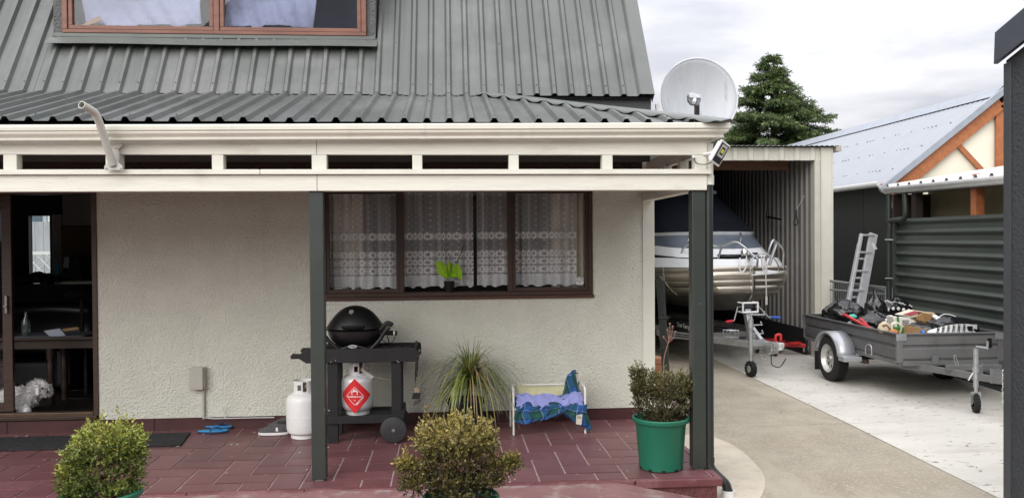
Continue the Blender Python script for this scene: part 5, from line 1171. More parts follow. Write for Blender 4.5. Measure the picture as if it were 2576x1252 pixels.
# gas cylinders
def cylinder(name, c, r, h, m, label, sticker=False, rot=0.0):
    t = thing(name, label, 'gas bottle', c, 0, 'gas bottles at the barbecue', local=True)
    MB().lathe([(.0, .03), (r*.72, .03), (r*.93, .05), (r, .085), (r, h*.46), (r*1.012, h*.465), (r*1.012, h*.475), (r, h*.48), (r, h*.80), (r*.97, h*.87), (r*.86, h*.93), (r*.66, h*.975), (r*.4, h), (0, h)], n=40, cap=False).build('tank', m, t, smooth=True)
    MB().lathe([(r*.70, 0), (r*.74, 0), (r*.74, .035), (r*.70, .035)], n=32, cap=False).build('foot_ring', m, t, smooth=True)
    # collar: an open guard with hand holes
    b = MB(); n = 44; R1 = r*.56; h0, h1 = h*.965, h*.965+.115
    hole = {}
    for k in range(n):
        a0_, a1_ = rot+2*math.pi*k/n, rot+2*math.pi*(k+1)/n
        u = k/n
        segs = [(h0, h1)]
        if .02 < u < .09 or .27 < u < .33: segs = [(h0, h0+.035), (h1-.032, h1)]
        if .10 < u < .16: segs = [(h0, h0+.02)]
        for s0_, s1_ in segs:
            b.add([(R1*math.cos(a0_), R1*math.sin(a0_), s0_), (R1*math.cos(a1_), R1*math.sin(a1_), s0_), (R1*math.cos(a1_), R1*math.sin(a1_), s1_), (R1*math.cos(a0_), R1*math.sin(a0_), s1_)], [(0, 1, 2, 3)])
    b.build('collar', m, t, solid=.005)
    MB().lathe([(.022, h*.99), (.022, h+.03), (.014, h+.032), (.014, h+.06), (.03, h+.062), (.03, h+.078)], n=14).tube([(0, 0, h+.045), (.07*math.cos(rot+.8), .07*math.sin(rot+.8), h+.045)], .013, 10).build('valve', mat('dull_brass', (.25, .19, .09), .4, metal=.8), t, smooth=True)
    return t
cy = PZ(752, 1108, 0); c1 = Vector((cy.x+.02, cy.y+.14, .004))
cylinder('gas_cylinder', c1, .150, .40, whitep, 'white gas bottle standing on the patio, partly behind the middle post', rot=-2.2)
CF, CB = 7.19, 7.60                                   # barbecue cart, front and back
shelf_z = zz(900, 1050, CF+.1)
c2p = PY(900, 1050, CF+.17); c2 = Vector((c2p.x, CF+.19, shelf_z+.022))
silver = mat('silver_paint', (.60, .60, .60), .38, metal=.25, var=.08, speck=(.2, .2, .2), speck_scale=40, speck_lo=.70)
cyl2 = cylinder('gas_cylinder', c2, .137, .35, silver, 'silver gas bottle with red flammable sign on the barbecue cart', rot=-2.0)
# red diamond: wrapped onto the tank; local frame, front = -y
r2 = .137+.0016
def wrap(x, z, off=0.0, cx=-.012, cz=.175): a = (x+cx)/r2; return ((r2+off)*math.sin(a), -(r2+off)*math.cos(a), cz+z)
def diamond(h, off):
    b = MB(); n = 16
    def f(u, v):
        # square rotated 45 degrees
        a, c_ = (u-.5)*h*1.4142, (v-.5)*h*1.4142
        return wrap((a-c_)*.7071, (a+c_)*.7071, off)
    return b.grid(f, n, n)
dm = diamond(.150, 0).build('hazard_sign', mat('red_vinyl', (.62, .02, .025), .4, var=.05), cyl2, smooth=True)
o = MB(); n = 20
fr = []
def dpt(h, t):
    k = int(t*4) % 4; q_ = t*4-int(t*4); P_ = [(0, -h), (h, 0), (0, h), (-h, 0)]; a_, b_ = P_[k], P_[(k+1) % 4]; return (a_[0]+(b_[0]-a_[0])*q_, a_[1]+(b_[1]-a_[1])*q_)
for (ho, hi) in ((.0790, .0745),):
    vs_ = []
    for h_ in (ho, hi):
        for k in range(40): vs_.append(wrap(*dpt(h_, k/40), .0008))
    o.add(vs_, [(k, (k+1) % 40, 40+(k+1) % 40, 40+k) for k in range(40)])
flame = [(-.022, .012), (-.026, .028), (-.018, .046), (-.014, .034), (-.006, .062), (.0, .046), (.006, .056), (.010, .038), (.016, .048), (.024, .028), (.020, .012)]
o.add([wrap(x*1.15, z*1.1-.001, .0010) for x, z in flame], [tuple(range(len(flame)))])
for s, z, sz in (('FLAMMABLE GAS', -.006, .0170), ('2.1', -.036, .013)):
    v2, f2 = text2d(s, sz, bold=.0005); o.add([wrap(x, z+y, .0010) for x, y, _ in v2], f2)
v2, f2 = text2d('0800 66 16 33', .015, bold=.0005)
ca, sa = math.cos(R(45)), math.sin(R(45)); o.add([wrap(.045+x*ca-y*sa, -.045+x*sa+y*ca, .0010) for x, y, _ in v2], f2)
o.build('lettering', whiteplain, dm, recalc=False)
# gas hose
hs = MB().tube(smooth_path([c2+Vector((.05, -.05, .40)), wp(930, 948, CF+.15), wp(950, 950, CF+.2), wp(980, 956, CF+.28)], 5), .010, 8)
hs.tube([c2+Vector((.03, -.04, .395)), wp(938, 949, CF+.15)], [.016, .020], 10)
hs.build('gas_hose', mat('pale_hose', (.45, .42, .37), .5), None, smooth=True)
top(bpy.data.objects['gas_hose'], 'pale gas hose running from the silver gas bottle valve', 'hose')

# barbecue cart
ink = mat('black_stained_timber', (.008, .008, .0085), .6, var=.35, scale=10, bump=.3, bscale=20, bstretch=(1, 6, 6))
ct = thing('barbecue_cart', 'black slatted barbecue trolley with two wheels against the wall', 'trolley', (xx(920, 1000, CF), (CF+CB)/2, 0))
rt, rb_ = zz(900, 876, CF), zz(900, 912, CF)
xl, xr = xx(770, 890, CF), xx(1050, 890, CF)
def handle_side(y0, y1):
    b = MB().box(xl, xr, y0, y1, rb_, rt-.004); return b
o = MB().prism([(x, CF, z) for x, z in ((xl+.0, rb_+.002), (xr-.012, rb_+.002), (xr, rb_+.02), (xr, rt-.02), (xr-.012, rt-.004), (xl, rt-.004), (xl-.05, (rt+rb_)/2+.022), (xl-.115, (rt+rb_)/2+.024), (xl-.135, (rt+rb_)/2+.002), (xl-.125, (rt+rb_)/2-.02), (xl-.06, (rt+rb_)/2-.02))], (0, .026, 0)); o.build('side_rail', ink, ct, bevel=.004)
dyb = CB-CF
MB().prism([(x+.02, CB-.026, z) for x, z in ((xl+.0, rb_+.002), (xr-.012, rb_+.002), (xr, rb_+.02), (xr, rt-.02), (xr-.012, rt-.004), (xl, rt-.004), (xl-.05, (rt+rb_)/2+.022), (xl-.115, (rt+rb_)/2+.024), (xl-.135, (rt+rb_)/2+.002), (xl-.125, (rt+rb_)/2-.02), (xl-.06, (rt+rb_)/2-.02))], (0, .026, 0)).build('side_rail', ink, ct, bevel=.004)
k = xl+.05
while k < xr-.03:
    MB().box(k, min(k+.085, xr-.03), CF+.027, CB-.027, rt-.045, rt-.027).build('slat', ink, ct, bevel=.002); k += .094
MB().box(xr-.030, xr-.008, CF+.027, CB-.027, rb_+.02, rt+.012).build('end_rail', ink, ct, bevel=.003)
lx = [(xx(822, 1000, CF), xx(849, 1000, CF)), (xx(984, 980, CF), xx(1009, 980, CF))]
for i, (a, c_) in enumerate(lx):
    for y in (CF+.027, CB-.075):
        MB().box(a, c_, y, y+.047, .0 if i == 0 else .10, rt-.047).build('leg', ink, ct, bevel=.004)
MB().box(lx[0][0]-.005, lx[1][1]+.02, CF+.005, CF+.026, shelf_z-.03, shelf_z+.035).build('shelf_rail', ink, ct, bevel=.003)
MB().box(lx[0][0]-.005, lx[1][1]+.02, CB-.03, CB-.010, shelf_z-.03, shelf_z+.035).build('shelf_rail', ink, ct, bevel=.003)
for k in range(4): MB().box(lx[0][1]+.002, lx[1][0]-.002, CF+.03+k*.092, CF+.112+k*.092, shelf_z, shelf_z+.018).build('shelf_slat', ink, ct, bevel=.002)
MB().box(lx[1][1]+.0, lx[1][1]+.022, CF+.027, CB-.03, shelf_z-.03, shelf_z+.075).build('end_rail', ink, ct, bevel=.003)
wc = PY(990, 1088, CF-.02); wr = .113
for y, d in ((CF-.045, 0), (CB+.005, 0)):
    b = MB().lathe([(0, 0), (wr-.014, 0), (wr-.004, .004), (wr, .012), (wr, .028), (wr-.004, .036), (0, .036)], (wc.x, y, wr+.003), 36, 'Y', cap=False)
    wh = b.build('wheel', mat('dark_wheel_plastic', (.030, .030, .033), .6, var=.3, scale=14, bump=.3, bscale=40), ct, smooth=True)
    MB().lathe([(.014, -.004), (.014, .0), (.007, -.008)][::-1], (wc.x, y, wr+.003), 12, 'Y').build('hub', steel, wh, smooth=True)
MB().tube([(wc.x, CF-.01, wr), (wc.x, CB+.01, wr)], .008, 8).build('axle', steel, ct)
b = MB()
for px, py in ((828, 1032), (845, 906), (833, 910), (1000, 907), (1003, 910)): b.lathe([(.006, 0), (.006, .006), (.003, .008)], PY(px, py, CF-.001), 8, 'Y', T=Matrix.Rotation(math.pi, 4, 'Z'))
b.build('bolts', steel, ct)['kind'] = 'stuff'

# barbecue
bqm = mat('black_enamel', (.007, .007, .0075), .38, var=.2, spec=.5)
bc = PY(894, 824, 7.40); bq = thing('barbecue', 'black domed gas barbecue resting on its trolley', 'barbecue', (bc.x, 7.40, rt-.03))
rim = bc.z; BY = 7.40
def dome(hw, hd, h, z0, sgn, n1=36, n2=12, pw=2.3, para=False):
    b = MB(); vs_ = []
    for j in range(n2+1):
        t = j/n2*math.pi/2; cr_ = math.cos(t)**.85; zz_ = math.sin(t)
        if para: cr_ = math.cos(t); zz_ = 1-cr_**2.3
        for k in range(n1):
            a = 2*math.pi*k/n1; ca, sa = math.cos(a), math.sin(a)
            vs_.append((bc.x+hw*cr_*math.copysign(abs(ca)**(2/pw), ca), BY+hd*cr_*math.copysign(abs(sa)**(2/pw), sa), z0+sgn*h*zz_))
    b.add(vs_, [(j*n1+k, j*n1+(k+1) % n1, (j+1)*n1+(k+1) % n1, (j+1)*n1+k) for j in range(n2) for k in range(n1)]); return b
lid = dome(.252, .190, .193, rim+.003, 1, para=True); lido = lid.build('lid', bqm, bq, smooth=True)
dome(.258, .196, .012, rim-.012, 1, n2=2).build('lid_rim', bqm, lido, smooth=True)
dome(.236, .178, .165, rim-.014, -1).build('bowl', bqm, bq, smooth=True)
MB().tube(smooth_path([(bc.x-.09, BY-.172, rim+.022), (bc.x-.07, BY-.215, rim+.030), (bc.x+.07, BY-.215, rim+.030), (bc.x+.09, BY-.172, rim+.022)], 5), .014, 10, sx=.7).build('lid_handle', blackm, lido, smooth=True)
tp = PY(884, 786, BY-.095); nrm_ = Vector((0, -.72, .7))
Tt = Matrix.Translation(tp) @ nrm_.to_track_quat('Z', 'Y').to_matrix().to_4x4()
th = MB().lathe([(.026, 0), (.026, .012), (.020, .014)], n=20).xf(Tt).build('thermometer', steel, lido, smooth=True)
MB().lathe([(.020, .0142), (.020, .0155)], n=20).xf(Tt).build('dial', mat('grey_dial', (.25, .25, .25), .3), th)
def arc(pts, Y, r, name, parent=bq):
    return MB().tube(smooth_path([PY(x, y, Y) for x, y in pts], 6), r, 12).build(name, blackm, parent, smooth=True)
for Y in (BY-.16, BY+.16):
    arc([(818, 846), (832, 862), (858, 882), (890, 890), (925, 882), (952, 858), (968, 834), (980, 822)], Y, .018, 'cradle')
    arc([(822, 893), (845, 884), (868, 875), (890, 871), (915, 875), (940, 884), (958, 892)], Y, .016, 'stand_foot')
e = MB().lathe([(.028, 0), (.028, .003)], (0, 0, 0), 24, 'Y', T=Matrix.Rotation(math.pi, 4, 'Z') @ Matrix.Diagonal((1.35, 1, .5, 1)).to_4x4()); pb = PY(887, 871, BY-.183)
for i in range(len(e.v)): e.v[i] = tuple(Vector(e.v[i])+pb)
bd = e.build('badge', mat('badge_metal', (.7, .7, .68), .3, metal=.3), bq)
b = MB()
v2, f2 = text2d('Weber', .020, bold=.0006); b.add([(pb.x+x, pb.y-.0045, pb.z+y) for x, y, _ in v2], f2); b.build('lettering', blackm, bd, recalc=False)
h0_ = PY(968, 828, BY-.1); h1_ = PY(998, 836, BY-.1)
MB().tube([PY(940, 837, BY-.05), PY(998, 837, BY-.1)], .021, 14).build('control_arm', blackm, bq, smooth=True)
MB().tube([PY(990, 837, BY-.1), PY(993, 837, BY-.1)], .0225, 14).build('control_ring', whiteplain, bq, smooth=True)
MB().tube(smooth_path([PY(955, 832, BY-.13), PY(965, 820, BY-.14), PY(975, 812, BY-.14), PY(988, 818, BY-.14)], 4), [.014]+[.02]*10+[.022, .016], 10).build('side_handle', blackm, bq, smooth=True)
MB().tube(smooth_path([PY(974, 845, BY-.1), PY(978, 858, BY-.08), PY(979, 875, BY-.02)], 5), .005, 6).tube(smooth_path([PY(956, 845, BY-.05), PY(968, 860, BY-.05), PY(985, 862, BY-.05), PY(994, 846, BY-.05)], 4), .003, 5).build('cable', blackm, bq)

# tools hanging from the cart end
tl = thing('barbecue_brush', 'grill brush and black straps dangling from the trolley end', 'brush', PY(1045, 1020, CF+.05))
b = MB()
for k, (dx, l) in enumerate(((0, 985), (5, 960), (-3, 970), (8, 945))):
    b.tube(smooth_path([PY(1042+dx, 872, CF+.1), PY(1050+dx*.6, 878, CF+.02), PY(1047+dx*.5, 915, CF), PY(1046+dx*.6, l-12, CF)], 4), .0065, 6, sx=.4)
b.build('straps', blackm, tl)['kind'] = 'stuff'
b = MB().tube([PY(1042, 870, CF+.06), PY(1056, 884, CF+.01)], .006, 6).tube([PY(1043, 876, CF+.06), PY(1056, 880, CF)], .005, 6).tube([PY(1044, 952, CF), PY(1050, 938, CF)], .003, 5).tube([PY(1046, 940, CF), PY(1047, 985, CF)], .003, 5)
b.build('hooks', steel, tl)['kind'] = 'stuff'
MB().prism([PY(x, y, CF) for x, y in ((1042, 975), (1053, 974), (1057, 990), (1040, 990))], (0, .02, 0)).build('handle', mat('worn_wood', (.28, .2, .13), .7), tl)
MB().prism([PY(x, y, CF-.01) for x, y in ((1039, 988), (1058, 987), (1056, 1003), (1036, 1003))], (0, .03, 0)).build('bristles', blackm, tl)
MB().prism([PY(x, y, CF-.01) for x, y in ((1041, 1010), (1058, 1006), (1057, 1014), (1039, 1020))], (0, .03, 0)).build('bristles', mat('wire_bristles', (.05, .045, .04), .7), tl)

# pet bed
bx0, bx1 = .575, 1.215; byF, byB = 7.34, 7.70
pb_ = thing('pet_bed', 'white framed hammock pet bed against the wall', 'pet bed', ((bx0+bx1)/2, 7.5, 0))
wt = mat('white_tube_enamel', (.76, .75, .71), .4, var=.08)
zt = zz(1287, 978, byF)
for x in (bx0, bx1):
    MB().tube(smooth_path([(x, byF, .004), (x, byF, zt-.05), (x, byF+.03, zt-.01), (x, byF+.08, zt), (x, byB-.08, zt), (x, byB-.03, zt-.01), (x, byB, zt-.05), (x, byB, .004)], 4), .0095, 8).build('end_frame', wt, pb_, smooth=True)
for y, z in ((byF, zt-.18), (byB, zt-.03)): MB().tube([(bx0, y, z), (bx1, y, z)], .009, 8).build('side_rail', wt, pb_, smooth=True)
MB().grid(lambda u, v: (bx0+.05+u*(bx1-bx0-.08), byB-.012-v*.30, zt-.02-.20*v**.8-.02*math.sin(u*3.14)), 16, 10).build('hammock', mat('cream_canvas', (.56, .53, .33), .9, var=.12, scale=14), pb_, smooth=True, solid=.004)
# tartan blanket
from mathutils import noise as mnoise
nu, nv = 110, 120
def crumple(x, y, s, a): return a*(mnoise.noise((x*s, y*s, 1.7))+.5*mnoise.noise((x*s*2.1, y*s*2.1, 5.1)))
def tartan(u, v):
    X = bx0+.012+u*(bx1-bx0)
    if v < .38:                                 # front flap hanging over the rail, bunched to the right
        t = 1-v/.38; hang = .125+.02*math.sin(u*6+1)-.05*math.exp(-((u-.62)/.10)**2)+.10*max(0, (u-.72)/.28)
        fold = crumple(u*3.2+.35*t, t*.6, 2.6, .034)*(.3+t)
        return (X+.05*t*max(0, u-.7)*2+.012*math.sin(t*7+u*9), byF-.022-.025*t+fold, zt-.150-hang*t+crumple(u*4, t*2, 1.8, .014))
    t = (v-.38)/.62
    lump = .03*math.sin(t*3.1)+crumple(u*3, t*2.2, 2.2, .040)
    base_z = zt-.150+lump-.02*t+.05*max(0, t-.7)
    k = min(1, max(0, (u-.66)/.30)); k = k*k*(3-2*k)
    z_up = zt-.15+.24*min(1, t*1.25)**1.4+crumple(u*5, t*3, 2.0, .045)
    return (X-.06*k*math.sin(t*2)+crumple(u*3, t*3, 2, .015), byF-.018+t*(byB-byF-.04)+crumple(u*4+3, t*3, 2, .02), base_z*(1-k)+k*z_up)
b = MB().grid(tartan, nu, nv); bl = b.build('tartan_blanket', mat('tartan_wool', (.1, .1, .2), .95, attr='tint', var=.15, scale=40, bump=.4, bscale=120, bdist=.002), smooth=True, solid=.006)
cols = []
G_, B_, N_, S_ = np.array((.012, .075, .055)), np.array((.02, .085, .27)), np.array((.008, .012, .045)), np.array((.20, .36, .52))
def stripe(t):
    t = (t*3.0) % 1.0
    if t < .36: return G_
    if t < .46: return N_
    if t < .49: return S_
    if t < .86: return B_
    if t < .95: return N_
    return G_
for j in range(nv+1):
    for i in range(nu+1):
        cols.append(stripe(i/nu*1.35)*.5+stripe(j/nv*1.1+.2)*.5)
set_attr_col(bl, cols); top(bl, 'blue and green tartan blanket draped over the pet bed', 'blanket')
# fringe at the hem as part of the blanket
b = MB()
base_ = bl.location
for i in range(60):
    u = .55+.45*i/60; p = Vector(tartan(u, 0)); b.tube([p, p+Vector((random.uniform(-.006, .006), random.uniform(-.008, .002), -.022))], .0015, 4)
for i in range(40):
    v = .45+.55*i/40; p = Vector(tartan(1, v)); b.tube([p, p+Vector((.018, random.uniform(-.006, .006), random.uniform(-.012, .004)))], .0015, 4)
b.v = [tuple(Vector(q)-base_) for q in b.v]
o = b.build('fringe', mat('tartan_fringe', (.012, .05, .09), .95), bl); o['kind'] = 'stuff'
# lilac cloth
def lil(u, v):
    X = bx0+.03+u*(bx1-bx0-.05); t = v
    wdt = .20*(1-.45*math.exp(-((u-.68)/.10)**2))
    z = zt-.112+.045*math.sin(min(1, t*1.1)*3.14)**.7*(1-.5*math.exp(-((u-.68)/.12)**2))+crumple(u*4, t*2.0, 1.9, .034)+crumple(u*9+2, t*4, 2.2, .010)
    z -= .055*max(0, .3-t)/.3
    return (X+crumple(u*3, t*3+4, 2, .02), byF-.02+t*wdt+crumple(u*4+7, t*2, 2, .02), z)
lo = MB().grid(lil, 80, 36).build('lilac_cloth', mat('lilac_cotton', (.255, .275, .56), .85, var=.12, scale=9, bump=.3, bscale=22, bdist=.012), smooth=True, solid=.004)
top(lo, 'crumpled lilac cloth lying on the tartan blanket', 'cloth')
tg = thing('paper_tag', 'small white paper tag hanging from the tartan blanket corner', 'tag', PY(1455, 1070, byF-.05))
MB().prism([PY(x, y, byF-.055) for x, y in ((1450, 1044), (1465, 1041), (1463, 1068), (1449, 1066))], (0, .0015, 0)).build('card', mat('tag_card', (.62, .57, .49), .8), tg)
b = MB(); v2, f2 = text2d('TV', .045, bold=.001); pt = PY(1457, 1050, byF-.0565); b.add([(pt.x+x*.7, pt.y, pt.z+y*.7) for x, y, _ in v2], f2); b.build('lettering', blackm, tg, recalc=False)

# curtains behind the window
YC = YW+.165
lacem = mat('lace', (.93, .92, .95), .9, attr=None, alpha='lace', var=.03)
def lace_val(um, zm, z0):
    h = zm-z0; a = .32
    q = (um/.058) % 1.0-.5; s = ((h/.058)+.5*(int(um/.058) % 2)) % 1.0-.5
    if q*q+s*s < .012: a = .75
    def flower(h0, per):
        c_ = ((um/per) % 1.0-.5)*per; d_ = h-h0; r = math.hypot(c_, d_); th_ = math.atan2(d_, c_)
        R_ = per*.40*(1+.16*math.cos(8*th_))
        if r < R_*.18: return .75
        if r < R_*.38: return .18
        if r < R_: return .97
        return None
    for h0 in (.16, .235, .31, .485):
        if abs(h-h0) < .045:
            f_ = flower(h0, .088)
            if f_ is not None: return f_
            return .60 if abs(h-h0) < .030 else .34
    if .125-.02*math.cos(um/.176*6.283) > h:
        r = ((h+.018*math.cos(um/.176*6.283))/.022) % 1.0
        return .97 if r < .72 else .5
    return a
def lace_curtain(x0, x1, z0, z1, seed, label, hemcut=0.0):
    rnd = random.Random(seed); ph = [rnd.uniform(0, 6) for _ in range(4)]
    du = .0065; nx = int((x1-x0)/du); nz_ = int((z1-z0)/.0065)
    vs_ = []; al = []
    for j in range(nz_+1):
        z = z0+(z1-z0)*j/nz_
        for i in range(nx+1):
            x = x0+(x1-x0)*i/nx
            fold = math.sin(x*38+ph[0]+.8*math.sin(x*9+ph[1]))*.5+.5*math.sin(x*71+ph[2])
            um = x*1.28+.03*math.sin(x*23+ph[3])
            hem = .012*math.cos(um/.088*3.1416)
            vs_.append((x+.006*fold, YC+.022*fold, z+(hem if j == 0 else 0)))
            v_ = lace_val(um, z, z0); v_ = v_ + (.30*max(0, fold-.3) if v_ < .5 else 0)
            al.append(min(1, v_))
    fs = [(j*(nx+1)+i, j*(nx+1)+i+1, (j+1)*(nx+1)+i+1, (j+1)*(nx+1)+i) for j in range(nz_) for i in range(nx)]
    b = MB(); b.v = vs_; b.f = fs; o = b.build('lace_curtain', lacem, smooth=True, sharp=180, recalc=False); set_attr_f(o, al, 'lace')
    return top(o, label, 'curtain', 'lace curtains in the main window')
zl = zz(1100, 722, YC)
lace_curtain(-1.12, -.425, zl, 2.26, 1, 'white lace curtain behind the left pane of the main window')
lace_curtain(-.42, .255, zl+.004, 2.26, 2, 'white lace curtain left of the dark gap behind the middle pane')
lace_curtain(.29, .585, zl+.008, 2.26, 3, 'white lace curtain right of the dark gap behind the middle pane')
lace_curtain(.59, 1.26, zl+.008, 2.26, 4, 'white lace curtain behind the right pane of the main window')
drm = mat('cream_drape', (.80, .76, .64), .9, var=.08, scale=5)
def drape(x0, x1, label):
    o = MB().grid(lambda u, v: (x0+(x1-x0)*u, YC+.05+.026*math.sin(u*30+.6*math.sin(v*3))+.012*math.sin(u*57), WZ0+.05+v*1.03), 60, 6).build('drape', drm, smooth=True, solid=.003)
    top(o, label, 'curtain', 'cream drapes in the main window')
drape(-1.20, -.80, 'cream drape gathered at the left end of the main window')
drape(1.02, 1.42, 'cream drape gathered at the right end of the main window')
# plant in green paper on the inner sill
vp = thing('wrapped_plant', 'plant pot wrapped in lime green paper on the window sill', 'potted plant', (xx(1130, 715, YW+.085), YW+.085, WZ0+.031))
pc = vp.location.copy(); pc.z = WZ0+.031
MB().lathe([(.040, 0), (.052, .10), (.054, .105), (.048, .105)], pc, 20).build('pot', blackm, vp, smooth=True)
b = MB()
lime = mat('lime_paper', (.42, .72, .03), .5, var=.10, scale=20)
pw = [[(1126, 697), (1103, 690), (1095, 660), (1108, 655), (1124, 668)], [(1124, 697), (1118, 680), (1130, 655), (1142, 672), (1148, 692)], [(1140, 694), (1136, 672), (1152, 660), (1162, 680), (1163, 706), (1152, 698)], [(1108, 690), (1122, 682), (1146, 686), (1150, 697), (1118, 699)]]
for i, pl in enumerate(pw):
    cpt = sum((Vector((x, y, 0)) for x, y in pl), Vector((0, 0, 0)))/len(pl)
    ring = [PY(x, y, pc.y-.05+(.05 if i in (1,) else .0)+.018*math.sin(k*2.1+i)) for k, (x, y) in enumerate(pl)]
    ce = PY(cpt.x, cpt.y, pc.y-.07+.03*i)
    b.add(ring+[ce], [(k, (k+1) % len(ring), len(ring)) for k in range(len(ring))])
b.build('paper_wrap', lime, vp, solid=.0015)
MB().tube([PY(1128, 690, pc.y+.02), PY(1133, 640, pc.y+.02)], .004, 6).tube([PY(1137, 690, pc.y+.01), PY(1168, 615, pc.y+.02)], .004, 6).build('stem', mat('dark_stem', (.02, .025, .01), .7), vp)
# ================================================================== PLANTS
leafm = mat('leaf', (.1, .1, .1), .42, attr='tint', var=.10, scale=30, spec=.45)
twigm = mat('twig', (.20, .14, .075), .85, var=.3, scale=30)
def leaf_cloud(name, sprigs, parent, length, width, cols, per=7, seed=1, twig=.05, mat_=leafm, droop=.0):
    """sprigs: list of (pos, dir, colour bias 0..1); every sprig is a short shoot with pairs of leaves"""
    rnd = np.random.RandomState(seed); n = len(sprigs)
    P = np.array([list(s[0]) for s in sprigs]); D = np.array([list(s[1]) for s in sprigs]); K = np.array([s[2] for s in sprigs])
    D = D/np.linalg.norm(D, axis=1)[:, None]
    verts = []; tint = []
    for k in range(per):
        t = (k+.3)/per
        base = P + D*(twig*t)[..., None] if np.ndim(t) else P + D*(twig*t)
        # spread direction round the shoot
        ra = rnd.normal(size=(n, 3)); ra -= D*np.sum(ra*D, axis=1)[:, None]; ra /= np.linalg.norm(ra, axis=1)[:, None]+1e-9
        d = D*(.45+.5*t)+ra*(1.0-.45*t)+rnd.normal(size=(n, 3))*.15; d[:, 2] -= droop
        d /= np.linalg.norm(d, axis=1)[:, None]
        up = np.cross(d, rnd.normal(size=(n, 3))); up /= np.linalg.norm(up, axis=1)[:, None]+1e-9
        nr = np.cross(d, up)
        L = (length*rnd.uniform(.7, 1.25, n))[:, None]; Wd = (width*rnd.uniform(.75, 1.2, n))[:, None]
        a = base; b_ = base+d*L*.5+up*Wd*.5+nr*L*.08; c = base+d*L; e = base+d*L*.5-up*Wd*.5+nr*L*.08
        verts.append(np.stack([a, b_, c, e], 1))
        f = np.clip(K+rnd.normal(size=n)*.16+.15*(t-.5), 0, 1)
        C0, C1, C2 = [np.array(x) for x in cols]
        cc = np.where(f[:, None] < .5, C0+(C1-C0)*(f[:, None]*2), C1+(C2-C1)*(f[:, None]*2-1))
        cc = cc*rnd.uniform(.5, 1.4, n)[:, None]
        tint.append(np.repeat(cc[:, None, :], 4, 1))
    vv = np.concatenate(verts).reshape(-1, 3); tt = np.concatenate(tint).reshape(-1, 3)
    o_ = org(parent); vv = vv - np.array(o_)
    m = len(vv)//4; me = bpy.data.meshes.new(name)
    me.vertices.add(len(vv)); me.vertices.foreach_set('co', vv.ravel().astype(np.float32))
    me.loops.add(m*4); me.loops.foreach_set('vertex_index', np.arange(m*4, dtype=np.int32))
    me.polygons.add(m); me.polygons.foreach_set('loop_start', np.arange(0, m*4, 4, dtype=np.int32))
    me.materials.append(mat_); me.update(calc_edges=True); me.validate()
    o = bpy.data.objects.new(name, me); COL.objects.link(o); o.parent = parent
    set_attr_col(o, tt); return o
def lobes_sprigs(lobes, Y, n, seed, depth=1.0, fill=.35, topbias=None):
    """lobes: (px, py, rx, ry, weight, colour) in picture pixels at depth Y; leaves lie in their outer shells"""
    rnd = random.Random(seed); res = []; tot = sum(l[4] for l in lobes)
    for px, py, rx, ry, w, col in lobes:
        c = PY(px, py, Y); ax = max(.02, (PY(px+rx, py, Y)-c).length-.026); az = max(.015, (PY(px, py+ry, Y)-c).length-.036)
        for _ in range(int(n*w/tot)):
            v = Vector((rnd.gauss(0, 1), rnd.gauss(0, 1), rnd.gauss(0, 1))).normalized()
            s = rnd.uniform(.80, 1.04) if rnd.random() > fill else rnd.uniform(.35, .85)
            s *= 1+.10*math.sin(v.x*9+px)+.08*math.sin(v.z*11+v.y*7)
            p = c+Vector((v.x*ax*s, v.y*ax*.9*depth*s, v.z*az*s))
            d = Vector((v.x, v.y, v.z*.8+.65))+Vector((rnd.gauss(0, .3), rnd.gauss(0, .3), rnd.gauss(0, .3)))
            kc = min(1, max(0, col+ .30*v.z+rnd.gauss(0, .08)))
            res.append((p, d, kc))
            if v.z > .5 and s > .85 and rnd.random() < .16 and py < 1190:        # upright young shoots
                h = rnd.uniform(.45, 1.0)
                for q in range(1, 3):
                    res.append((p+Vector((rnd.gauss(0, .004), rnd.gauss(0, .004), .034*q*h)), Vector((rnd.gauss(0, .12), rnd.gauss(0, .12), 1)), min(1, kc+.14)))
    return res
green_pot = mat('green_plastic', (.014, .150, .088), .42, var=.05, scale=5, stain=(.025, .17, .11), stain_scale=6, stain_lo=.6, stain_hi=.75, spec=.45)
soilm = mat('potting_soil', (.03, .022, .016), 1, var=.4, scale=30, bump=1, bscale=50, bdist=.01)
def pot(parent, c, r, h, m=green_pot, rim=.020):
    prof = [(r*.78, 0), (r*.80, .004), (r*.93, h-.045), (r*.94, h-.045+.003), (r+rim*.3, h-.035), (r+rim*.5, h-.03), (r+rim*.55, h-.006), (r+rim*.3, h), (r-.004, h), (r*.955, h-.03), (r*.92, h-.06)]
    o = MB().lathe([(0, 0)]+prof, c, 48, cap=False).build('pot', m, parent, smooth=True)
    MB().lathe([(0, h-.055), (r*.93, h-.055)], c, 24, cap=False).build('soil', soilm, parent)
    for k in range(10):
        a = 2*math.pi*(k+.3)/10; p = Vector(c)+Vector((r*.785*math.cos(a), r*.785*math.sin(a), .008))
        MB().box(-.013, .013, -.006, .006, -.008, .009).xf(Matrix.Translation(p) @ Matrix.Rotation(a+math.pi/2, 4, 'Z')).build('drain_notch', blackm, o)
    return o
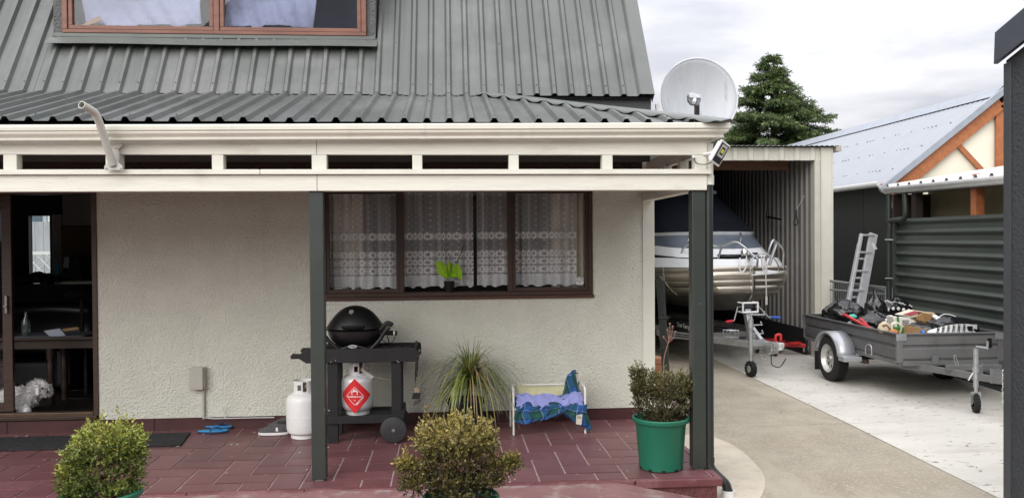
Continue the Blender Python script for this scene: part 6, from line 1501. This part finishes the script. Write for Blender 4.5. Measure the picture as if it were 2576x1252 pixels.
def stems(parent, c, Y, tips, seed, r0=.008):
    rnd = random.Random(seed); b = MB()
    for (px, py, dy) in tips:
        e_ = PY(px, py, Y+dy); s = Vector(c)+Vector((rnd.uniform(-.05, .05), rnd.uniform(-.05, .05), 0)); m_ = s.lerp(e_, .5)+Vector((rnd.uniform(-.03, .03), rnd.uniform(-.03, .03), .02))
        pth = smooth_path([s, m_, e_], 5); b.tube(pth, [r0*(1-.75*i/(len(pth)-1)) for i in range(len(pth))], 6)
        for k in range(5):
            t = rnd.randint(4, len(pth)-2); q = pth[t]; d = Vector((rnd.gauss(0, 1), rnd.gauss(0, 1), rnd.uniform(.2, 1.2))).normalized()*rnd.uniform(.05, .11); b.tube([q, q+d*.6, q+d+Vector((0, 0, .01))], [.003, .0022, .001], 4)
    o = b.build('stems', twigm, parent, smooth=True); o['kind'] = 'stuff'; return o
def shrub(label, c, r, h, lobes, tips, n, cols, seed, per=8, ll=.021, lw=.0105):
    t = thing('potted_shrub', label, 'potted shrub', c, 0, 'box shrubs in green pots')
    pot(t, c, r, h); Y = c[1]
    stems(t, (c[0], c[1], c[2]+h-.06), Y, tips, seed)
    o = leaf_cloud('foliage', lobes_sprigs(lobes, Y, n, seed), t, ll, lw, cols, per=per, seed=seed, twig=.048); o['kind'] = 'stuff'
    return t
p1_ = PZ(256, 1243, .315); z1 = apz(p1_.x, p1_.y)
shrub('yellow-green box shrub in a green pot at the left', (p1_.x, p1_.y, z1+.002), .205, .335-z1,
      [(270, 1114, 92, 50, 1.5, .62), (310, 1122, 56, 48, .7, .60), (205, 1150, 44, 38, .6, .52), (178, 1196, 34, 36, .5, .62), (334, 1152, 34, 42, .4, .45), (250, 1188, 66, 38, .6, .35), (212, 1230, 66, 26, .6, .42), (300, 1230, 56, 24, .5, .4), (342, 1192, 20, 26, .15, .4)],
      [(220, 1120, 0), (270, 1090, .02), (320, 1120, 0), (190, 1190, -.03), (300, 1150, -.04), (250, 1130, -.06), (335, 1180, -.03)], 1500,
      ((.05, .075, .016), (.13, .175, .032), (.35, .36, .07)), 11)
p2_ = PZ(1160, 1250, .30); z2 = apz(p2_.x, p2_.y)
shrub('large olive box shrub with golden tips in a green pot, centre front', (p2_.x, p2_.y, z2+.002), .205, .31-z2,
      [(1145, 1102, 104, 58, 1.7, .68), (1195, 1118, 56, 46, .6, .56), (1090, 1120, 46, 42, .5, .62), (1150, 1156, 86, 40, .9, .26), (1042, 1178, 46, 26, .45, .52), (1052, 1219, 52, 22, .45, .35), (1262, 1172, 50, 28, .55, .42), (1290, 1160, 22, 20, .2, .5), (1215, 1212, 54, 28, .45, .22), (1140, 1212, 76, 36, .8, .18), (1022, 1168, 24, 18, .25, .75), (1160, 1240, 90, 20, .4, .2)],
      [(1100, 1080, 0), (1150, 1070, .02), (1200, 1085, 0), (1060, 1170, -.02), (1270, 1170, -.02), (1120, 1130, -.08), (1180, 1130, -.09), (1150, 1110, -.08), (1215, 1200, -.04), (1080, 1210, -.05)], 1900,
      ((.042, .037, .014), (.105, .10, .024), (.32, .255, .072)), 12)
pc3 = (1.60, 6.19, .006)
shrub('dark olive box shrub in a green pot beside the corner post', pc3, .203, .385,
      [(1665, 975, 72, 42, 1.3, .42), (1620, 965, 34, 40, .5, .36), (1712, 985, 34, 40, .6, .36), (1605, 985, 20, 26, .25, .4), (1660, 1020, 70, 42, 1.1, .22), (1665, 1060, 58, 28, .8, .12), (1725, 975, 22, 30, .3, .4), (1600, 938, 12, 18, .12, .45), (1720, 1040, 22, 20, .2, .15)],
      [(1620, 950, 0), (1650, 960, .02), (1690, 955, 0), (1720, 990, -.02), (1610, 990, -.03), (1660, 1000, -.06)], 1500,
      ((.038, .034, .014), (.085, .082, .026), (.20, .17, .055)), 13, ll=.020, lw=.010)

# grassy plant by the wall
gp = PZ(1172, 1092, 0); gc = (gp.x, 7.50, .006)
gt = thing('potted_grass_palm', 'spiky grass-like palm in a dark pot between barbecue and pet bed', 'potted plant', gc)
pot(gt, gc, .165, .30, mat('dark_green_plastic', (.010, .016, .014), .45, var=.1))
rnd = random.Random(5); b = MB(); cols = []
gb = Vector((gc[0]+.05, gc[1], zz(1187, 960, 7.5)))
MB().tube([(gc[0]+.03, gc[1], .25), gb+Vector((-.01, 0, -.02)), gb+Vector((0, 0, .05))], [.026, .020, .010], 8).build('stem', mat('reddish_stem', (.14, .045, .025), .7), gt, smooth=True)
for i in range(360):
    a = rnd.uniform(0, 2*math.pi); el_ = rnd.uniform(.25, 1.38); L = rnd.uniform(.42, .74)*(1 if el_ < 1.2 else .62)
    h = Vector((math.cos(a), math.sin(a)*.8, 0)); st = gb+Vector((rnd.uniform(-.015, .015), rnd.uniform(-.015, .015), rnd.uniform(-.07, .05)))
    pts = []; p = st.copy(); d = (h*math.cos(el_)+Vector((0, 0, math.sin(el_)))).normalized(); n = 8
    g_ = rnd.uniform(.26, .46) if el_ < 1.2 else rnd.uniform(.04, .22)
    for k in range(n+1):
        pts.append(p.copy()); p += d*(L/n); d = (d+Vector((0, 0, -g_))).normalized()
        if p.y > 7.87: p.y = 7.87
        if p.z < .02: p.z = .02
    sd = d.cross(Vector((0, 0, 1)));  sd = Vector((-h.y, h.x, 0)).normalized()
    dead = rnd.random() < .16
    c0 = (.30, .22, .12) if dead else rnd.choice([(.15, .20, .04), (.22, .27, .06), (.10, .135, .03), (.32, .32, .10), (.07, .09, .028)])
    vs_ = []
    for k, q in enumerate(pts):
        w_ = .0055*(1-(k/n)**2*.85); vs_ += [q-sd*w_, q+sd*w_]; cols += [c0, c0]
    b.add(vs_, [(2*k, 2*k+1, 2*k+3, 2*k+2) for k in range(n)])
o = b.build('blades', leafm, gt, recalc=False); set_attr_col(o, cols); o['kind'] = 'stuff'

# conifer behind the shed
tr_ = PY(1940, 600, 24.0)
ct_ = thing('conifer_tree', 'tall dark green conifer behind the white shed', 'tree', (tr_.x, 24.0, -.25))
ztop = zz(1940, 140, 24.0); zb = -.25
tp_ = [(tr_.x+.05*math.sin(k*.9), 24.0+.05*math.cos(k), zb+(ztop-zb-.15)*k/12) for k in range(13)]
MB().tube(tp_, [.16*(1-k/12.5)+.01 for k in range(13)], 8).build('trunk', mat('conifer_bark', (.09, .065, .045), .95, var=.3, bump=1, bscale=20, bdist=.02), ct_, smooth=True)
rnd = random.Random(21); sp = []; bb = MB()
H_ = ztop-1.6
def half(z):                                     # silhouette half width at height z
    t = (ztop-z)/(ztop-zz(1940, 365, 24.0)); return .03+1.85*t**1.05 if t < 1 else 1.88+.5*(t-1)
z = ztop-.10; tier = 0
while z > 1.7:
    nb = 7 if (ztop-z) < .5 else (12 if (ztop-z) < 1.3 else 17)
    for k in range(nb):
        a = rnd.uniform(0, 2*math.pi); L = half(z)*rnd.uniform(.62, 1.10)*(1+.16*math.sin(3*a+z*1.7)+.10*math.sin(5*a-z*2.9)); h = Vector((math.cos(a), math.sin(a), 0))
        if h.y > .55 and rnd.random() < .6: continue            # the far side is never seen
        s0 = Vector((tr_.x, 24.0, z+rnd.uniform(-.08, .08))); rise = .42-.22*rnd.random()
        pts = [s0+h*(L*t)+Vector((0, 0, L*(rise*t-.30*t*t)))+Vector((0, 0, .05*L*max(0, t-.7)*3)) for t in (0, .2, .4, .6, .8, 1)]
        bb.tube(pts, [.014, .012, .010, .008, .005, .002], 4)
        side = Vector((-h.y, h.x, 0)); m_ = max(4, int(L*15))
        for q in range(m_):
            t = .22+.78*(q+rnd.random())/m_; i0 = min(4, int(t*5)); f_ = t*5-i0; bp_ = pts[i0].lerp(pts[i0+1], f_)
            for s_ in (-1, 1):
                dl = (.10+.18*(1-t)*L*.5+.05)*rnd.uniform(.7, 1.2)
                dd = (h*.75+side*(s_*.8)+Vector((0, 0, rnd.uniform(-.25, .12)))).normalized()
                nn = 3 if dl > .15 else 2
                for w_ in range(nn):
                    sp.append((bp_+dd*(dl*(w_+.4)/nn)+Vector((0, 0, -.05*dl*w_)), dd+Vector((0, 0, rnd.uniform(-.35, .1))), min(1, max(0, .25+.5*t*rnd.uniform(.4, 1.2)))))
        sp.append((pts[-1], h+Vector((0, 0, .25)), .7))
    z -= .13 if (ztop-z) < 1.2 else .21; tier += 1
sp.append((Vector((tr_.x, 24, ztop-.1)), Vector((.3, 0, 1)), .5)); sp.append((Vector((tr_.x, 24, ztop-.05)), Vector((-.5, 0, .6)), .5))
bb.build('branches', mat('conifer_bark', (.09, .065, .045), .95), ct_)['kind'] = 'stuff'
o = leaf_cloud('crown', sp, ct_,   .105, .024, ((.018, .036, .013), (.060, .10, .030), (.16, .21, .06)), per=6, seed=4, twig=.13, droop=.25); o['kind'] = 'stuff'
print('conifer sprigs', len(sp))

# dried seed stalk by the corner of the house
ds = thing('dried_flower_stalk', 'dried reddish flower stalk standing by the house corner', 'dried plant', PY(1666, 930, 6.9))
dm_ = mat('dried_stalk', (.30, .15, .105), .8, var=.25)
Yd = 6.9
b = MB().tube(smooth_path([PY(1668, 975, Yd), PY(1670, 905, Yd), PY(1681, 862, Yd), PY(1686, 840, Yd)], 5), .004, 6)
ends = [(1679, 830), (1692, 822), (1669, 848), (1699, 835), (1685, 815)]
for x, y in ends: b.tube(smooth_path([PY(1681, 862, Yd), PY((1681+x)/2+2, (862+y)/2+3, Yd), PY(x, y, Yd)], 4), .0028, 5)
b.build('stalk', dm_, ds, smooth=True)
for x, y in ends: MB().lathe([(.002, -.012), (.008, -.004), (.010, .006), (.004, .012)], PY(x, y, Yd), 8).build('seed_head', mat('seed_head', (.24, .13, .10), .9, var=.4, scale=60), ds)

# bits of leaf and grit scattered on the patio and the drive
rnd = random.Random(77); b = MB()
for i in range(260):
    if i < 170: p = Vector((rnd.uniform(-4, 1.9), rnd.uniform(5.3, 7.85), .006))
    else: p = Vector((rnd.uniform(2.2, 6.5), rnd.uniform(5.6, 11), DZ+.008))
    if i < 170 and p.y < 5.9: p.z = apz(p.x, p.y)+.004
    if i < 40: p.x = rnd.uniform(-2.6, -.9); p.y = rnd.uniform(7.0, 7.8)
    a = rnd.uniform(0, 6.28); l = rnd.uniform(.006, .018); w_ = l*rnd.uniform(.3, .8); d = Vector((math.cos(a), math.sin(a), 0)); e = Vector((-d.y, d.x, 0))
    b.add([p-d*l, p+e*w_+Vector((0, 0, .002)), p+d*l+Vector((0, 0, .003)), p-e*w_], [(0, 1, 2, 3)], rnd.choice((0, 0, 1, 2)))
o = b.build('leaf_litter', [mat('pale_litter', (.55, .50, .42), .9), mat('brown_litter', (.18, .11, .06), .9), mat('yellow_litter', (.40, .30, .10), .9)], recalc=False); o['kind'] = 'stuff'; o['label'] = 'dry leaf bits and grit scattered over patio and drive'; o['category'] = 'leaf litter'
# ================================================================== DISH, INTERIOR, SURROUNDINGS
sdish = thing('satellite_dish', 'large grey satellite dish behind the veranda roof corner', 'satellite dish', PY(1760, 330, 8.7))
dc = PY(1760, 244, 8.7); dr = (PY(1857, 244, 8.7)-dc).length
Td = Matrix.Translation(dc) @ Matrix.Rotation(R(3), 4, 'Z') @ Matrix.Rotation(R(-6), 4, 'X')
prf = [(dr*t, .11*(t*t)-.11) for t in [i/10 for i in range(11)]]
b = MB().lathe([(r, z) for r, z in prf], (0, 0, 0), 48, 'Z', cap=False)
M_ = Matrix.Rotation(R(90), 4, 'X')             # opening faces -Y
for i in range(len(b.v)): b.v[i] = tuple(Td @ (M_ @ Vector(b.v[i])))
b.build('reflector', mat('dish_grey', (.50, .52, .55), .5, var=.06, scale=3, stain=(.33, .33, .32), stain_scale=2.2, stain_lo=.60, stain_hi=.75, stretch=(5, 5, 1)), sdish, smooth=True, solid=.006)
b = MB().tube([(dr*math.cos(a), 0, dr*math.sin(a)) for a in [2*math.pi*i/48 for i in range(48)]], .009, 6, closed=True).xf(Td); b.build('rim', mat('dish_rim', (.62, .64, .68), .4), sdish, smooth=True)
lb = PY(1748, 250, 8.25); gm_ = mat('lnb_grey', (.20, .21, .23), .5)
MB().beam(PY(1753, 300, 8.45), PY(1753, 262, 8.27), .045, .03, up=(0, 1, 0)).build('feed_arm', mat('arm_grey', (.05, .05, .055), .5), sdish)
MB().prism([PY(x, y, 8.24) for x, y in ((1731, 240), (1738, 235), (1762, 240), (1764, 252), (1758, 266), (1740, 264), (1732, 254))], (0, .05, 0)).build('lnb_body', gm_, sdish, bevel=.006)
MB().prism([PY(x, y, 8.225) for x, y in ((1733, 236), (1739, 233), (1762, 239), (1763, 247), (1735, 246))], (0, .07, 0)).build('lnb_cap', mat('dish_rim', (.62, .64, .68), .4), sdish, bevel=.006)
MB().tube([PY(1745, 258, 8.20), PY(1748, 250, 8.24)], .018, 12).build('feed_horn', whiteplain, sdish, smooth=True)
MB().tube([dc+Vector((0, .13, 0)), dc+Vector((-.1, .22, -.25)), dc+Vector((-.45, .28, -.38))], .025, 8).build('mount', galv, sdish, smooth=True)
# small white stand near the verge foot
o = MB().beam(PY(1655, 262, 7.75), PY(1660, 300, 7.75), .05, .03, up=(0, 1, 0)).build('vent_stub', whiteplain); top(o, 'small white vent stub at the foot of the steep roof verge', 'vent')

# poles and bricks behind the house corner
bp = thing('black_poles', 'bundle of black poles leaning against the house corner', 'poles', PZ(1672, 990, DZ))
for i, (x0_, y0_, x1_, y1_, Y) in enumerate(((1655, 705, 1672, 985, 8.3), (1668, 708, 1684, 990, 8.25), (1662, 702, 1676, 930, 8.5))):
    MB().tube([PY(x0_, y0_, Y), PY(x1_, y1_, Y-.1)], .015, 10).build('pole', pipem, bp, smooth=True)
MB().tube(smooth_path([PY(1655, 705, 8.3), PY(1661, 698, 8.28), PY(1668, 708, 8.25)], 4), .015, 8).build('top_bend', pipem, bp, smooth=True)
for y in (800, 878): MB().tube([PY(1659, y, 8.22), PY(1682, y, 8.2)], .012, 6).build('clip', blackm, bp)
brk = mat('brick_orange', (.36, .16, .09), .85, var=.2, bump=.5, bscale=40)
bo_ = PY(1659, 940, 10.0)
nm_ = ('bottom', 'second', 'third', 'fourth', 'fifth', 'top')
for i in range(6):
    dx_ = random.uniform(-.008, .008); o = MB().box(bo_.x-.055+dx_, bo_.x+.055+dx_, 10.0, 10.23, DZ+.003+i*.078, DZ+.076+i*.078).build('brick', brk, bevel=.005)
    top(o, ('orange brick at the bottom of the small stack by the corner', 'orange brick second from the bottom of the stack', 'orange brick third from the bottom of the stack', 'orange brick third from the top of the stack', 'orange brick second from the top of the stack', 'orange brick on top of the small stack by the corner')[i], 'brick', 'bricks stacked by the corner')

# ---------------------------------------------------------------- room behind the sliding door
kb = thing('kitchen_bench', 'dark kitchen bench seen through the open sliding door', 'kitchen bench', (-5.0, 11.0, .115))
zb1 = zz(120, 715, 10.6)
MB().box(-6.3, -4.25, 10.6, 11.25, zb1-.04, zb1).build('worktop', mat('dark_worktop', (.05, .05, .055), .25), kb, bevel=.004)
MB().box(-6.3, -4.35, 10.7, 11.2, .115, zb1-.041).build('cabinet', mat('dark_cabinet', (.022, .021, .022), .6), kb)
bw2 = thing('wall_cupboard', 'pale kitchen wall cupboard with two doors', 'cupboard', (-4.7, 12.2, 1.9))
z0_, z1_ = zz(195, 567, 12.0), zz(195, 515, 12.0); xa, xb_ = xx(157, 540, 12.0), xx(238, 540, 12.0)
MB().box(xa, xb_+.5, 12.02, 12.38, z0_, z1_+.15).build('carcass', mat('pale_cupboard', (.42, .41, .40), .5), bw2)
xm = xx(206, 540, 12.0)
for a, c_ in ((xa, xm-.004), (xm+.004, xb_+.3)): MB().box(a, c_, 12.0, 12.018, z0_+.004, z1_+.15).build('cupboard_door', mat('pale_cupboard_door', (.48, .47, .46), .45), bw2, bevel=.003)
o = MB().box(xx(157, 600, 12.38), -4.2, 12.37, 12.385, zz(195, 690, 12.37), z0_-.01).build('splashback', mat('tan_splashback', (.34, .22, .12), .5, var=.2, scale=2), house)
o = MB().box(xx(133, 600, 12.35), xx(155, 600, 12.35), 12.33, 12.38, zz(140, 690, 12.35), zz(140, 543, 12.35)+.02).build('window_reveal', mat('white_reveal', (.75, .75, .76), .6), house)
o = MB().box(xx(127, 600, 12.36), xx(132, 600, 12.36), 12.34, 12.40, 1.28, 2.11).box(xx(74, 600, 12.4)-.03, xx(74, 600, 12.4), 12.38, 12.45, 1.28, 2.11).build('rear_window_frame', blackm, house)
MB().box(-5.95, -5.49, 12.44, 12.446, 1.281, 2.109).build('rear_window_pane', glass_mat('clear_glass', (.95, .97, .97)), house)
ap = thing('kitchen_appliance', 'black kitchen appliance with a grey side on the bench', 'appliance', PY(185, 690, 10.9))
MB().prism([PY(x, y, 10.9) for x, y in ((160, 700), (158, 650), (166, 645), (196, 645), (208, 705))], (0, .25, 0)).build('case', blackm, ap, bevel=.01)
MB().prism([PY(x, y, 10.895) for x, y in ((159, 672), (161, 646), (174, 645), (172, 675))], (0, .01, 0)).build('grey_side', mat('grey_plastic', (.45, .46, .48), .4), ap)
o = MB().box(xx(138, 678, 10.8), xx(147, 678, 10.8), 10.8, 10.86, zz(140, 690, 10.8), zz(140, 662, 10.8)).build('blue_bottle', mat('blue_bottle', (.02, .30, .55), .3), bevel=.01); top(o, 'small blue bottle on the kitchen bench below the window', 'bottle')
for i, (px, py, rx, rz_) in enumerate(((95, 700, 22, 16), (60, 705, 26, 14), (118, 705, 16, 18))):
    o = bag_mesh(PY(px, py, 10.85), rx*10.85/2100, .12, rz_*10.85/2100, 90+i, None, 20, 12).build('bench_clutter', mat('dark_clutter', (.02, .02, .022), .5), smooth=True); top(o, ('dark dish heap on the bench below the window', 'dark clutter at the left end of the bench', 'dark pot beside the blue bottle')[i], 'clutter')
o = MB().box(xx(172, 700, 10.3), xx(240, 700, 10.3)+.3, 10.1, 10.55, zz(200, 712, 10.3), zz(200, 706, 10.3)).build('bench_end', mat('pale_top', (.42, .44, .36), .4), kb)
for i, (px, py) in enumerate(((205, 740), (215, 845))):
    Y = 9.6-.5*i; c_ = PY(px, py, Y)
    s_ = thing('bar_stool', ('black bar stool by the kitchen bench', 'black bar stool nearer the doorway, mostly in the dark')[i], 'stool', (c_.x, Y, .115), 0, 'bar stools inside')
    MB().lathe([(.0, 0), (.15, .0), (.17, .03), (.15, .06), (.0, .07)], (c_.x, Y, c_.z-.03), 20, cap=False).build('seat', mat('black_leather', (.014, .014, .016), .35), s_, smooth=True)
    MB().tube([(c_.x, Y, .13), (c_.x, Y, c_.z-.02)], .022, 8).build('stem', blackm, s_)
    MB().lathe([(.0, .0), (.19, .0), (.19, .012), (.03, .03)], (c_.x, Y, .117), 20, cap=False).build('base', blackm, s_, smooth=True)
sf = thing('armchair', 'black leather armchair just inside the door', 'armchair', (-4.3, 9.4, .115))
lea = mat('black_leather', (.014, .014, .016), .35)
p = PY(110, 790, 9.4)
MB().box(-4.95, p.x+.30, 9.15, 9.85, .20, .48).build('seat', lea, sf, bevel=.05)
MB().grid(lambda u, v: (-4.95+u*(p.x+.36+4.95), 9.75+.10*math.sin(v*3), .45+v*(p.z-.40+.03*math.sin(u*3.1))), 12, 8).build('backrest', lea, sf, smooth=True, solid=.14)
MB().box(p.x+.22, p.x+.40, 9.1, 9.85, .20, .64).build('armrest', lea, sf, bevel=.05)
tbz = zz(150, 842, 8.75)
tb_ = thing('dining_table', 'dark wooden table with turned leg just inside the door', 'table', (-3.9, 8.9, .115))
MB().box(-5.0, xx(238, 840, 8.6)+.5, 8.55, 9.05, tbz-.03, tbz).build('tabletop', mat('dark_wood', (.035, .02, .014), .35), tb_, bevel=.006)
MB().box(-4.9, -3.35, 8.62, 8.66, tbz-.12, tbz-.031).build('apron', mat('dark_wood', (.035, .02, .014), .35), tb_)
lx_ = xx(128, 940, 8.68)
for x_, y_ in ((lx_, 8.68), (lx_-.9, 8.68), (lx_, 8.98)):
    MB().lathe([(.035, .115), (.03, .2), (.042, .24), (.028, .28), (.038, .34), (.03, .40), (.042, .5), (.03, .54), (.04, .58), (.045, tbz-.032)], (x_, y_, 0), 16).build('leg', mat('dark_wood', (.035, .02, .014), .35), tb_, smooth=True)
o = MB().prism([PY(x, y, 8.6) for x, y in ((110, 832), (150, 826), (165, 843), (128, 848))], (0, .02, .002)).build('paper', mat('blue_paper', (.40, .43, .52), .7)); top(o, 'pale blue papers on the table inside', 'papers')
o = MB().box(xx(40, 842, 8.65), xx(215, 842, 8.65), 8.58, 8.95, tbz+.001, tbz+.006).build('newspaper', mat('dim_paper', (.14, .15, .18), .7, var=.3, scale=12)); top(o, 'spread newspapers on the table inside', 'newspaper')
o = MB().prism([PY(x, y, 8.62) for x, y in ((148, 828), (196, 822), (198, 828), (152, 834))], (0, .03, 0)).build('folder', mat('tan_folder', (.32, .20, .08), .7)); top(o, 'tan folder on the table inside', 'folder')
o = MB().lathe([(.0, 0), (.035, 0), (.04, .01), (.04, .13), (.015, .19), (.013, .23), (0, .23)], PY(66, 842, 8.7), 16, cap=False).build('glass_bottle', mat('clear_bottle', (.6, .75, .75), .05, trans=.9), smooth=True); top(o, 'clear bottle standing on the table inside', 'bottle')

# ---------------------------------------------------------------- white dog in the doorway
dgY = 8.22
dg = thing('dog', 'small fluffy white dog lying just inside the open door', 'dog', (PY(65, 1025, dgY).x, dgY, .116))
dfm = mat('white_fur', (.78, .76, .75), .9, var=.12, scale=20)
def lerp3(a, c, t): return Vector(a).lerp(Vector(c), t)
spine = [(14, 998, .10, .075), (30, 1000, .0, .10), (47, 1000, -.02, .105), (63, 998, -.04, .10), (78, 990, -.06, .082), (89, 980, -.07, .072), (99, 973, -.08, .070), (109, 974, -.09, .060), (117, 980, -.11, .038), (120, 984, -.125, .018)]
cen = [PY(x, y, dgY+dy_) for x, y, dy_, r in spine]; n1 = 22
b = MB().tube(smooth_path(cen, 4), np.interp(np.linspace(0, len(spine)-1, 4*(len(spine)-1)+1), range(len(spine)), [s[3] for s in spine]).tolist(), n1)
# front legs, grown from the chest
for (x0_, y0_, x1_, y1_, d_) in ((60, 1005, 52, 1034, -.10), (74, 1005, 66, 1034, -.13)):
    b.tube(smooth_path([PY(x0_, y0_, dgY-.02), PY((x0_+x1_)/2-2, (y0_+y1_)/2, dgY+d_/2), PY(x1_, y1_-3, dgY+d_), PY(x1_+6, y1_-1, dgY+d_-.04)], 3), [.048, .045, .043, .04, .04, .04, .04, .038, .036, .028], 12)
zmin = .120
b.v = [(x, y, max(z, zmin)) for x, y, z in b.v]
o = b.build('body', dfm, dg, smooth=True); rm_ = o.modifiers.new('weld', 'REMESH'); rm_.mode = 'VOXEL'; rm_.voxel_size = .012; rm_.use_smooth_shade = True
# fur tufts over the body
rnd = random.Random(3); sp = []
allp = smooth_path(cen, 4); rr = np.interp(np.linspace(0, len(spine)-1, len(allp)), range(len(spine)), [s[3] for s in spine])
for k in range(3600):
    i = rnd.randrange(len(allp)-2); v = Vector((rnd.gauss(0, 1), rnd.gauss(0, 1), rnd.gauss(0, 1))).normalized(); q = allp[i]+v*(rr[i]*.93)
    q.z = max(q.z, .122); sp.append((q, v*.55+Vector((rnd.gauss(0, .15)-.45, rnd.gauss(0, .15), rnd.gauss(0, .15)-.75)), rnd.random()))
fur = leaf_cloud('fur', sp, dg, .038, .006, ((.66, .64, .63), (.78, .76, .75), (.86, .84, .83)), per=2, seed=9, twig=.01, mat_=mat('fur_strands', (.6, .6, .6), .85, attr='tint', var=.05)); fur['kind'] = 'stuff'
for (x, y, r_) in ((108, 976, .010),): MB().lathe([(0, -r_), (r_, 0), (0, r_)], PY(x-1, y, dgY-.175), 8, 'Y').build('eye', blackm, dg)
MB().lathe([(0, -.01), (.012, 0), (0, .01)], PY(120, 985, dgY-.16), 8, 'Y').build('nose', blackm, dg)
ear = MB().grid(lambda u, v: PY(91+8*u, 975+18*v, dgY-.155-.015*math.sin(u*3.1)), 6, 6).build('ear', dfm, dg, smooth=True, solid=.012)

# ---------------------------------------------------------------- seen through the rear window
fn = thing('rear_fence', 'grey paling fence seen through the rear kitchen window', 'fence', (-7.5, 15.5, DZ))
fm_ = mat('weathered_paling', (.40, .41, .43), .85, var=.2, scale=4, stretch=(4, 4, .5))
for i in range(26): MB().box(-9.6+i*.152, -9.6+i*.152+.146, 15.5, 15.52, DZ, 2.10+random.uniform(-.01, .01)).build('paling', fm_, fn)
MB().box(-9.6, -5.6, 15.53, 15.57, .4, .5).box(-9.6, -5.6, 15.53, 15.57, 1.7, 1.8).build('rail', fm_, fn)
la = thing('lattice_panel', 'white lattice panel in front of the grey fence behind the house', 'lattice', (-7, 14.2, DZ))
zl0, zl1 = zz(110, 690, 14.2), zz(110, 640, 14.2)
for i in range(14):
    for s in (-1, 1):
        x = -8.0+i*.17; MB().beam((x, 14.2+.006*s, zl0-.1), (x+s*(zl1-zl0+.1)*.9, 14.2+.006*s, zl1), .008, .03, up=(0, 1, 0)).build('lath', whiteplain, la)
MB().box(-8.2, -5.6, 14.18, 14.22, zl1, zl1+.05).build('top_rail', whiteplain, la)
nh = thing('rear_house', 'white house with a window beyond the rear fence', 'house', (-10, 21, DZ))
MB().box(-16, -6.2, 21, 27, DZ, 2.85).build('wall', whiteplain, nh)
p = PY(90, 560, 20.97); MB().box(p.x-.35, p.x+.25, 20.97, 20.995, p.z-.4, p.z+.45).build('window_frame', mat('grey_frame', (.45, .5, .55), .5), nh)
MB().box(p.x-.25, p.x+.15, 20.95, 20.968, p.z-.3, p.z+.35).build('pane', mat('blue_pane', (.12, .16, .2), .1), nh)
MB().prism([(-16.4, 20.6, 2.85), (-5.8, 20.6, 2.85), (-5.8, 24, 4.6), (-16.4, 24, 4.6)], (0, 0, .08)).build('roof', rfm, nh)
# ---------------------------------------------------------------- crumpled blind behind the dormer window
def blind(x0, x1, seed, label):
    rnd = random.Random(seed); ph = [rnd.uniform(0, 6) for _ in range(6)]
    def f(u, v):
        x = x0+(x1-x0)*u; edge = .05*math.sin(u*13+ph[0])+.03*math.sin(u*31+ph[1])
        return (x+.02*math.sin(v*9+ph[4]), YD+.07+.022*math.sin(u*7+v*5+ph[2])+.018*math.sin(v*11-u*4+ph[3])+.008*math.sin(u*37+v*21), 3.725+v*1.13+(edge*.7+.02 if v < .01 else 0))
    o = MB().grid(f, 70, 60).build('window_film', mat('pale_film', (.33, .33, .405), .6, var=.10, scale=2, bump=.5, bscale=5, bdist=.06), smooth=True, solid=.002)
    top(o, label, 'blind', 'pale films behind the dormer window')
o = MB().prism([PY(x, y, YD+.035) for x, y in ((204, 64), (250, 40), (255, 52), (222, 64))], (0, .006, 0)).build('cardboard_scrap', mat('brown_cardboard', (.34, .20, .085))); top(o, 'scrap of brown card inside the left dormer pane', 'cardboard')
blind(-3.30, -2.25, 1, 'crumpled pale film behind the left dormer pane')
blind(-2.05, -1.22, 2, 'crumpled pale film behind the right dormer pane, torn off halfway')
# ---------------------------------------------------------------- unseen fences and house, added to mirror in the panes and block low sky
rf2 = thing('added_back_fence', 'added dark timber fence behind the photographer, out of view', 'fence', (-2, -6, DZ))
for i in range(40): MB().box(-12+i*.42, -12+i*.42+.41, -6, -5.97, DZ, 1.75).build('board', mat('dark_stained_fence', (.06, .05, .04), .8, var=.2), rf2)
oh = thing('added_house', 'added grey house behind the photographer, out of view', 'house', (-3, -14, DZ))
MB().box(-12, 5, -20, -12, DZ, 2.9).build('wall', mat('added_house_wall', (.22, .21, .20), .8), oh)
MB().prism([(-12.5, -11.5, 2.9), (-12.5, -16, 5.4), (-12.5, -20.5, 2.9)], (18, 0, 0)).build('roof', mat('added_house_roof', (.07, .07, .075), .6), oh)
lf = thing('added_side_fence', 'added dark timber fence left of the patio, outside the view', 'fence', (-8.5, 2, DZ))
for i in range(36): MB().box(-8.5, -8.47, -5.5+i*.42, -5.5+i*.42+.41, DZ, 1.75).build('board', mat('dark_stained_fence', (.06, .05, .04), .8, var=.2), lf)
